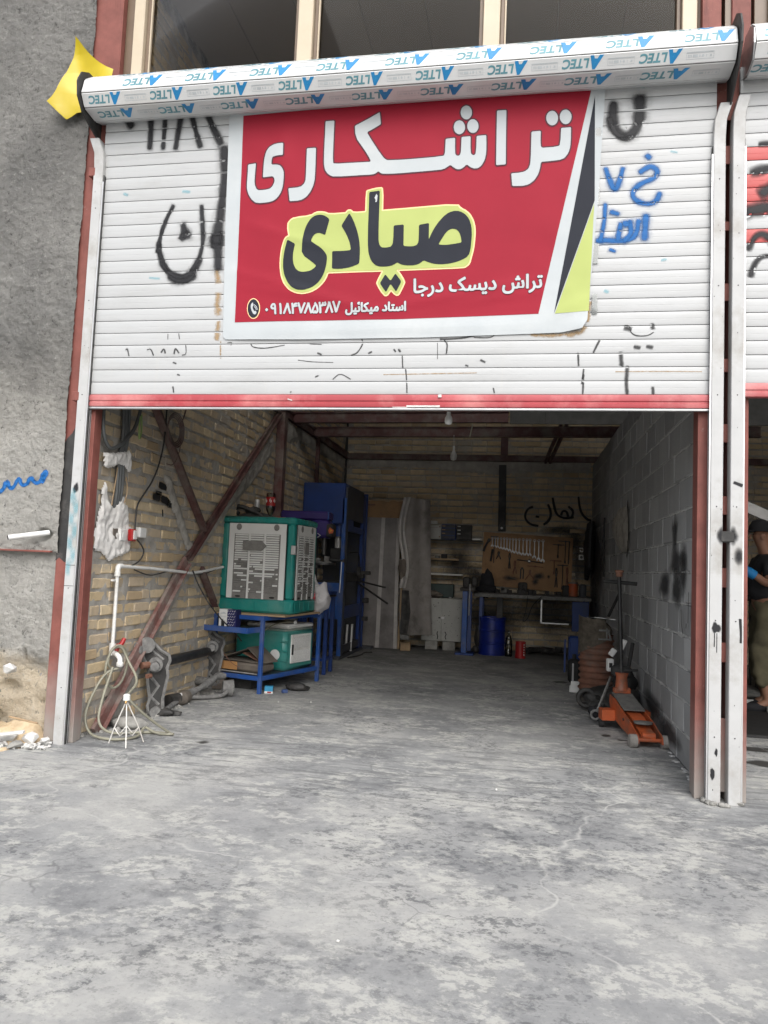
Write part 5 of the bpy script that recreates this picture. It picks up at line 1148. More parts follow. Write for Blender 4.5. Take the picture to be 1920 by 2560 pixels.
cable('power_cable', 'black cable running from the pipe crossing down towards the axle', [(X0+.06, 1.64, 1.09), (X0+.09, 1.72, .95), (X0+.16, 1.9, .74), (X0+.26, 2.12, .56), (X0+.30, 2.25, .46)], .006, 'dusty_black')
sk = thing('wall_socket', 'broken white wall socket with open back box in the white plaster', 'socket', (XL, .52, 1.33))
b = MB(); b.box((XL+.024, .545, 1.335), (.022, .085, .085), None, .006); b.build('plate', M['white_pl'], sk)
b = MB(); b.cyl((XL+.034, .55, 1.335), (XL+.038, .55, 1.335), .022, n=14); b.build('outlet', M['white_pl'], sk, 40)
b = MB(); b.box((XL+.017, .455, 1.34), (.012, .065, .075), None, .004); b.build('back_box', M['card_grey'], sk)
pl = thing('cable_plug', 'red and white cable plug on the wall beside the broken socket', 'plug', (XL, .66, 1.33))
b = MB(); b.box((XL+.045, .645, 1.34), (.04, .066, .088), None, .008); b.build('body', M['red_pl'], pl)
b = MB(); b.box((XL+.046, .650, 1.342), (.046, .046, .066), None, .004); b.build('label', M['white_pl'], pl)
b = MB(); b.box((XL+.025, .80, 1.365), (.05, .10, .075), None, .006); sj = b.build('junction_box', M['white_pl']); tag(sj, 'small white junction box right of the red plug', 'junction box')
# water pipe
wpz = thing('water_pipe', 'white plastic water pipe with elbow, down the brick wall to the red tap', 'pipe', (XL, .48, .5))
b = MB(); b.tube([(X0+.02, .485, .53), (X0+.02, .487, 1.08)], .0125, 12); b.tube([(X0+.02, .51, 1.115), (X0+.022, 1.0, 1.10), (X0+.03, 1.45, 1.08), (X0+.045, 1.62, 1.068), (X0+.03, 1.9, 1.08), (X0+.02, 2.4, 1.125)], .0125, 12); b.build('pipe', M['white_pl'], wpz, 60)
b = MB(); b.tube(smoothpts([(X0+.02, .487, 1.06), (X0+.02, .487, 1.10), (X0+.02, .495, 1.115), (X0+.02, .54, 1.115)], 1), .018, 12); b.cyl((X0+.02, .487, 1.045), (X0+.02, .487, 1.075), .021); b.build('elbow', M['white_pl'], wpz, 60)
b = MB(); b.box((X0+.01, .465, 1.015), (.02, .06, .014), None, .003); b.build('clip', M['white_pl'], wpz)
tp = thing('water_tap', 'white water tap with a red lever at the foot of the white pipe', 'tap', (XL+.05, .48, .52))
b = MB(); b.cyl((X0+.02, .485, .58), (X0+.02, .485, .50), .022); b.tube(smoothpts([(X0+.02, .485, .52), (X0+.06, .47, .51), (X0+.10, .45, .49), (X0+.11, .44, .45)], 1), .017, 12); b.lathe((X0+.11, .438, .43), [(.018, 0), (.024, .006), (.024, .028), (.016, .034)], 14); b.build('body', M['white_pl'], tp, 50)
b = MB(); b.tube(smoothpts([(X0+.06, .50, .56), (X0+.07, .515, .575), (X0+.075, .53, .60), (X0+.078, .535, .615)], 1), [.017, .017, .015, .012], 8); b.cyl((X0+.05, .485, .53), (X0+.06, .50, .575), .016); b.build('lever', M['red_pl'], tp, 50)
# garden hose: hung coil, loop on floor, nozzle over the stand
hz = [(X0+.12, .44, .43), (X0+.10, .50, .50), (X0+.14, .66, .56), (X0+.16, .82, .52), (X0+.14, .90, .40), (X0+.12, .80, .28), (X0+.12, .62, .25), (X0+.11, .48, .30), (X0+.10, .40, .42), (X0+.11, .42, .52), (X0+.15, .55, .58), (X0+.17, .76, .55), (X0+.20, .70, .40), (X0+.26, .50, .25), (X0+.33, .18, .30)]
hz = [(.14, .44, .42), (.13, .38, .46), (.16, .40, .55), (.19, .52, .58), (.21, .66, .53), (.20, .72, .42), (.18, .64, .30), (.15, .48, .27), (.13, .38, .34), (.12, .36, .44), (.15, .42, .55), (.20, .56, .57), (.26, .62, .46), (.30, .46, .34), (.35, .22, .29), (.40, .10, .30)]
hose = thing('water_hose', 'grey green water hose hung on the tap, looping over the floor to the wire stand', 'hose', (.2, .5, 0))
hz = [(.09+(x-.12)*.55, .37+(y-.36)*.62, z) if k < 13 else (x, y, z) for k, (x, y, z) in enumerate(hz)]
b = MB(); b.tube(smoothpts(hz, 3), .0088, 9)
b.tube(smoothpts([(.15, .44, .42), (.10, .36, .40), (.06, .27, .25), (.05, .22, .12), (.10, .20, .03), (.20, .16, .013), (.33, .15, .013), (.42, .28, .012), (.36, .45, .05), (.46, .40, .015), (.58, .42, .012), (.56, .44, .012), (.50, .28, .12), (.44, .14, .24), (.41, .10, .295)], 3), .0088, 9)
b.tube(smoothpts([(.13, .40, .43), (.12, .30, .22), (.14, .23, .08), (.22, .28, .013), (.34, .40, .012), (.48, .45, .012), (.585, .43, .012)], 3), .0088, 9)
b.build('tube', M['hose'], hose, 60)
b = MB(); b.lathe((.41, .095, .275), [(.014, 0), (.022, .004), (.022, .035), (.014, .042)], 14, None); b.build('nozzle_collar', M['white_pl'], hose, 40)
b = MB(); b.cyl((.41, .095, .30), (.418, .072, .262), .009, .007, 10); b.build('nozzle', simple('brass', (.42, .27, .11), .35, .7), hose, 40)
ws = thing('wire_stand', 'small white wire tripod stand holding the hose end, on the floor by the left column', 'stand', (.41, .10, 0))
for (x, y) in ((.470, .012), (.305, .10), (.49, .20), (.36, .22)):
    b = MB(); b.tube([(.41, .097, .275), ((.41*.3+x*.7), (.097*.3+y*.7), .10), (x, y, .003)], .0042, 7); b.build('leg', M['rod_white'], ws, 60)
b = MB()
q = [(.452, .037, .10), (.337, .10, .10), (.375, .183, .10), (.466, .17, .10)]
for a, c in zip(q, q[1:]+q[:1]):
    m_ = tuple((u+v)/2 for u, v in zip(a, c)); b.tube([a, (m_[0], m_[1], .06), c], .0035, 6)
b.build('brace_ring', M['rod_white'], ws, 60)

# axle (rear suspension beam) leaning on the wall
ax = thing('car_axle', 'dusty car rear axle with black cross tube, propped against the brick wall', 'car axle', (.1, 1.6, 0))
b = MB(); b.tube([(.15, 1.07, .385), (.12, 1.6, .375), (.06, 2.28, .355)], .038, 16); b.build('cross_tube', M['blacktube'], ax, 50)
def plate(b, pts, fn, t0, t1): b.prism(pts, fn, t0, t1)
def knuckle(cx, cy, sgn, sc, yaw, zofs=0):
    """cast trailing arm: hub flange on top, tapered ribbed arm to the floor"""
    b = MB(); c, s_ = math.cos(yaw), math.sin(yaw)
    def fn(u, v, w): return (cx + c*u*sc - s_*w*sc, cy + s_*u*sc + c*w*sc, v*sc + zofs)
    out = [(-.10, .57), (-.03, .56), (.03, .50), (.10, .46), (.11, .42), (.09, .36), (.10, .30), (.085, .22), (.07, .12), (.075, .05), (.05, .0), (-.03, .005), (-.045, .06), (-.03, .12), (-.05, .22), (-.06, .30), (-.05, .36), (-.09, .42), (-.12, .50)]
    wb_ = MB(); wb_.prism(out, fn, -.007, .007); wb_.build('web', M['dusty_black'], ax)  # black web paints shade into the recesses of the casting
    # raised rims of the casting
    for side in (-.012, .012):
        rim = [fn(u*.94, .29+(v-.29)*.95, side) for u, v in out]
        b.tube(rim, .013*sc, 6, True)
    b.tube([fn(-.04, .30, 0), fn(.03, .22, 0), fn(-.02, .14, 0), fn(.04, .08, 0)], .014*sc, 6)
    b.tube([fn(-.06, .50, 0), fn(.05, .42, 0), fn(-.03, .36, 0)], .016*sc, 6)
    b.cyl(fn(.0, .385, -.07), fn(.0, .385, .06), .055*sc, n=16); b.cyl(fn(0, .385, -.16), fn(0, .385, -.05), .032*sc, n=14)
    b.cyl(fn(.02, .03, -.045), fn(.02, .03, .045), .042*sc, n=14)
    b.cyl(fn(-.07, .53, -.05), fn(-.07, .53, .05), .045*sc, n=14); b.cyl(fn(-.07, .53, -.062), fn(-.07, .53, -.045), .06*sc, n=16)
    return b
k1 = knuckle(.145, 1.0, 1, 1.0, rad(24)); k1.build('trailing_arm', M['cast'], ax, 45)
b = MB(); b.cyl((.13, .92, .385), (.10, .86, .385), .026, n=12); b.cyl((.16, .90, .31), (.15, .86, .31), .018, n=10); b.build('bolt', M['rust'], ax, 40)
k2 = knuckle(.055, 2.30, 1, 1.02, rad(20)); k2.build('trailing_arm', M['cast'], ax, 45)
b = MB(); b.lathe((.03, .90, .50), [(.03, 0), (.052, .01), (.052, .04), (.03, .05)], 16, Ry(1.3)); b.build('hub', M['cast'], ax, 40)
# parts on the floor along the wall
d = thing('drive_shaft', 'short drive shaft with ribbed rubber boot, lying on the floor by the brick wall', 'drive shaft', (.14, 1.35, .03))
b = MB(); b.cyl((.20, 1.05, .022), (.16, 1.38, .045), .020, n=12); b.build('shaft', M['cast'], d, 40)
b = MB(); Rr = (Vector((.15, 1.62, .055))-Vector((.16, 1.36, .045))).to_track_quat('Z', 'Y').to_matrix()
b.lathe((.16, 1.36, .048), [(.022, 0), (.034, .02), (.028, .035), (.042, .05), (.034, .065), (.050, .08), (.042, .095), (.055, .11), (.055, .20), (.04, .23)], 18, Rr); b.build('boot', M['card_grey'], d, 35)
a_ = thing('control_arm', 'dusty pressed steel control arm with a large bush, on the floor beside the rack', 'control arm', (.2, 1.9, .03))
b = MB(); pts = smoothpts([(.13, 1.62, .06), (.17, 1.80, .085), (.20, 1.98, .13), (.20, 2.10, .16), (.26, 2.14, .15)], 2)
for i in range(len(pts)-1): b.tube([pts[i], pts[i+1]], .030 + .006*math.sin(i), 8)
b.tube(smoothpts([(.15, 1.66, .03), (.25, 1.78, .022), (.34, 1.86, .022), (.36, 1.96, .05)], 2), .018, 8); b.build('arm', M['cast'], a_, 60)
b = MB(); b.cyl((.30, 1.98, .075), (.38, 2.02, .07), .062, .075, 18); b.cyl((.38, 2.02, .07), (.385, 2.023, .07), .05, .05, 18); b.build('bush', M['cast'], a_, 40)
b = MB(); b.cyl((.02, 2.05, .11), (.16, 1.98, .115), .038, n=14); tag(b.build('metal_sleeve', M['cast'], None, 40), 'short dusty metal sleeve lying behind the control arm', 'sleeve')
b = MB(); b.blob((.22, 1.02, .03), (.16, .10, .06), 3, .35); b.blob((.29, 1.06, .02), (.12, .06, .04), 5, .35); tag(b.build('black_scrap', M['dusty_black'], None, 60), 'black oily scrap lying at the foot of the near trailing arm', 'scrap')
b = MB(); b.cyl((.12, 1.30, .055), (.15, 1.42, .06), .05, .045, 14); bk = tag(b.build('oil_filter', M['dusty_black'], None, 40), 'black oil filter with a white label between axle and shaft', 'filter')
b = MB(); b.box((.155, 1.43, .085), (.04, .045, .03), Rz(.4), .004); b.build('label', M['white_pl'], bk)
b = MB(); b.blob((.20, .55, .035), (.26, .16, .09), 8, .3); tag(b.build('stone', M['stone_grey'], None, 60), 'flat grey stone lying on the floor behind the wire stand', 'stone')
b = MB()
for k in range(40): b.blob((.06+random.random()*.16, .35+random.random()*1.9, .004), (.02+.03*random.random(),)*3, k, .4, 1)
stuff(tag(b.build('gravel', M['stone_grey'], None, 60), 'crumbs of mortar along the foot of the brick wall', 'gravel'))

# ---------------------------------------------------------------- blue rack with two coolers
RK = rad(-16)
rk = thing('steel_rack', 'blue steel rack of two shelves carrying a green cooler, beside the brick wall', 'rack', (.044, 2.37, 0), RK)
def rl(*p): return p
for (u, v) in ((0, 0), (.53, 0), (.53, 1.0), (0, 1.0)):
    b = MB(); b.box((u, v, .345), (.034, .034, .69), None, .003); b.build('leg', M['blue'], rk, None, True)
for z in (.135, .675):
    b = MB(); b.box((.265, 0, z), (.56, .030, .040), None, .003); b.box((.265, 1.0, z), (.56, .03, .04), None, .003); b.box((0, .5, z), (.03, 1.0, .04), None, .003); b.box((.53, .5, z), (.03, 1.0, .04), None, .003)
    b.build('shelf_frame', M['blue'], rk, None, True)
b = MB(); b.box((.265, .5, .150), (.52, .98, .008)); b.build('shelf', M['navy_side'], rk, None, True)
b = MB(); b.box((.235, -.10, .555), (.56, .24, .012), None, .003); b.box((.235, -.222, .575), (.56, .008, .05), None, .002); b.box((.52, -.10, .575), (.008, .24, .05), None, .002); b.box((-.045, -.10, .575), (.008, .24, .05), None, .002); b.build('tray', M['blue'], rk, None, True)
b = MB(); b.box((.30, .45, .700), (.70, .85, .016), Rz(.15), .002); ply = b.build('plywood_sheet', M['wood'], None, None); ply.location = (.044, 2.37, .0); ply.rotation_euler = (0, 0, RK); tag(ply, 'thin plywood sheet between the blue rack and the big cooler', 'board')

cl1 = thing('evaporative_cooler', 'big green evaporative cooler with worn white louver panels, standing on the blue rack', 'cooler', (.02, 2.48, .709), rad(-5))
CW, CD, CH = .735, .60, .905
def cool_face(t, axis, w, h, z0, name='louver_panel', cols=3, rows=26, worn=True, plate_=True, seed=0):
    """axis 'f' front (-y) or 'r' right (+x), local coordinates of the cooler"""
    def P(u, v, d):
        return (CW*.5+u, -.004-d, z0+v) if axis == 'f' else (CW+.004+d, CD*.5+u, z0+v)
    def bx(b, u, v, d, su, sv, sd_, tilt=0):
        if axis == 'f': b.box(P(u, v, d), (su, sd_, sv), Rx(tilt))
        else: b.box(P(u, v, d), (sd_, su, sv), Ry(tilt))
    b = MB(); bx(b, 0, h/2, .001, w, h, .008); pn = b.build(name, M['dust_grey'], t, None, True)
    b = MB(); bw_ = .055 if axis == 'f' else .035
    top = .10; bot = .055
    bx(b, 0, h-top/2, .006, w, top, .008); bx(b, -w/2+bw_/2, h/2, .006, bw_, h, .0078); bx(b, w/2-bw_/2, h/2, .006, bw_, h, .0076)
    cw_ = (w-2*bw_)/cols
    for i in range(1, cols): bx(b, -w/2+bw_+cw_*i, (h-top)/2, .006, .02, h-top, .0074)
    b.build('frame', M['louver_white'], pn, None, True)
    R = random.Random(seed)
    ph = (h-top-bot)/rows
    for j in range(rows):
        v = bot+(j+.5)*ph
        for i in range(cols):
            u0 = -w/2+bw_+cw_*i+.012; u1 = u0+cw_-.024; lv = MB()
            k = R.randint(1, 3); cut = sorted([u0, u1]+[R.uniform(u0, u1) for _ in range(k)])
            for a_0, a_1 in zip(cut, cut[1:]):
                if a_1-a_0 < .006: continue
                pwhite = max(.06, (v/h+.02)*1.6) + .10*math.sin(j*1.7+i)
                lv.cur = 0 if R.random() < pwhite else 1
                bx(lv, (a_0+a_1)/2, v, .011, a_1-a_0, ph*.66, .005, -.35 if axis == 'f' else .35)
            lv.build('louver', [M['louver_white'], M['dust_grey']], pn, None, True)
    if plate_:
        b = MB(); pu, pv = (-.02, h*.70)
        pp = [(-.12, -.045), (.07, -.045), (.12, 0), (.07, .05), (-.12, .045)] if axis == 'f' else [(-.05, -.06), (.05, -.06), (.05, .055), (-.05, .055)]
        b.prism(pp, lambda u, v, w_: P(pu+u, pv+v, w_), .012, .024); b.build('badge_plate', M['dust_grey'], pn, None, True)
        b = MB()
        for su in (-1, 1): b.prism([(su*(w*.5-.10)+.028*math.cos(a*PI/5), h-.035+.032*math.sin(a*PI/5)) for a in range(10)], lambda u, v, w_: P(u, v, w_), .009, .0125)
        b.build('corner_scuff', M['dust_grey'], pn, None, True)
        b = MB()
        for su in (-1, 1): b.prism([(su*w*.3+.028*math.cos(a*PI/5), .018+.010*math.sin(a*PI/5)) for a in range(10)], lambda u, v, w_: P(u, v, w_), .004, .0095)
        b.build('slot', M['rubber'], pn, None, True)
    return pn
# body: moulded base tray, top tray, four posts
def tray(b, z0, z1, grow, ribs):
    b.box((CW/2, CD/2, (z0+z1)/2), (CW+grow, CD+grow, z1-z0), None, .022)
    for k in range(ribs):
        u = (k+.5)/ribs*CW; b.box((u, -grow/2+.0005, (z0+z1)/2), (.012, .008, (z1-z0)*.72), None, .002)
        v = (k+.5)/ribs*CD; b.box((CW+grow/2-.0005, v, (z0+z1)/2), (.008, .012, (z1-z0)*.72), None, .002)
b = MB(); tray(b, 0, .135, .030, 5); b.build('base_tray', M['teal'], cl1, 40, True)
b = MB(); tray(b, .835, CH, .022, 7); b.build('top_tray', M['teal'], cl1, 40, True)
for (u, v) in ((.03, .03), (CW-.035, .03), (CW-.035, CD-.03), (.03, CD-.03)):
    b = MB(); b.box((u, v, .49), (.075, .075, .71), None, .018); b.build('corner_post', M['teal'], cl1, 40, True)
b = MB(); b.box((CW/2, CD/2, .49), (CW-.03, CD-.03, .71)); b.build('core', M['rubber'], cl1, None, True)
cool_face(cl1, 'f', .585, .71, .130, seed=3); cool_face(cl1, 'r', .47, .71, .130, rows=24, seed=4)
b = MB(); b.box((CW+.004, .0, .60), (.045, .050, .085), None, .004); b.build('foil_tape', M['alu'], cl1, None, True)
b = MB(); b.tube([(CW+.02, CD*.95, .79), (CW+.05, CD*.95, .77), (CW+.02, CD*.95, .75)], .005, 6); b.build('hook', M['alu'], cl1, 60, True)

c2 = thing('evaporative_cooler', 'smaller green evaporative cooler with a white side grille, on the lower shelf of the rack', 'cooler', (.10, 2.77, .156), RK)
b = MB()
b.box((.28, .26, .195), (.60, .52, .39), None, .035); b.build('body', M['teal'], c2, 40, True)
b = MB(); b.box((.28, .26, .385), (.58, .50, .02), None, .009); b.build('dusty_top', M['teal_top'], c2, 40, True)
b = MB()
for k in range(3): b.tube([(.582-.004, .02+.004, .10+.09*k), (.60, -.003, .10+.09*k), (.52, -.004, .10+.09*k)], .007, 8)
b.build('corner_rib', M['teal'], c2, 60, True)['kind'] = 'stuff'
b = MB(); b.box((.585, .27, .205), (.014, .36, .275), None, .004); gpn = b.build('grille', M['white_pl'], c2, None, True)
b = MB(); b.box((.5915, .275, .265), (.004, .29, .105)); b.box((.5915, .275, .140), (.004, .29, .105)); b.build('dark_slots', M['dusty_black'], gpn, None, True)
b = MB()
for z in (.265, .140):
    for k in range(22): b.box((.594, .135+k*.0133, z), (.004, .0062, .105), Rz(.3))
b.build('grille_bars', M['louver_white'], gpn, None, True)
b = MB(); b.box((.595, .108, .20), (.012, .030, .10), None, .011); b.build('handle', M['rubber'], gpn, 40, True)
b = MB(); b.cyl((.47, -.001, .15), (.47, -.012, .15), .052, n=20); b.cyl((.47, -.012, .15), (.47, -.014, .15), .044, n=20); b.build('float_cap', M['white_pl'], c2, 40, True)
lid = thing('cooler_lid', 'dusty white plastic lid lying on the smaller green cooler', 'lid', (.16, 2.80, .551), RK)
b = MB(); b.box((.26, .26, .022), (.50, .46, .044), None, .014); b.build('lid', M['white_pl'], lid, 40, True)
b = MB(); b.box((.26, .26, .046), (.38, .34, .006), None, .002); b.build('dust', M['dust_grey'], lid, None, True)
cable('power_cable', 'cream cable with a plug draped over the white lid', [(.42, 2.56, .50), (.47, 2.62, .56), (.55, 2.74, .608), (.66, 2.82, .612), (.70, 2.80, .612)], .007, 'hose')
b = MB(); b.lathe((.69, 2.79, .613), [(.010, -.012), (.018, -.008), (.018, .012), (.008, .018)], 12, Ry(1.2)); tag(b.build('plug', M['white_pl'], None, 40), 'round white plug lying on the cooler lid', 'plug')
# folded cardboard on the lower shelf, in front of the smaller cooler
cb = thing('cardboard_pile', 'grimy folded cardboard and flat padding on the lower shelf of the rack', 'cardboard', (.08, 2.40, .156), RK)
b = MB(); b.box((.24, .12, .06), (.48, .24, .10), None, .03); b.build('padding', M['card_grey'], cb, 40, True)
b = MB(); b.box((.12, -.006, .065), (.20, .012, .075), None, .004); b.build('clean_side', M['card_orange'], cb, None, True)
b = MB(); b.box((.24, .12, .115), (.50, .25, .010), Ry(.02), .003); b.build('sheet', M['card_grey'], cb, None, True)
b = MB(); b.box((.15, .12, .170), (.36, .24, .008), Ry(-.34), .002); b.box((.41, .12, .175), (.23, .24, .008), Ry(.62), .002); b.build('folded_flap', M['card_grey'], cb, None, True)
b = MB(); b.box((.36, .13, .150), (.22, .22, .006), Ry(.32), .002); b.build('inner_flap', M['rust'], cb, None, True)
b = MB(); b.tube([(.0, -.02, .015), (.46, -.025, .012)], .006, 6); b.build('rod', M['stone_grey'], cb, None, True)
cable('string', 'thin brown cord slanting across the rack opening', [(.06, 2.35, .44), (.15, 2.32, .34), (.26, 2.29, .24), (.34, 2.27, .22)], .003, 'rust', 'cord')
# parts box on the tray
pk = thing('parts_box', 'upright parts carton, white and patterned dark blue, on the blue tray', 'carton', (.128, 2.23, .562), rad(-6))
b = MB(); b.box((.041, .05, .09), (.082, .10, .18), None, .002); b.build('white_side', M['white_pl'], pk, None, True)
b = MB(); b.box((.128, .05, .09), (.090, .10, .178), None, .002); b.build('blue_side', simple('dark_blue_print', (.012, .012, .085), .45), pk, None, True)
b = MB(); b.box((.043, -.0012, .047), (.034, .002, .058), None, .006); b.box((.043, -.0012, .083), (.006, .002, .016)); b.build('filter_picture', M['rubber'], pk, None, True)
b = MB(); b.box((.041, -.001, .109), (.060, .0015, .003)); b.box((.041, -.001, .116), (.066, .0015, .003))
b.prism([(.012, .138), (.02, .146), (.034, .148), (.045, .156), (.06, .150), (.072, .142), (.07, .138)], lambda u, v, w: (u, -w, v), .0, .0012); b.build('print', M['ink_grey'], pk, None, True)
b = MB(); R = random.Random(4)
for i in range(4):
    for j in range(7):
        u, v = .092+i*.022+(j % 2)*.010, .014+j*.025
        if u < .166 and v < .172:
            if (i+j) % 4 == 0: b.cyl((u, .001, v), (u, -.0016, v), .0048, n=10)
            else: b.box((u, -.0006, v), (.020, .0012, .0028), Ry(-.7))
b.build('pattern', M['white_pl'], pk, None, True)
b = MB(); b.blob((.36, 2.22, .57), (.06, .03, .015), 2, .3); tag(b.build('paper_scrap', M['white_pl'], None, 60), 'scrap of white paper on the blue tray', 'paper')
# under the rack
b = MB(); b.box((.62, 2.30, .033), (.075, .055, .066), Rz(.2), .002); bx_ = tag(b.build('small_carton', simple('sky_blue_print', (.03, .26, .45), .45)), 'small pale blue and white carton by the front leg of the rack', 'carton')
b = MB(); b.box((.62, 2.30, .010), (.077, .057, .020), Rz(.2), .001); b.build('white_band', M['white_pl'], bx_)
b = MB(); b.box((.632, 2.272, .012), (.035, .003, .012), Rz(.2)); b.build('red_print', M['red_pl'], bx_)
b = MB(); b.blob((.80, 2.55, .03), (.22, .15, .08), 4, .5, 3); tag(b.build('oily_rag', M['dusty_black'], None, 60), 'crumpled black oily rag on the floor beside the rack', 'rag')
b = MB(); b.box((.75, 2.36, .018), (.05, .035, .03), Rz(.7), .003); tag(b.build('small_carton', M['blue']), 'tiny blue and white carton lying in front of the oily rag', 'carton')
b = MB(); b.box((.30, 2.52, .055), (.24, .16, .11), Rz(-.2), .004); tag(b.build('dark_box', M['dusty_black']), 'dark box pushed under the blue rack', 'box')
b = MB(); b.blob((.12, 2.35, .045), (.12, .10, .10), 12, .45); b.box((.14, 2.28, .03), (.11, .06, .012), Rz(.3)@Rx(.5)); tag(b.build('cardboard_scrap', M['card_grey'], None, 30), 'crumpled grey cardboard scrap under the left side of the rack', 'cardboard')
# things on top of the big cooler
b = MB(); b.tube(smoothpts([(.05, 2.78, 1.66), (.0, 2.80, 1.70), (.02, 2.80, 1.74), (.10, 2.80, 1.73), (.22, 2.80, 1.68), (.30, 2.80, 1.64)], 2), .022, 8); b.blob((.20, 2.85, 1.65), (.30, .12, .07), 3, .4); b.blob((.17, 2.86, 1.70), (.16, .10, .10), 6, .5); b.box((.24, 2.75, 1.628), (.36, .05, .03), Rz(.1), .005)
tag(b.build('black_tool', M['dusty_black'], None, 50), 'heap of black tools and straps on top of the big green cooler', 'tools')
b = MB(); b.lathe((.19, 2.92, 1.70), [(.022, 0), (.025, .004), (.025, .11), (.018, .122)], 18); b.build('spray_can', M['steel'], None, 40)
tag(bpy.data.objects['spray_can'], 'slim silver spray can standing among the black tools on the cooler', 'can')
b = MB(); b.box((.10, 2.95, 1.74), (.07, .04, .07), Rz(.2), .003); tag(b.build('small_carton', M['wood']), 'small brown carton behind the silver can on the cooler', 'carton')
sbx = thing('soda_bottle', 'clear soda bottle with a red label standing upside down on the cooler', 'bottle', (.36, 2.84, 1.614))
b = MB(); b.lathe((.36, 2.84, 1.616), [(.014, 0), (.014, .03), (.022, .05), (.042, .09), (.047, .12), (.047, .25), (.044, .262), (.02, .268)], 22); b.build('bottle', M['clear'], sbx, 40)
b = MB(); b.lathe((.36, 2.84, 1.616+.135), [(.0475, 0), (.0482, .003), (.0482, .085), (.0475, .088)], 22); b.build('label', M['red_pl'], sbx, 40)
b = MB()
for a0 in (-2.5, -1.5, -.6):
    for k in range(4): 
        a = a0+k*.12; b.box((.36+.0487*math.cos(a), 2.84+.0487*math.sin(a), 1.616+.185+.012*math.sin(k*2)), (.003, .004, .022), Rz(a))
b.build('label_print', M['white_pl'], sbx)
b = MB(); b.box((.50, 2.75, 1.625), (.11, .05, .022), Rz(-.2), .006); tag(b.build('red_pliers', M['red_pl']), 'red handled tool lying on the top edge of the cooler', 'tool')
bg_ = MB(); bg_.blob((.83, 3.16, .84), (.20, .22, .30), 4, .45, 3, None, 1.6); bg_.tube(smoothpts([(.80, 3.10, .96), (.79, 3.08, 1.05), (.77, 3.06, 1.10), (.79, 3.07, 1.02), (.83, 3.12, .95)], 2), .016, 6); 
pb = tag(bg_.build('plastic_bag', M['film'], None, 60), 'white plastic shopping bag with red print behind the big cooler', 'bag')
sp = MB(); blotch(sp, (.79, .86), (.05, .06), lambda u, v: (u, 3.025, v), seed=2); sp.build('red_print', m_spray('red_bag_print', (.40, .02, .03), .7, .3), pb)
# ================================================================ machines at the back left
stn = thing('machine_stand', 'narrow dark blue steel stand under the drill press, behind the rack', 'stand', (.66, 3.80, 0))
b = MB(); b.box((.66, 3.80, .845), (.30, .36, .02), None, .004); b.build('top_plate', M['dusty_black'], stn)
for (x, y) in ((.54, 3.66), (.78, 3.66), (.54, 3.94), (.78, 3.94)):
    b = MB(); b.box((x, y, .418), (.04, .04, .835), None, .003); b.build('leg', M['navy'], stn)
b = MB(); b.box((.66, 3.66, .16), (.22, .03, .03)); b.box((.78, 3.80, .16), (.03, .25, .03)); b.box((.66, 3.66, .79), (.22, .02, .06)); b.build('stretcher', M['navy'], stn)
dp = thing('drill_press', 'purple blue bench drill press with an orange badge, on the narrow blue stand', 'drill press', (.66, 3.80, .855))
b = MB(); b.box((.47, 3.80, 1.725), (.56, .22, .10), None, .02); b.build('belt_cover', M['purple'], dp, 40)
b = MB(); b.box((.735, 3.72, 1.725), (.02, .05, .085), None, .004); b.build('cover_latch', M['blue'], dp)
b = MB(); b.box((.64, 3.78, 1.58), (.24, .20, .20), None, .03); b.build('head', M['purple'], dp, 40)
b = MB(); b.box((.76, 3.76, 1.565), (.09, .17, .15), None, .02); b.build('motor_face', M['rubber'], dp, 40)
b = MB(); b.prism([(.770, 1.60), (.815, 1.565), (.805, 1.535), (.765, 1.53), (.755, 1.565)], lambda u, v, w: (u, 3.674-w, v), .0, .003); b.build('orange_badge', M['orange'], dp)
b = MB(); b.prism([(.778, 1.578), (.795, 1.562), (.778, 1.552)], lambda u, v, w: (u, 3.671-w, v), .0, .003); b.build('badge_print', M['yellow'], dp)
b = MB(); b.cyl((.56, 3.85, .865), (.56, 3.85, 1.6), .042, n=16); b.build('column', M['dark_steel'], dp, 40)
b = MB(); b.cyl((.69, 3.76, 1.48), (.69, 3.76, 1.36), .030, n=14); b.cyl((.69, 3.76, 1.36), (.69, 3.76, 1.30), .022, .026, 14); b.build('quill', M['dark_steel'], dp, 40)
b = MB(); b.tube([(.60, 3.66, 1.50), (.60, 3.655, 1.42), (.60, 3.65, 1.34)], .006, 8); b.lathe((.60, 3.65, 1.33), [(.004, 0), (.012, .008), (.012, .018), (.004, .026)], 10); b.build('feed_lever', M['steel'], dp, 40)
b = MB(); b.cyl((.68, 3.77, 1.185), (.68, 3.77, 1.21), .15, n=24); b.cyl((.58, 3.84, 1.15), (.58, 3.84, 1.24), .06, n=14); b.build('table', M['dark_steel'], dp, 40)
b = MB(); b.box((.66, 3.86, .875), (.28, .34, .035), None, .008); b.build('base', M['navy'], dp)
vz = thing('drill_vise', 'pale machine vise with a T bar on the drill press table', 'vise', (.72, 3.72, 1.21))
b = MB(); b.box((.64, 3.72, 1.235), (.06, .07, .05), None, .012); b.box((.74, 3.72, 1.245), (.05, .07, .07), None, .006); b.box((.69, 3.72, 1.215), (.20, .06, .012)); b.build('jaws', M['cast'], vz)
b = MB(); b.cyl((.76, 3.72, 1.245), (.93, 3.70, 1.235), .012, n=10); b.cyl((.93, 3.70, 1.24), (.945, 3.698, 1.239), .022, n=10); b.build('screw', M['dark_steel'], vz, 40)
b = MB(); b.tube([(.915, 3.70, 1.235), (.905, 3.70, .89)], .005, 8); b.build('handle_rod', M['alu'], vz, 40)

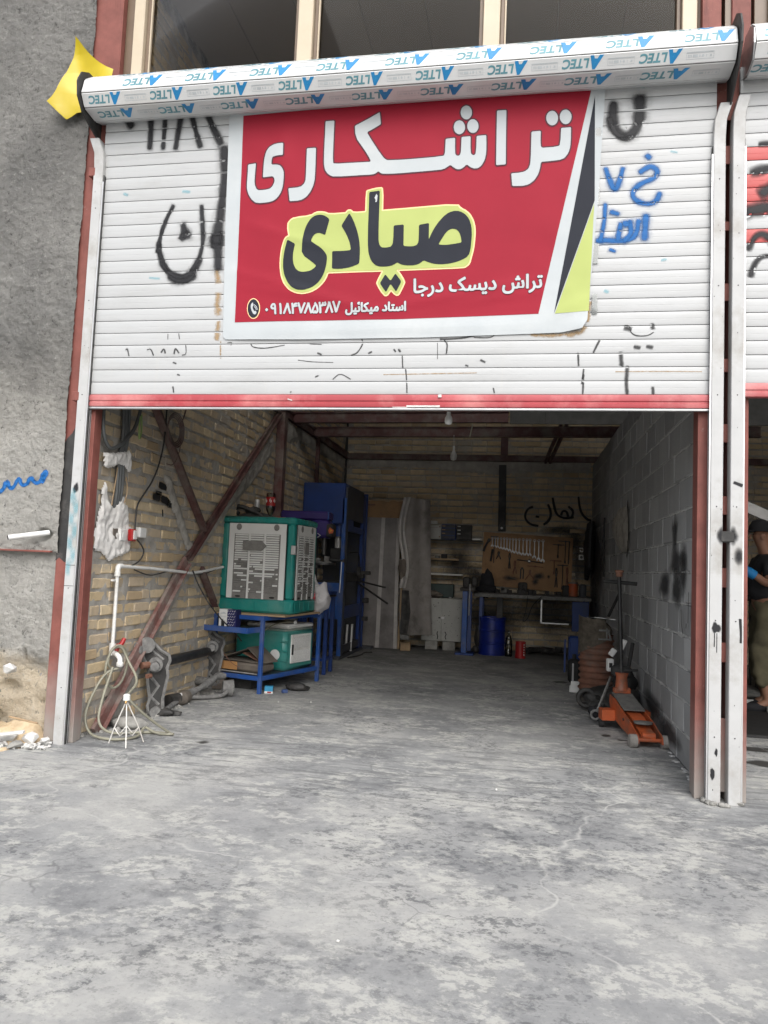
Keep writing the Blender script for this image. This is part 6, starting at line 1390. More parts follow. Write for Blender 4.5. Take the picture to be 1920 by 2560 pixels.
pr = thing('hydraulic_press', 'tall dark blue hydraulic press with a solid head box and worn side frame', 'press', (.33, 5.7, 0))
b = MB(); b.box((.32, 5.36, 1.985), (.56, .56, .53), None, .006); b.build('head_box', M['navy'], pr)
b = MB(); b.box((.595, 5.095, 1.03), (.05, .03, 2.06), None, .003); b.build('front_upright', M['blue'], pr)
b = MB(); b.box((.07, 5.12, .95), (.06, .06, 1.5), None, .004); b.build('front_upright', M['navy'], pr)
for y0, y1, nm in ((5.12, 5.22, 'side_upright'), (6.18, 6.34, 'side_upright')):
    b = MB(); b.box((.60, (y0+y1)/2, 1.10), (.045, y1-y0, 2.2), None, .003); b.build(nm, M['navy_side'] if y0 < 6 else M['navy'], pr)
for z0, z1, m_ in ((1.80, 2.24, 'navy_side'), (1.64, 1.72, 'navy'), (.98, 1.10, 'dusty_black'), (.50, .66, 'navy'), (.06, .16, 'navy_side')):
    b = MB(); b.box((.602, 5.70, (z0+z1)/2), (.035, .95, z1-z0), None, .003); b.build('side_plate', M[m_], pr)
b = MB(); b.box((.30, 6.30, 1.1), (.55, .05, 2.2), None, .003); b.build('rear_frame', M['navy_side'], pr)
b = MB(); b.box((.585, 6.39, 1.12), (.10, .04, 2.24), None, .003); b.build('rear_upright', M['navy'], pr)
b = MB(); b.box((.40, 5.10, .73), (.36, .03, .46), None, .004); b.build('front_panel', M['blue'], pr)
b = MB(); b.cyl((.50, 5.22, 1.72), (.50, 5.22, 1.56), .085, n=20); b.build('ram_cylinder', M['navy'], pr, 40)
b = MB(); b.cyl((.50, 5.22, 1.56), (.50, 5.22, 1.30), .045, n=18); b.build('ram', M['steel'], pr, 40)
b = MB(); b.box((.50, 5.22, 1.33), (.17, .16, .16), None, .008); b.box((.33, 5.3, .92), (.48, .4, .14), None, .006); b.build('press_bed', M['rubber'], pr)
b = MB(); b.box((.64, 6.05, 1.05), (.10, .10, .06), None, .006); b.box((.70, 6.1, 1.10), (.14, .08, .05), None, .006); b.box((.645, 5.9, 1.12), (.05, .06, .12), None, .006); b.box((.66, 6.38, .70), (.09, .06, .07), None, .006); b.box((.66, 6.38, .44), (.08, .06, .06), None, .006); b.build('valve_block', M['dusty_black'], pr)
b = MB(); b.box((.33, 5.7, .02), (.62, 1.40, .04), None, .004); b.box((.62, 6.55, .02), (.30, .22, .04), None, .004); b.build('foot', M['navy_side'], pr)
b = MB(); b.tube(smoothpts([(.63, 5.3, 1.36), (.63, 5.7, 1.38), (.63, 5.95, 1.36), (.63, 6.0, 1.20), (.63, 6.0, 1.1)], 2), .008, 7); b.build('hose', M['rubber'], pr, 60)
for a, c in (((.62, 6.0, .985), (1.06, 5.72, .915)), ((.62, 6.0, .955), (1.10, 5.72, .70))):
    b = MB(); d = Vector(c)-Vector(a); b.box((Vector(a)+Vector(c))/2, (d.length, .022, .022), d.to_track_quat('X', 'Z').to_matrix(), .002); b.build('lever_bar', M['dark_steel'], pr)
for k in range(2):
    b = MB(); b.cyl((.575+.04*k, 5.60+.12*k, .04), (.58+.04*k, 5.62+.12*k, .40), .016, n=10); tag(b.build('steel_bar', M['steel'], None, 40), ('front' if k == 0 else 'rear')+' of two bright steel bars standing inside the press frame', 'bar')
b = MB(); b.blob((.44, 5.2, .05), (.26, .2, .12), 3, .5); b.tube(smoothpts([(.70, 5.2, .012), (.80, 5.6, .012), (.76, 5.9, .012), (.86, 6.0, .012)], 2), .010, 6); tag(b.build('scrap_metal', M['dusty_black'], None, 60), 'dark metal scrap on the floor at the foot of the blue press', 'scrap')

# ---------------------------------------------------------------- curtained corner
ct = thing('tarpaulin_screen', 'grey tarpaulin screen with pale vertical stripes closing the back corner', 'curtain', (.85, 6.6, 0))
def tarp(u, v):
    x = .50+.58*u + .04*(1-v); z = .012+1.93*v
    return (x, 6.60+.010*math.sin(x*16+z)+.012*mn.noise(Vector((x*5, z*2.2, 2))), z)
b = MB(); b.grid(tarp, 40, 60); b.build('tarpaulin', M['tarp'], ct, 60)
def tarp_at(x, z): 
    v = (z-.012)/1.93; u = (x-.04*(1-v)-.50)/.58
    p = tarp(u, v); return (p[0], p[1]-.004, p[2])
for xt, xb, w in ((.545, .575, .03), (.835, .815, .055), (1.062, 1.085, .052)):
    b = MB(); b.grid(lambda a, c: tarp_at((xb+(xt-xb)*c)+(a-.5)*w, .014+1.925*c), 3, 60); b.build('stripe', M['stripe'], ct, 60)
b = MB(); b.grid(lambda a, c: (.52+.62*a, 6.585+.012*mn.noise(Vector((a*4, c*3, 7))), 1.92+(.245+.02*mn.noise(Vector((a*6, 1, 3))))*c), 24, 8); tag(b.build('cardboard_sheet', M['cardboard'], None, 60), 'brown cardboard sheet fixed above the tarpaulin screen', 'cardboard')
b = MB(); b.box((.58, 6.57, 2.105), (.26, .02, .02), Rz(.02), .003); tag(b.build('cloth_strip', M['rust']), 'dark red strip along the torn top of the cardboard sheet', 'strip')
fl = thing('cloth_flap', 'stained pale cloth hanging on a timber frame beside the tarpaulin screen', 'cloth', (1.28, 6.65, 0))
def flap(u, v):
    z = .22+2.0*v
    x = 1.16+.33*u + .10*(1-v)*(u) - .03*math.sin(v*5)*(1-u)
    return (x, 6.50+.35*u+.03*math.sin(u*11+v*2)+.02*mn.noise(Vector((u*4, v*6, 2))), z+.02*mn.noise(Vector((u*3, 0, 5))))
b = MB(); b.grid(flap, 30, 60); b.build('cloth', M['cloth_pale'], fl, 60)
b = MB(); b.grid(lambda a, c: (1.125+.10*a+.04*math.sin(c*7), 6.46+.03*math.sin(a*6), .9+1.32*c), 10, 30); b.build('fold', M['stripe'], fl, 60)
b = MB(); b.box((1.155, 6.54, .72), (.03, .04, 1.40), Ry(.02), .003); b.box((1.24, 6.60, .06), (.14, .12, .12), None, .004); b.build('timber', M['wood'], fl)
b = MB(); b.blob((1.17, 6.46, 1.18), (.13, .06, .26), 4, .6, 3); b.build('torn_knot', M['card_grey'], fl, 60)
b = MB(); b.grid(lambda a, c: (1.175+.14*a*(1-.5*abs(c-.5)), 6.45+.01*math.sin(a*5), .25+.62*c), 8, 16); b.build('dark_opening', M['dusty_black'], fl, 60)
b = MB(); b.box((1.24, 6.45, .20), (.13, .05, .07), Rz(.1), .006); b.build('white_block', M['cast'], fl)

# ---------------------------------------------------------------- wall shelves
def px_(u): return 1.255+.000737*u
def pz_(v): return 1.940-.000724*v
def shelf(name, label, u0, u1, v, depth, mat, th=.018):
    b = MB(); b.box(((px_(u0)+px_(u1))/2, YB-.01-depth/2, pz_(v)), (px_(u1)-px_(u0), depth, th), None, .002)
    o = tag(b.build(name, M[mat]), label, 'shelf'); return o
s1 = shelf('wall_shelf', 'thin grey wall shelf carrying the small parts cabinets', 110, 1380, 405, .20, 'cast', .012)
shelf('wall_shelf', 'rough middle wall shelf with odds and ends', 130, 890, 815, .16, 'wood', .022)
shelf('wall_shelf', 'narrow white wall shelf above the cabinet', 160, 985, 1135, .18, 'white_pl', .022)
YS = YB-.20
b = MB(); b.box((px_(322), YS+.02, (pz_(95)+pz_(396))/2), (px_(522)-px_(125), .12, pz_(95)-pz_(396)), None, .006); wc = b.build('case', M['cabinet']); tag(wc, 'white wall box with stained front at the left end of the shelf', 'box')
b = MB()
for u, v in ((165, 135), (490, 135), (165, 345), (490, 345)): b.cyl((px_(u), YS-.04, pz_(v)), (px_(u), YS-.045, pz_(v)), .010, n=10)
b.build('screw', M['rust'], wc)
b = MB(); b.box((px_(190), YS-.042, pz_(210)), (.004, .003, .11)); b.box((px_(330), YS-.042, pz_(150)), (.18, .003, .004)); b.build('groove', M['rust'], wc)
b = MB(); b.box((px_(342), YB-.05, pz_(28)), (.10, .06, .05), None, .004); tag(b.build('small_carton', M['louver_white']), 'small white carton on top of the white wall box', 'carton')
for u0, u1, mt, lab in ((528, 826, 'navy_side', 'dark drawer cabinet with amber labels, left of two on the shelf'), (846, 1155, 'dusty_black', 'dark drawer cabinet with pale labels, right of two on the shelf')):
    oc = thing('drawer_cabinet', lab, 'cabinet', ((px_(u0)+px_(u1))/2, YS, pz_(398)))
    b = MB(); b.box(((px_(u0)+px_(u1))/2, YS+.03, (pz_(75)+pz_(396))/2), (px_(u1)-px_(u0), .15, pz_(75)-pz_(396)), None, .004); b.build('case', M['navy'] if mt == 'navy_side' else M['dusty_black'], oc)
    for j in range(4):
        b = MB(); z0 = pz_(110+78*j); b.box(((px_(u0)+px_(u1))/2, YS-.049, z0-.006), (px_(u1)-px_(u0)-.012, .012, .046), None, .003); dr_ = b.build('drawer', M[mt], oc)
        if j < 3:
            b = MB(); b.box((px_(u0)+.035, YS-.057, z0-.004), (.048, .004, .014), None, .001); b.build('label', M['wood'] if mt == 'navy_side' else M['louver_white'], dr_)
b = MB(); b.box((px_(1265), YS, pz_(372)), (.145, .10, .03), None, .008); b.tube([(px_(1180), YS-.05, pz_(360)), (px_(1265), YS-.055, pz_(352)), (px_(1360), YS-.05, pz_(368))], .008, 6); tag(b.build('hacksaw', M['alu'], None, 40), 'hacksaw with pale frame lying at the right end of the shelf', 'saw')
b = MB(); b.box((px_(585), YB-.09, pz_(750)), (.09, .08, .065), None, .006); tag(b.build('black_box', M['rubber']), 'small black box on the middle wall shelf', 'box')
b = MB(); b.tube([(px_(200), YB-.12, pz_(765)), (px_(380), YB-.12, pz_(740))], .008, 6); b.box((px_(440), YB-.09, pz_(770)), (.07, .06, .05), None, .004); b.box((px_(750), YB-.10, pz_(795)), (.10, .05, .014)); tag(b.build('small_tools', M['cast'], None, 40), 'small tools lying along the middle wall shelf', 'tools')

# ---------------------------------------------------------------- cabinet, vise stand, drum, bottle, can
cbn = thing('metal_cabinet', 'old white two-door metal cabinet with padlock and chipped paint', 'cabinet', (1.72, 7.1, 0))
CX0, CX1, CY, CZ0, CZ1 = 1.42, 2.02, 6.93, .13, .765
b = MB(); b.box(((CX0+CX1)/2, CY+.21, (CZ0+CZ1)/2), (CX1-CX0, .42, CZ1-CZ0), None, .006); b.build('body', M['cabinet'], cbn)
for k in range(2):
    xa = CX0+.004+k*.297
    b = MB(); b.box((xa+.1475, CY-.007, (CZ0+CZ1)/2), (.2925, .014, CZ1-CZ0-.012), None, .004); dd = b.build('door', M['cabinet'], cbn)
    sp = MB(); R = random.Random(k+3)
    for q in range(16): blotch(sp, (xa+.03+.24*R.random(), CZ0+.05+.53*R.random()), (.004+.006*R.random(), .003+.006*R.random()), lambda u, v: (u, CY-.0148, v), 3, 8, q)
    ribbon(sp, [(xa+(.24 if k == 0 else .055), .27), (xa+(.232 if k == 0 else .075), .235), (xa+(.247 if k == 0 else .055), .20), (xa+(.24 if k == 0 else .07), .165)], .013, lambda u, v: (u, CY-.0149, v))
    sp.build('chips', M['spray_k'], dd)
b = MB(); b.box((1.735, CY-.018, .475), (.05, .010, .03), None, .002); b.build('padlock', M['alu'], cbn); b = MB(); b.box((1.685, CY-.017, .475), (.03, .008, .02), None, .002); b.build('hasp', M['dark_steel'], cbn)
for x in (1.54, 1.80):
    b = MB(); b.box((x+.03, CY+.06, .066), (.19, .12, .13), Rz(.1), .008); tag(b.build('stone_block', M['stone_grey']), ('left' if x < 1.7 else 'right')+' rough block propping up the white metal cabinet', 'block')
b = MB(); b.box((1.66, 7.12, .875), (.42, .20, .20), None, .01); tag(b.build('tool_case', simple('dark_green_case', (.010, .030, .026), .5)), 'dark green case standing on the white metal cabinet', 'case')
b = MB(); b.blob((1.56, 6.98, .82), (.24, .14, .11), 7, .4, 3); b.blob((1.66, 6.96, .80), (.12, .12, .07), 9, .4); tag(b.build('cloth_heap', M['card_grey'], None, 60), 'heap of grey cloth on top of the white metal cabinet', 'cloth')
b = MB(); b.box((1.53, 6.945, .776), (.045, .03, .018), None, .004); b.box((1.83, 6.945, .776), (.04, .03, .018), None, .006); tag(b.build('metal_fittings', M['alu']), 'two bright fittings on the front edge of the cabinet top', 'fittings')

vs_ = thing('vise_stand', 'dark blue bench vise stand beside the white cabinet', 'vise', (2.10, 6.52, 0))
b = MB(); b.box((2.085, 6.52, .45), (.075, .08, .90), None, .004); b.build('post', M['blue'], vs_)
b = MB(); b.box((2.155, 6.56, .48), (.055, .06, .86), None, .004); b.build('post', M['navy'], vs_)
b = MB(); b.box((2.10, 6.54, .015), (.26, .26, .03), None, .004); b.build('foot', M['navy'], vs_)
b = MB(); b.box((2.12, 6.55, .925), (.22, .20, .05), None, .01); b.box((2.10, 6.50, 1.02), (.10, .16, .16), None, .02); b.box((2.21, 6.58, 1.04), (.09, .20, .14), None, .02); b.cyl((2.10, 6.40, 1.0), (2.10, 6.55, 1.0), .025); b.build('vise', M['dusty_black'], vs_, 40)
b = MB(); b.tube([(2.155, 6.40, 1.00), (2.15, 6.42, .56)], .009, 8); b.build('handle_bar', M['steel'], vs_, 40)
b = MB(); b.blob((2.36, 7.0, 1.02), (.20, .16, .40), 3, .5, 3); b.blob((2.38, 6.95, .93), (.30, .2, .14), 8, .5, 3); tag(b.build('rag_bundle', M['black_cloth'], None, 60), 'bundle of black rags hanging at the left end of the tool board', 'rags')
dm = thing('oil_drum', 'dark blue ribbed steel drum in front of the workbench', 'drum', (2.475, 6.75, 0))
prof_d = [(.185, 0), (.19, .004), (.19, .02), (.183, .028), (.183, .155), (.190, .165), (.190, .18), (.183, .19), (.183, .33), (.190, .34), (.190, .355), (.183, .365), (.183, .50), (.19, .51), (.19, .53), (.18, .535), (.175, .522)]
b = MB(); b.lathe((2.475, 6.75, 0), prof_d, 32); b.build('shell', M['drum'], dm, 30)
b = MB(); b.cyl((2.42, 6.70, .522), (2.42, 6.70, .534), .022, n=12); b.build('bung', M['steel'], dm, 40)
b = MB(); b.blob((2.28, 6.85, .22), (.14, .2, .42), 9, .4, 3); b.blob((2.24, 6.72, .06), (.10, .12, .12), 4, .3); tag(b.build('dark_bundle', M['dusty_black'], None, 60), 'dark greasy bundle between vise stand and blue drum', 'bundle')
bt = thing('plastic_bottle', 'empty clear plastic bottle on the floor right of the blue drum', 'bottle', (2.715, 6.60, 0))
b = MB(); b.lathe((2.715, 6.60, 0), [(.04, 0), (.052, .01), (.052, .10), (.047, .12), (.052, .14), (.052, .22), (.03, .29), (.016, .31), (.016, .345)], 20); b.build('bottle', M['clear'], bt, 40)
b = MB(); b.cyl((2.715, 6.60, .345), (2.715, 6.60, .365), .018, n=12); b.build('cap', M['dusty_black'], bt, 40)
rcn = thing('paint_can', 'red metal can on the floor right of the clear bottle', 'can', (2.88, 6.5, 0))
b = MB(); b.lathe((2.88, 6.50, 0), [(.072, 0), (.076, .004), (.076, .012), (.072, .016), (.072, .215), (.076, .22), (.076, .228), (.068, .23), (.066, .222)], 24); b.build('can', M['red_pl'], rcn, 35)
b = MB()
for k in range(5): b.box((2.88+.0725*math.sin(.75), 6.5-.0725*math.cos(.75), .05+.035*k), (.018, .003, .016), Rz(.75))
b.build('can_print', M['louver_white'], rcn)

# ---------------------------------------------------------------- tool board and its tools
def pbx(u): return 2.099+.001236*u
def pbz(v): return 2.344-.001244*v
YT = YB-.045
b = MB(); b.prism([(pbx(130), pbz(1092)), (pbx(1220), pbz(1150)), (pbx(1232), pbz(480)), (pbx(150), pbz(440))], lambda u, v, w: (u, w, v), YB-.012, YB-.030)
pb_ = tag(b.build('tool_board', M['board']), 'brown fibre tool board hung with hand tools above the workbench', 'board')
sp = MB()
for c, r, k in (((pbx(830), pbz(960)), (.10, .08), 1), ((pbx(790), pbz(1030)), (.08, .05), 2), ((pbx(480), pbz(1000)), (.15, .05), 3), ((pbx(950), pbz(960)), (.03, .04), 4)): blotch(sp, c, r, lambda u, v, k=k: (u, YB-.0306-.0003*k, v), seed=k, hard=.9)
sp.build('grease', M['damp'], pb_)
wl_ = [(255, 500, 600), (290, 500, 605), (322, 500, 612), (362, 500, 625), (400, 500, 632), (435, 500, 638), (470, 505, 650), (508, 505, 668), (545, 505, 670), (585, 505, 680), (632, 505, 690), (677, 508, 690), (715, 508, 695), (770, 515, 720), (822, 515, 745), (872, 515, 760)]
ordn = ['first', 'second', 'third', 'fourth', 'fifth', 'sixth', 'seventh', 'eighth', 'ninth', 'tenth', 'eleventh', 'twelfth', 'thirteenth', 'fourteenth', 'fifteenth', 'last and longest']
for k, (u, v0, v1) in enumerate(wl_):
    x = pbx(u); za, zb = pbz(v0+14), pbz(v1); L = za-zb; r = .010+.0045*L/.3*3
    b = MB(); y = YT
    b.box((x, y, (za+zb)/2), (.011+.02*(L-.1), .008, L), None, .002)
    b.tube([(x+r*.9*math.cos(a*PI/5), y, za+r*.9*math.sin(a*PI/5)) for a in range(10)], .0045, 5, True)
    jaw = [(x+r*1.25*math.cos(a), zb-r*.3+r*1.25*math.sin(a)) for a in [PI*.82-i*(PI*.82-PI*.18)/6 for i in range(7)]]
    out = [(x-r*1.25, zb-r*1.5), (x-r*1.35, zb-r*.4)] + [(x-r*.6, zb+r*.7), (x+r*.6, zb+r*.7)] + [(x+r*1.35, zb-r*.4), (x+r*1.25, zb-r*1.5), (x+r*.55, zb-r*1.5), (x+r*.5, zb-r*.5), (x-r*.5, zb-r*.5), (x-r*.55, zb-r*1.5)]
    b.prism(out, lambda a, c, w: (a, w, c), y-.004, y+.004)
    tag(b.build('wrench', M['steel'], None, 40), ordn[k]+' wrench from the left in the graded row on the tool board', 'wrench', 'graded row of wrenches')
def tee(u0, u1, v, um, vb, label, mat='dark_steel'):
    b = MB(); b.tube([(pbx(u0), YT, pbz(v)), (pbx(u1), YT, pbz(v+3))], .007, 7); b.tube([(pbx(um), YT, pbz(v)), (pbx(um-3), YT, pbz(vb))], .007, 7); b.cyl((pbx(um-3), YT, pbz(vb-30)), (pbx(um-3), YT, pbz(vb)), .011, n=8); b.cyl((pbx(um), YT, pbz(v-8)), (pbx(um), YT, pbz(v+14)), .012, n=8)
    tag(b.build('tee_wrench', M[mat], None, 40), label, 'wrench')
tee(990, 1130, 567, 1057, 728, 'short T-handle wrench, upper one on the right of the tool board')
tee(1055, 1200, 522, 1142, 790, 'long T-handle wrench in the top right corner of the tool board')
tee(960, 1100, 762, 1013, 930, 'T-handle wrench with rusty bar left of centre right on the tool board', 'rust')
tee(1050, 1180, 815, 1115, 1110, 'long T-handle wrench reaching the bottom edge of the tool board')
b = MB(); b.tube([(pbx(1188), YT, pbz(525)), (pbx(1180), YT, pbz(800))], .008, 7); b.cyl((pbx(1188), YT, pbz(520)), (pbx(1188), YT, pbz(545)), .013, n=8); tag(b.build('extension_bar', M['dark_steel'], None, 40), 'dark extension bar hung along the right edge of the tool board', 'bar')
def pliers(u, v0, v1, spread, label, mat='dark_steel'):
    b = MB(); x = pbx(u); za, zb = pbz(v0), pbz(v1); L = za-zb; s_ = spread*.001236
    for q in (-1, 1):
        b.tube(smoothpts([(x+q*.004, YT, za), (x+q*.014, YT, za-.25*L), (x, YT-.004*q, za-.40*L), (x-q*s_*.5, YT, za-.65*L), (x-q*s_, YT, zb)], 2), [.006]+[.008]*100, 6) if False else b.tube(smoothpts([(x+q*.004, YT, za), (x+q*.014, YT, za-.25*L), (x, YT-.004*q, za-.40*L), (x-q*s_*.5, YT, za-.65*L), (x-q*s_, YT, zb)], 2), .009, 6)
    b.cyl((x, YT-.012, za-.38*L), (x, YT+.012, za-.38*L), .016, n=10)
    tag(b.build('pliers', M[mat], None, 40), label, 'pliers')
pliers(472, 690, 880, 10, 'slim dark pliers left of centre on the tool board')
pliers(540, 780, 940, 20, 'rusty pliers with open handles at the centre of the tool board', 'rust')
pliers(338, 675, 770, 28, 'short broad pincers below the small wrenches on the tool board')
pliers(725, 885, 1010, 55, 'wide open rusty pincers right of the clamp on the tool board', 'rust')
pliers(1040, 850, 1085, 14, 'large dark slip-joint pliers low on the right of the tool board')
pliers(1168, 840, 1100, 12, 'large rust-brown pliers in the lower right corner of the tool board', 'rust')
b = MB(); b.tube([(pbx(262), YT, pbz(650)), (pbx(240), YT, pbz(800))], .016, 8); b.tube([(pbx(280), YT, pbz(520)), (pbx(278), YT, pbz(820))], .007, 7); b.box((pbx(280), YT, pbz(494)), (.12, .018, .014)); tag(b.build('hand_tools', M['dark_steel'], None, 40), 'dark handles of files hung at the left of the tool board', 'tools')
b = MB(); b.tube([(pbx(565), YT, pbz(768)), (pbx(680), YT, pbz(778)), (pbx(880), YT, pbz(795))], .009, 7); b.prism([(pbx(675), pbz(780)), (pbx(710), pbz(755)), (pbx(745), pbz(780)), (pbx(710), pbz(805))], lambda a, c, w: (a, w, c), YT-.012, YT+.006); tw = tag(b.build('tap_wrench', M['dark_steel'], None, 40), 'long tap wrench with bright centre, right of the pliers', 'wrench')
b = MB(); b.box((pbx(712), YT-.014, pbz(780)), (.03, .004, .016), None, .003); b.build('bright_centre', M['alu'], tw)
b = MB(); b.tube([(pbx(690), YT, pbz(838)), (pbx(780), YT, pbz(842)), (pbx(885), YT, pbz(850))], .006, 6); b.blob((pbx(785), YT, pbz(842)), (.05, .02, .03), 1, .1, 1); tag(b.build('tap_wrench', M['rust'], None, 40), 'small tap wrench hung under the long one', 'wrench')
b = MB(); b.tube([(pbx(610), YT, pbz(1000)), (pbx(612), YT, pbz(880)), (pbx(630), YT, pbz(868)), (pbx(645), YT, pbz(885)), (pbx(642), YT, pbz(1000))], .010, 7); b.box((pbx(628), YT, pbz(872)), (.03, .02, .03), None, .004); tag(b.build('clamp', M['dark_steel'], None, 40), 'black U-shaped clamp low in the middle of the tool board', 'clamp')
b = MB(); b.tube(smoothpts([(pbx(150), YT, pbz(680)), (pbx(175), YT, pbz(600)), (pbx(215), YT, pbz(540)), (pbx(232), YT, pbz(525))], 1), .018, 8); b.box((pbx(215), YT, pbz(540)), (.05, .03, .05), Ry(.5), .006); tag(b.build('pipe_wrench', M['dark_steel'], None, 40), 'dark pipe wrench leaning at the upper left corner of the tool board', 'wrench')
for v, nm, lab in ((710, 'wall_socket', 'white wall socket right of the tool board'), (622, 'cable_clip', 'white hook-shaped switch above the socket right of the tool board')):
    b = MB(); 
    if v == 710: b.box((pbx(1335), YB-.012, pbz(v)), (.075, .024, .078), None, .005)
    else: b.tube([(pbx(1310), YB-.02, pbz(600)), (pbx(1345), YB-.02, pbz(600)), (pbx(1362), YB-.02, pbz(620)), (pbx(1345), YB-.02, pbz(640)), (pbx(1325), YB-.02, pbz(640)), (pbx(1318), YB-.02, pbz(620))], .010, 6)
    o = tag(b.build(nm, M['louver_white'], None, 40), lab, 'socket' if v == 710 else 'switch')
    if v == 710:
        b = MB(); b.cyl((pbx(1335), YB-.0235, pbz(v)), (pbx(1335), YB-.0245, pbz(v)), .022, n=14); b.build('outlet', M['cast'], o)

# ---------------------------------------------------------------- workbench
wb = thing('workbench', 'long dark steel workbench with grey front edge below the tool board', 'workbench', (3.0, 7.0, 0))
b = MB(); b.box((3.02, 7.06, .868), (1.66, .62, .03), None, .003); b.build('top', M['dusty_black'], wb)
b = MB(); b.box((3.02, 6.745, .845), (1.66, .03, .05), None, .004); b.build('front_edge', M['cast'], wb)
for x in (2.30, 3.80):
    for y in (6.80, 7.30):
        b = MB(); b.box((x, y, .42), (.05, .05, .85), None, .003); b.build('leg', M['navy'], wb)
b = MB(); b.box((2.57, 6.85, .42), (.09, .09, .85), None, .004); b.build('leg', M['dusty_black'], wb)
b = MB(); b.box((3.70, 6.77, .60), (.22, .03, .42), None, .004); b.build('side_panel', M['navy'], wb)
b = MB(); b.box((3.16, 6.76, .66), (.018, .018, .35)); b.box((3.35, 6.76, .488), (.40, .018, .016)); b.build('hanging_frame', M['alu'], wb)
b = MB(); b.box((3.36, 6.92, .485), (.42, .32, .012)); b.blob((3.36, 6.86, .52), (.36, .2, .06), 3, .5, 3); b.build('lower_shelf', M['dusty_black'], wb, 60)
bit = MB(); R = random.Random(9)
for k in range(18):
    x = 2.35+1.15*R.random(); bit.box((x, 6.85+.3*R.random(), .905), (.04+.08*R.random(), .05, .03+.06*R.random()), Rz(R.random()*3), .006)
tag(bit.build('bench_clutter', M['dusty_black']), 'clutter of dark parts spread over the workbench', 'parts')
b = MB(); b.box((2.62, 6.84, .93), (.09, .08, .08), None, .01); b.cyl((2.60, 6.80, .95), (2.60, 6.83, .95), .03); tag(b.build('small_vise', M['cast']), 'small grey machine part at the left of the workbench', 'part')
b = MB(); b.box((pbx(640), 7.25, .97), (.14, .10, .16), None, .02); b.tube([(pbx(640), 7.22, 1.04), (pbx(660), 7.18, .92), (pbx(740), 7.15, .92)], .02, 8); tag(b.build('bench_drill', M['dusty_black'], None, 40), 'dark bench machine standing below the clamp', 'machine')
oj = thing('oil_can', 'orange red canister with pale lid on the right end of the bench', 'can', (3.60, 6.86, .883))
b = MB(); b.lathe((3.60, 6.86, .883), [(.065, 0), (.07, .006), (.07, .17), (.064, .18)], 18); b.build('can', M['orange'], oj, 40)
b = MB(); b.cyl((3.60, 6.86, 1.064), (3.60, 6.86, 1.085), .066, n=18); b.build('lid', M['cast'], oj, 40)
b = MB(); b.lathe((3.74, 6.90, .883), [(.05, 0), (.052, .01), (.052, .16), (.03, .18)], 16); tag(b.build('plastic_jar', M['navy_side'], None, 40), 'grey blue jar beside the orange canister', 'jar')
b = MB(); b.box((3.50, 6.86, .96), (.09, .10, .15), None, .01); tag(b.build('black_machine', M['rubber']), 'black machine body left of the orange canister', 'machine')
cable('power_cable', 'black cable hanging in a loop from the front of the workbench', [(2.98, 6.78, .89), (2.96, 6.72, .86), (2.95, 6.71, .66), (2.90, 6.71, .52), (2.92, 6.71, .49), (2.98, 6.71, .55), (3.02, 6.71, .72), (3.15, 6.72, .86), (3.2, 6.78, .89)], .006, 'rubber')
b = MB()
for k in range(9): b.box((2.95+.1*k, 7.12+.1*R.random(), .04+.05*R.random()), (.22*R.random()+.12, .14, .04+.04*R.random()), Rz(R.random()), .006)
tag(b.build('scrap_heap', M['dusty_black']), 'low dark heap of scrap under the right half of the workbench', 'scrap')
hb = MB()
for k in range(5):
    y = 6.55+.13*k; hb.tube(smoothpts([(XR-.07, y, 1.95), (XR-.10, y-.04, 1.6), (XR-.09, y, 1.2-.05*k), (XR-.06, y+.06, 1.5), (XR-.06, y+.03, 1.95)], 2), .028, 7)
hb.blob((XR-.09, 6.75, 1.55), (.14, .5, .6), 4, .4, 3)
tag(hb.build('belt_bundle', M['rubber'], None, 60), 'bundle of black belts and hoses hanging in the back right corner', 'belts')
b = MB(); b.tube([(XR-.03, 5.35, 1.92), (XR-.03, 5.32, 1.18)], .012, 7); b.box((XR-.035, 5.34, 1.62), (.03, .14, .03)); tag(b.build('bar_tool', M['rubber'], None, 40), 'black bar hanging on the block wall by the rough patch', 'bar')
for x, y, z, lab in ((2.34, .55, 2.195, 'white lamp bulb peeping out under the red shutter bar'), ):
    b = MB(); b.lathe((x, y, z-.05), [(.004, 0), (.02, .004), (.026, .022), (.024, .045), (.014, .065), (.013, .085)], 16); tag(b.build('lamp_bulb', M['white_pl'], None, 60), lab, 'lamp')
cable('power_cable', 'thin cord holding the white lamp bulb behind the shutter bar', [(2.34, .55, 2.22), (2.34, .55, 2.6), (2.34, .7, 3.2)], .003, 'rubber')
hl = thing('hanging_lamp', 'unlit bulb in a holder hanging from the beam before the back wall', 'lamp', (1.97, 5.15, 2.75))
b = MB(); b.tube([(1.965, 5.15, 2.905), (1.97, 5.15, 2.76)], .003, 5); b.cyl((1.97, 5.15, 2.765), (1.97, 5.15, 2.70), .014, n=10); b.build('holder', M['louver_white'], hl, 40)
b = MB(); b.lathe((1.97, 5.15, 2.575), [(.006, 0), (.035, .012), (.042, .05), (.038, .085), (.02, .115), (.018, .13)], 16); b.build('bulb', M['white_pl'], hl, 60)
cable('wire_end', 'pale wire end sticking down from the cross beam', [(2.20, 5.1, 3.03), (2.19, 5.05, 2.95), (2.17, 5.08, 2.86)], .008, 'hose')

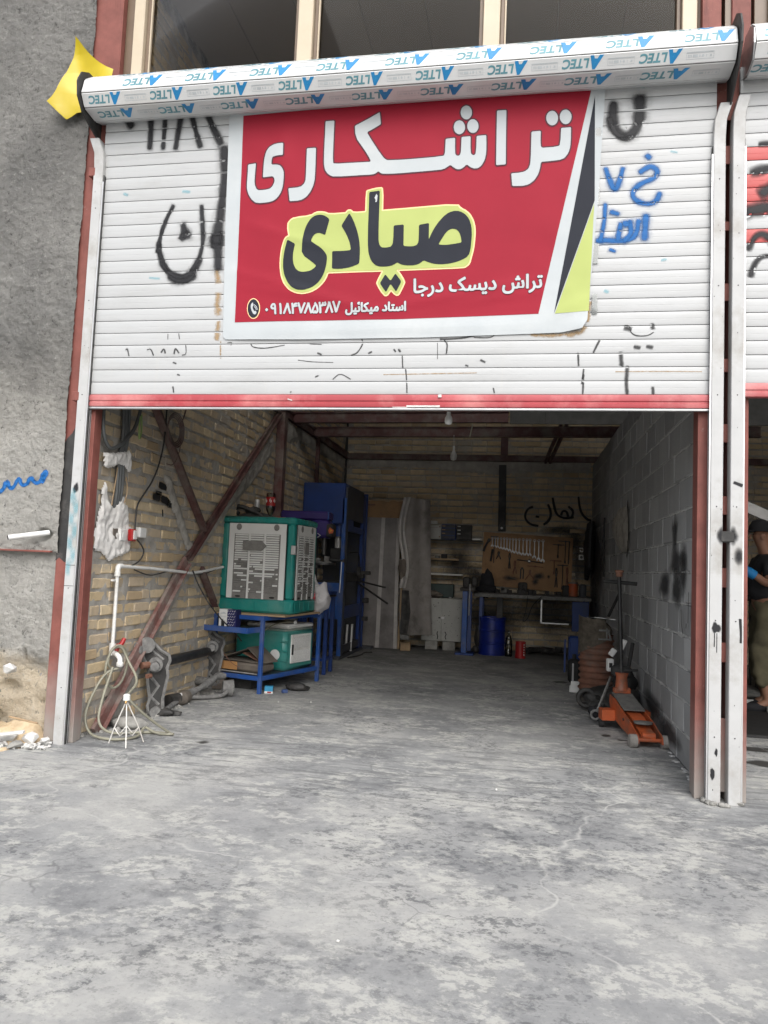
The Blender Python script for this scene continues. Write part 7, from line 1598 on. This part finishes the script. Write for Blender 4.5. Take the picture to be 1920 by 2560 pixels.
# ---------------------------------------------------------------- right side: trolley jack, barrel and scrap
JO = Vector((3.757, 1.235, 0)); JA = Vector((3.655, 1.99, 0))
jd = (JA-JO).normalized(); jr = Vector((jd.y, -jd.x, 0))       # jd towards the rear, jr to the right seen from the front
jk = thing('trolley_jack', 'orange hydraulic trolley jack with upright black T handle, by the block wall', 'jack', tuple(JO))
def J(s, l, z): return JO + jd*s + jr*l + Vector((0, 0, z))
RJ = Matrix((jd, -jr, Vector((0, 0, 1)))).transposed()
for sg in (-1, 1):
    prof_j = [(-.045, .035), (-.03, .085), (.20, .15), (.62, .235), (.75, .245), (.76, .20), (.70, .10), (.40, .055), (.05, .03)]
    b = MB(); b.prism(prof_j, lambda u, v, w, sg=sg: J(u, sg*(.083+w), v), -.004, .004); b.build('side_plate', M['orange'], jk)
    b = MB(); b.cyl(J(0, sg*.088, .046), J(0, sg*.135, .046), .046, n=22); b.cyl(J(0, sg*.135, .046), J(0, sg*.139, .046), .036, n=20); b.build('front_wheel', M['wheel_grey'], jk, 35)
    b = MB(); b.prism([(.58, .07), (.70, .07), (.70, .15), (.58, .15)], lambda u, v, w, sg=sg: J(u, sg*w, v), .087, .185); b.build('caster_arm', M['orange'], jk)
    b = MB(); b.box(J(.66, sg*.165, .062), (.05, .035, .03), RJ, .004); b.cyl(J(.68, sg*.150, .034), J(.68, sg*.182, .034), .034, n=18); b.build('rear_caster', M['dark_steel'], jk, 35)
    b = MB(); b.cyl(J(.62, sg*.088, .13), J(.62, sg*.097, .13), .012, n=8); b.cyl(J(.33, sg*.088, .13), J(.33, sg*.095, .13), .010, n=8); b.build('bolt', M['dark_steel'], jk, 40)
b = MB(); b.cyl(J(-.005, -.10, .055), J(-.005, .10, .055), .014, n=12); b.build('front_axle', M['orange'], jk, 40)
b = MB(); b.prism([(.02, .05), (.60, .12), (.60, .19), (.30, .165), (.02, .085)], lambda u, v, w: J(u, w, v), -.05, .05); b.build('lift_arm', M['orange'], jk)
b = MB(); b.box(J(.055, 0, .075), (.10, .075, .03), RJ, .006); b.cyl(J(.02, -.045, .075), J(.02, .045, .075), .028, n=14); b.build('saddle_yoke', M['orange'], jk, 40)
b = MB(); b.lathe(J(.14, 0, .135), [(.052, 0), (.066, .006), (.068, .020), (.04, .024)], 24, RJ @ Ry(.06)); b.build('saddle', M['jack_grey'], jk, 40)
b = MB(); b.prism([(.36, .190), (.72, .262), (.72, .268), (.36, .196)], lambda u, v, w: J(u, w, v), -.078, .078); b.build('cover_plate', M['jack_grey'], jk)
b = MB(); b.box(J(.72, 0, .285), (.06, .13, .04), RJ, .006); b.box(J(.74, 0, .16), (.03, .15, .12), RJ, .004); b.build('yoke', M['orange'], jk)
b = MB(); b.lathe(J(.73, 0, .29), [(.055, 0), (.048, .03), (.042, .10), (.055, .135)], 18); b.build('handle_socket', M['orange'], jk, 40)
HX = J(.73, 0, 0)
b = MB(); b.cyl(HX+Vector((0, 0, .38)), HX+Vector((-.035, -.01, 1.20)), .0155, n=14); b.build('handle', M['blacktube'], jk, 40)
b = MB(); b.tube([HX+Vector((-.155, .0, 1.148)), HX+Vector((-.033, 0, 1.142)), HX+Vector((.105, 0, 1.134))], .015, 12); b.build('cross_bar', M['rubber'], jk, 40)
b = MB(); b.lathe(HX+Vector((-.035, -.01, 1.185)), [(.020, 0), (.027, .006), (.027, .035), (.036, .042), (.036, .05), (.03, .056)], 14); b.build('release_knob', M['rust'], jk, 40)
b = MB(); b.box(HX+Vector((.0, .03, .43)), (.16, .08, .09), None, .02); b.tube([HX+Vector((.02, -.02, .44)), HX+Vector((.12, -.02, .455))], .010, 7); b.build('pump_block', M['rubber'], jk, 40)
brl = thing('rusty_drum', 'rusty ribbed drum with junk piled on top, behind the jack handle', 'drum', (3.60, 3.40, 0))
pr_ = [(.165, 0), (.170, .01)]
for k in range(9): z = .06+.058*k; pr_ += [(.152, z), (.154, z+.012), (.170, z+.026), (.171, z+.036), (.154, z+.050)]
pr_ += [(.158, .60), (.166, .61), (.150, .615)]
b = MB(); b.lathe((3.60, 3.40, 0), pr_, 30); b.v = [(x+.008*mn.noise(Vector((x*9, y*9, z*6))), y+.008*mn.noise(Vector((x*9+4, y*9, z*6))), z) for x, y, z in b.v]; b.build('shell', M['rust'], brl, 28)
b = MB(); b.tube([(3.60+.166*math.cos(a*PI/15), 3.40+.166*math.sin(a*PI/15), .012) for a in range(30)], .010, 6, True); b.build('bottom_rim', M['rust'], brl, 60)
gc = thing('greasy_junk', 'greasy cardboard and broken parts piled on the rusty drum', 'junk', (3.60, 3.40, .60))
def wrapc(u, v):
    a = PI*(1.02+.62*u); r = .175+.012*mn.noise(Vector((u*5, v*5, 1)))
    z0 = .40+.16*u
    return (3.60+r*math.cos(a), 3.40+r*math.sin(a), z0+(.80-.05*u-z0)*v)
b = MB(); b.grid(wrapc, 20, 12); b.build('cardboard_wrap', M['greasy'], gc, 60)
b = MB(); b.blob((3.59, 3.36, .66), (.27, .24, .20), 3, .4, 3); b.box((3.61, 3.26, .70), (.10, .05, .16), Rz(.3)@Ry(.2), .008); b.box((3.54, 3.28, .66), (.12, .04, .12), Rz(-.3), .006); b.build('junk_lump', M['greasy'], gc, 50)
b = MB(); b.box((3.68, 3.24, .63), (.014, .02, .11)); b.box((3.655, 3.235, .665), (.10, .03, .016)); b.box((3.66, 3.24, .58), (.12, .05, .014)); b.box((3.705, 3.24, .62), (.016, .03, .10), Ry(-.3)); b.build('bracket', M['cast'], gc)
b = MB(); b.prism([(3.50, 3.36), (3.56, 3.24), (3.66, 3.20), (3.70, 3.23), (3.76, 3.22), (3.70, 3.36), (3.66, 3.34), (3.62, 3.39)], lambda u, v, w: (u, v, .775-.10*(v-3.3)-.07*(u-3.6)+w), 0, .004); b.build('metal_sheet', M['alu'], gc)
b = MB(); b.tube(smoothpts([(3.70, 3.30, .80), (3.78, 3.4, .95), (3.83, 3.5, 1.04)], 1), .014, 7); tag(b.build('black_bar', M['rubber'], None, 40), 'black bar leaning from the rusty drum against the block wall', 'bar')
b = MB(); b.blob((3.60, 2.62, .10), (.42, .34, .20), 6, .45, 3, None, 1.8); b.tube([(3.44+.07*math.cos(a*PI/8), 2.52, .12+.07*math.sin(a*PI/8)) for a in range(16)], .022, 7, True); b.blob((3.72, 2.5, .12), (.3, .4, .24), 9, .4, 3); tag(b.build('tyre_scrap', M['dusty_black'], None, 60), 'heap of black rubber scrap and dirty cloth behind the jack', 'scrap')
b = MB(); b.blob((3.77, 2.55, .27), (.20, .20, .22), 2, .35, 3); b.box((3.80, 2.55, .45), (.03, .02, .34), Ry(.15), .006); tag(b.build('black_bag', M['rubber'], None, 60), 'black bag standing between jack handle and block wall', 'bag')
b = MB(); b.box((3.63, 2.50, .42), (.055, .05, .11), Rz(.3), .008); b.box((3.65, 2.50, .53), (.05, .04, .07), Ry(.6), .008); b.box((3.74, 2.52, .60), (.04, .04, .09), Ry(.4), .006); wj = tag(b.build('white_canister', M['louver_white']), 'dirty white plastic canister pieces beside the jack handle', 'canister')
b = MB(); b.box((3.633, 2.473, .42), (.028, .006, .04), Rz(.3)); b.build('dark_hole', M['rubber'], wj)
b = MB(); q0, q1 = Vector((3.475, 1.98, .10)), Vector((3.60, 2.16, .36)); dq = (q1-q0).normalized(); b.box((q0+q1)/2, ((q1-q0).length, .014, .026), dq.to_track_quat('X', 'Z').to_matrix(), .004)
b.tube([q0+dq*-.03+Vector((.035*math.cos(a*PI/6), 0, .035*math.sin(a*PI/6))) for a in range(12)], .010, 7, True); tag(b.build('big_spanner', M['cast'], None, 40), 'big ring spanner leaning on the rear of the orange jack', 'spanner')
b = MB(); b.blob((3.50, 2.15, .06), (.14, .2, .13), 7, .4, 3); tag(b.build('dark_rag', M['black_cloth'], None, 60), 'dark rag lying behind the rear caster of the jack', 'rag')
ob_ = thing('open_carton', 'small open white carton on the floor left of the rusty drum', 'carton', (3.42, 3.66, 0), rad(-8))
b = MB(); b.box((0, 0, .003), (.10, .08, .005)); b.box((0, -.038, .03), (.10, .004, .06)); b.box((0, .038, .03), (.10, .004, .06)); b.box((-.048, 0, .03), (.004, .08, .06)); b.box((.048, 0, .03), (.004, .08, .06)); b.box((0, .055, .075), (.085, .004, .05), Rx(-.5)); b.build('carton', M['louver_white'], ob_, None, True)
ol = thing('oil_bottle', 'dark oil bottle with a bright edge left of the rusty drum', 'bottle', (3.46, 4.35, 0))
b = MB(); b.box((3.46, 4.35, .13), (.13, .10, .26), None, .025); b.cyl((3.46, 4.35, .26), (3.46, 4.35, .31), .022); b.build('body', M['rubber'], ol, 40)
b = MB(); b.box((3.445, 4.297, .12), (.02, .004, .19), None, .002); b.build('label_strip', M['alu'], ol)
b = MB(); b.box((3.52, 4.75, .24), (.20, .14, .48), None, .02); b.box((3.38, 4.72, .25), (.02, .02, .38)); b.box((3.43, 4.70, .25), (.02, .02, .38)); tag(b.build('dark_canister', M['navy'], None, 40), 'dark blue canister and bars standing left of the rusty drum', 'canister')
fg = lambda u, v: (u, v, .0022)
for c, r, k, hd in (((3.31, 4.30), (.10, .09), 1, .55), ((3.50, 1.55), (.05, .05), 2, .55), ((3.60, 1.42), (.05, .03), 3, .55), ((.84, .33), (.05, .05), 5, .9), ((4.50, 1.47), (.12, .10), 7, .3), ((4.66, 1.50), (.10, .07), 8, .3), ((4.44, 1.02), (.13, .11), 9, .4)):
    sp = MB(); blotch(sp, c, r, fg, seed=k, hard=hd); sp.build('oil_stain', M['damp'], ground)
b = MB()
for (x, y) in ((3.28, 2.9), (2.3, -2.0), (2.74, -.15), (2.95, 3.2), (1.2, 4.2), (.9, 3.6), (1.6, .6), (1.1, 2.0), (.84, 1.9)): b.blob((x, y, .004), (.014, .012, .010), int(x*50), .3, 1)
stuff(tag(b.build('pebbles', M['stone_white'], None, 60), 'tiny pale crumbs scattered on the concrete floor', 'crumbs'))

# ---------------------------------------------------------------- rubble at the left
def shard(c, d, seed, R3=None, n=16):
    """angular broken lump: hull of random points"""
    q = random.Random(seed); bmx = bmesh.new()
    for _ in range(n):
        v = Vector((q.uniform(-1, 1), q.uniform(-1, 1), q.uniform(-1, 1)))
        v = v.normalized()*q.uniform(.75, 1.1)
        v = Vector((v.x*d[0]/2, v.y*d[1]/2, v.z*d[2]/2)); bmx.verts.new((R3 @ v if R3 else v) + Vector(c))
    r = bmesh.ops.convex_hull(bmx, input=bmx.verts)
    bmesh.ops.delete(bmx, geom=[g for g in r['geom_interior'] if isinstance(g, bmesh.types.BMVert)], context='VERTS')
    bmx.verts.index_update()
    out = ([v.co.copy() for v in bmx.verts], [[v.index for v in f.verts] for f in bmx.faces]); bmx.free(); return out
R = random.Random(21)
def stone(name, c, d, m_, lab, seed, rot=0, rough=.28, cat='stone', grp=None):
    b = MB(); b.add(*shard(c, d, seed, Rz(rot)@Rx(R.uniform(-.3, .3)), 14+seed % 7)); o = tag(b.build(name, M[m_], None, 12), lab, cat, grp); return o
stone('plaster_chunk', (-.345, -.02, .44), (.11, .09, .075), 'stone_white', 'white plaster lump stuck on the sandy wall base', 1, .6)
stone('plaster_chunk', (-.255, -.10, .035), (.14, .10, .07), 'stone_white', 'jagged white plaster chunk at the foot of the sandy base', 4, .2)
stone('plaster_chunk', (-.115, -.09, .040), (.10, .10, .075), 'stone_white', 'white plaster chunk leaning on the red column foot', 6, 1.0)
stone('plaster_chunk', (-.030, -.075, .032), (.08, .07, .06), 'stone_white', 'small white chunk right against the guide rail foot', 9, 1.3)
stone('rubble_stone', (-.27, -.25, .028), (.17, .12, .06), 'stone_grey', 'flat grey rubble stone at the front of the heap', 12, .3)
stone('rubble_stone', (-.14, -.20, .026), (.13, .09, .055), 'stone_grey', 'grey rubble stone in front of the red column', 15, .8)
stone('rubble_stone', (-.40, -.30, .05), (.16, .14, .11), 'stone_grey', 'large grey rubble stone beside the pale sheet', 18, .1)
stone('rubble_stone', (-.47, -.12, .07), (.20, .16, .16), 'stone_grey', 'dark upright rubble stone under the pale sheet', 21, .9)
b = MB(); b.box((-.22, -.175, .075), (.20, .045, .018), Rz(.35)@Ry(-.12), .004); tag(b.build('wood_lath', M['stone_white']), 'white splintered lath lying across the rubble', 'lath')
b = MB(); b.tube([(-.30, -.05, .15), (-.20, -.06, .14), (-.08, -.08, .13)], .006, 6); tag(b.build('straw_stick', M['wood'], None, 60), 'thin pale stick sticking out of the rubble', 'stick')
b = MB(); b.prism([(-.62, .30), (-.55, .34), (-.46, .31), (-.40, .25), (-.365, .20), (-.38, .155), (-.44, .13), (-.52, .12), (-.62, .14)], lambda u, v, w: (u, -.13+.25*(v-.2)+.05*math.sin(u*9)+w, v), 0, .005); tag(b.build('pale_sheet', M['flake'], None, 40), 'pale blue curved sheet leaning on the rubble and sandy wall base', 'sheet')
b = MB()
for k in range(120):
    x = -.55+.62*R.random(); y = -.04-.30*R.random()*(1-.5*(x+.55)/.6); s_ = .012+.03*R.random()
    b.add(*shard((x, y, s_*.35), (s_*1.5, s_, s_*.9), k, Rz(R.random()*3), 9))
stuff(tag(b.build('rubble_gravel', M['stone_white'], None, 10), 'small broken plaster and gravel along the wall foot', 'gravel'))
mb = wavy(lambda u, v, w: (u, v, max(-.02, .12*max(0, 1-abs(v-.03)/.20)*max(0, 1-max(0, u+.16)/.08)*(1 if u > -.7 else 1)-.01+w*1.4)), (-.9, -.30), (-.06, .06), .018, .022, 4)
stuff(tag(mb.build('rubble_dirt', M['sand'], None, 60), 'sandy dirt heaped along the foot of the stucco wall', 'dirt'))
b = MB()
for k in range(14):
    a = R.random()*6.28; b.blob((3.93+.09*math.cos(a), -.01+.07*math.sin(a), .01), (.05, .04, .03), k, .3, 1)
stuff(tag(b.build('cement_crumbs', M['stone_grey'], None, 60), 'cement crumbs round the feet of the two right rails', 'crumbs'))
b = MB()
for k in range(10): b.blob((-.0+.1*R.random(), .02+.3*R.random(), .006), (.04, .04, .02), k, .3, 1)
stuff(tag(b.build('cement_crumbs', M['stone_grey'], None, 60), 'cement crumbs round the foot of the left column', 'crumbs'))

# ================================================================ the bay next door
def skin(name, nodes, edges, mat, parent, root=0, sub=2):
    me = bpy.data.meshes.new(name); me.from_pydata([n[0] for n in nodes], edges, [])
    o = bpy.data.objects.new(name, me); COL.objects.link(o)
    md = o.modifiers.new('skin', 'SKIN'); md.use_smooth_shade = True
    for i, n in enumerate(nodes):
        r = n[1]; me.skin_vertices[0].data[i].radius = r if isinstance(r, tuple) else (r, r)
        me.skin_vertices[0].data[i].use_root = (i == root)
    ss_ = o.modifiers.new('sub', 'SUBSURF'); ss_.levels = sub; ss_.render_levels = sub
    bpy.context.view_layer.update()
    m2 = bpy.data.meshes.new_from_object(o.evaluated_get(bpy.context.evaluated_depsgraph_get()))
    bpy.data.objects.remove(o); m2.name = name; m2.materials.clear(); m2.materials.append(M[mat]); m2.shade_smooth()
    m2.transform(MW[parent.name].inverted())
    p = bpy.data.objects.new(name, m2); COL.objects.link(p); p.parent = parent; return p
PX, PY = 5.13, 3.25
pe = thing('person', 'person in olive trousers and dark cap reaching out an arm with a blue cuff', 'person', (PX, PY, 0))
body = [((PX, PY, .92), (.13, .15)), ((PX-.02, PY-.01, 1.12), (.12, .15)), ((PX-.02, PY-.02, 1.34), (.12, .17)), ((PX-.02, PY-.02, 1.45), (.07, .09)), ((PX-.05, PY-.03, 1.52), .05), ((PX-.07, PY-.03, 1.60), (.08, .07)), ((PX-.075, PY-.03, 1.69), (.085, .075)),
        ((PX-.03, PY-.20, 1.38), .055), ((PX-.08, PY-.27, 1.17), .045), ((PX-.18, PY-.30, 1.24), .034), ((PX-.27, PY-.31, 1.29), .027), ((PX-.02, PY+.18, 1.38), .055), ((PX-.02, PY+.24, 1.15), .045), ((PX-.16, PY+.18, 1.08), .034), ((PX-.24, PY+.15, 1.06), .027),
        ((PX-.01, PY-.10, .86), .10), ((PX-.09, PY-.12, .50), .065), ((PX-.03, PY-.12, .10), .042), ((PX-.13, PY-.12, .05), .04), ((PX-.01, PY+.10, .86), .10), ((PX-.04, PY+.12, .50), .065), ((PX+.02, PY+.12, .10), .042), ((PX-.08, PY+.12, .05), .04)]
ed = [(0, 1), (1, 2), (2, 3), (3, 4), (4, 5), (5, 6), (2, 7), (7, 8), (8, 9), (9, 10), (2, 11), (11, 12), (12, 13), (13, 14), (0, 15), (15, 16), (16, 17), (17, 18), (0, 19), (19, 20), (20, 21), (21, 22)]
skin('body', body, ed, 'skin', pe)
trs = [((PX, PY, .95), (.17, .20)), ((PX-.01, PY-.10, .84), .125), ((PX-.10, PY-.12, .54), .095), ((PX-.085, PY-.12, .36), .088), ((PX-.055, PY-.12, .22), .085), ((PX-.01, PY+.10, .84), .12), ((PX-.04, PY+.12, .54), .095), ((PX-.01, PY+.12, .22), .085), ((PX, PY, 1.10), (.16, .19))]
def folds(o, amp, fz, seed):
    for v in o.data.vertices:
        q = v.co; k = amp*(mn.noise(Vector((q.x*9, q.y*9, q.z*fz+seed)))+.6*mn.noise(Vector((q.x*20+q.z*14, q.y*20, q.z*fz*1.7+seed)))); v.co = v.co + v.normal*k
    o.data.update()
tr_ = skin('trousers', trs, [(0, 1), (1, 2), (2, 3), (3, 4), (0, 5), (5, 6), (6, 7), (0, 8)], 'olive', pe, 0, 3); folds(tr_, .022, 11, 1)
sh_ = [((PX-.01, PY, 1.00), (.165, .19)), ((PX-.02, PY-.01, 1.16), (.165, .19)), ((PX-.02, PY-.02, 1.34), (.16, .20)), ((PX-.02, PY-.02, 1.45), (.085, .10)), ((PX-.03, PY-.20, 1.38), .075), ((PX-.07, PY-.26, 1.22), .065), ((PX-.02, PY+.18, 1.38), .075), ((PX-.02, PY+.23, 1.20), .065)]
folds(skin('shirt', sh_, [(0, 1), (1, 2), (2, 3), (2, 4), (4, 5), (2, 6), (6, 7)], 'black_cloth', pe, 0, 3), .016, 10, 5)
cpm = MB(); cpm.lathe((PX-.075, PY-.03, 1.665), [(.100, 0), (.104, .02), (.096, .06), (.07, .10), (.03, .118)], 22); cpm.box((PX-.185, PY-.03, 1.668), (.10, .13, .010), Ry(.12), .004); cpm.build('cap', M['black_cloth'], pe, 50)
fc = MB(); fc.tube([(PX-.155, PY-.03, 1.635), (PX-.172, PY-.03, 1.605), (PX-.158, PY-.03, 1.597)], [.008, .013, .009], 8)
for sg in (-1, 1): fc.blob((PX-.075, PY-.03+sg*.078, 1.615), (.045, .018, .06), 3, .1, 2)
fc.build('nose_and_ears', M['skin'], pe, 60)
fc = MB()
for sg in (-1, 1): fc.blob((PX-.148, PY-.03+sg*.030, 1.638), (.014, .024, .012), 1, .05, 1)
fc.build('eyes', M['rubber'], pe, 60)
fc = MB(); fc.blob((PX-.145, PY-.03, 1.568), (.016, .045, .010), 1, .1, 1); fc.build('mouth', M['rust'], pe, 60)
for (hx, hy, hz, dx, dz) in ((PX-.27, PY-.31, 1.29, -1, .2), (PX-.24, PY+.15, 1.06, -1, -.3)):
    hm = MB(); hm.blob((hx-.045, hy, hz+.045*dz), (.10, .085, .035), 2, .1, 2)
    for k in range(4):
        yy = hy-.032+.021*k; L = (.065, .078, .074, .058)[k]
        hm.tube(smoothpts([(hx-.08, yy, hz+.08*dz), (hx-.08-L*.5, yy, hz+.08*dz+.006), (hx-.08-L*.85, yy, hz+.08*dz-.014), (hx-.08-L, yy, hz+.08*dz-.032)], 1), .0085, 7)
    hm.tube(smoothpts([(hx-.025, hy-.035, hz), (hx-.05, hy-.062, hz-.008), (hx-.085, hy-.062, hz-.020)], 1), .010, 7); hm.build('hand', M['skin'], pe, 60)
cf = MB(); cf.tube([(PX-.20, PY-.305, 1.248), (PX-.245, PY-.308, 1.277), (PX-.285, PY-.311, 1.298)], [.042, .044, .040], 14); cf.build('blue_cuff', M['blue_pl'], pe, 60)
for sg in (-1, 1):
    f_ = MB(); f_.blob((PX-.12+(.05 if sg > 0 else 0), PY+sg*.12, .045), (.27, .10, .09), 2, .08, 3); f_.build('shoe', M['black_cloth'], pe, 60)
b = MB(); b.box((5.02, 2.95, .012), (1.5, 2.1, .022), None, .004); tag(b.build('dark_floor_patch', M['rubber']), 'thin black patch on the floor at the feet of the person next door', 'mat')  # thin black slab put in for a dark stretch of floor
b = MB(); b.box((5.12, 3.02, .05), (.10, .07, .055), Rz(.2), .004); tag(b.build('small_carton', M['louver_white']), 'small white carton on the dark floor patch next door', 'carton')
b = MB(); b.box((4.95, 3.35, .06), (.18, .05, .05), Rz(.15), .006); tag(b.build('white_tube', M['louver_white']), 'white plastic piece lying behind the small carton next door', 'piece')
b = MB(); b.box((5.52, 5.0, 2.02), (.42, .05, .13), Ry(.42), .006); b.box((5.70, 5.0, 1.93), (.10, .06, .06), Ry(.42), .006); tag(b.build('metal_duct', M['alu']), 'slanting bright metal channel on the wall next door', 'duct')
b = MB(); b.box((5.58, 5.3, 1.10), (.36, .20, .018), None, .002); tag(b.build('wall_shelf', M['white_pl']), 'narrow white shelf behind the person next door', 'shelf')
b = MB(); b.cyl((5.50, 5.1, .0), (5.49, 5.1, 1.0), .014, n=8); b.lathe((5.49, 5.1, .97), [(.02, 0), (.05, .02), (.05, .08), (.03, .1)], 12); tag(b.build('upright_tool', M['dusty_black'], None, 40), 'dark long-handled tool standing behind the person next door', 'tool')
b = MB(); b.box((5.75, 4.6, .62), (.55, .5, 1.24), None, .02); tag(b.build('dark_cabinet', M['dusty_black']), 'dark cabinet behind the person next door', 'cabinet')
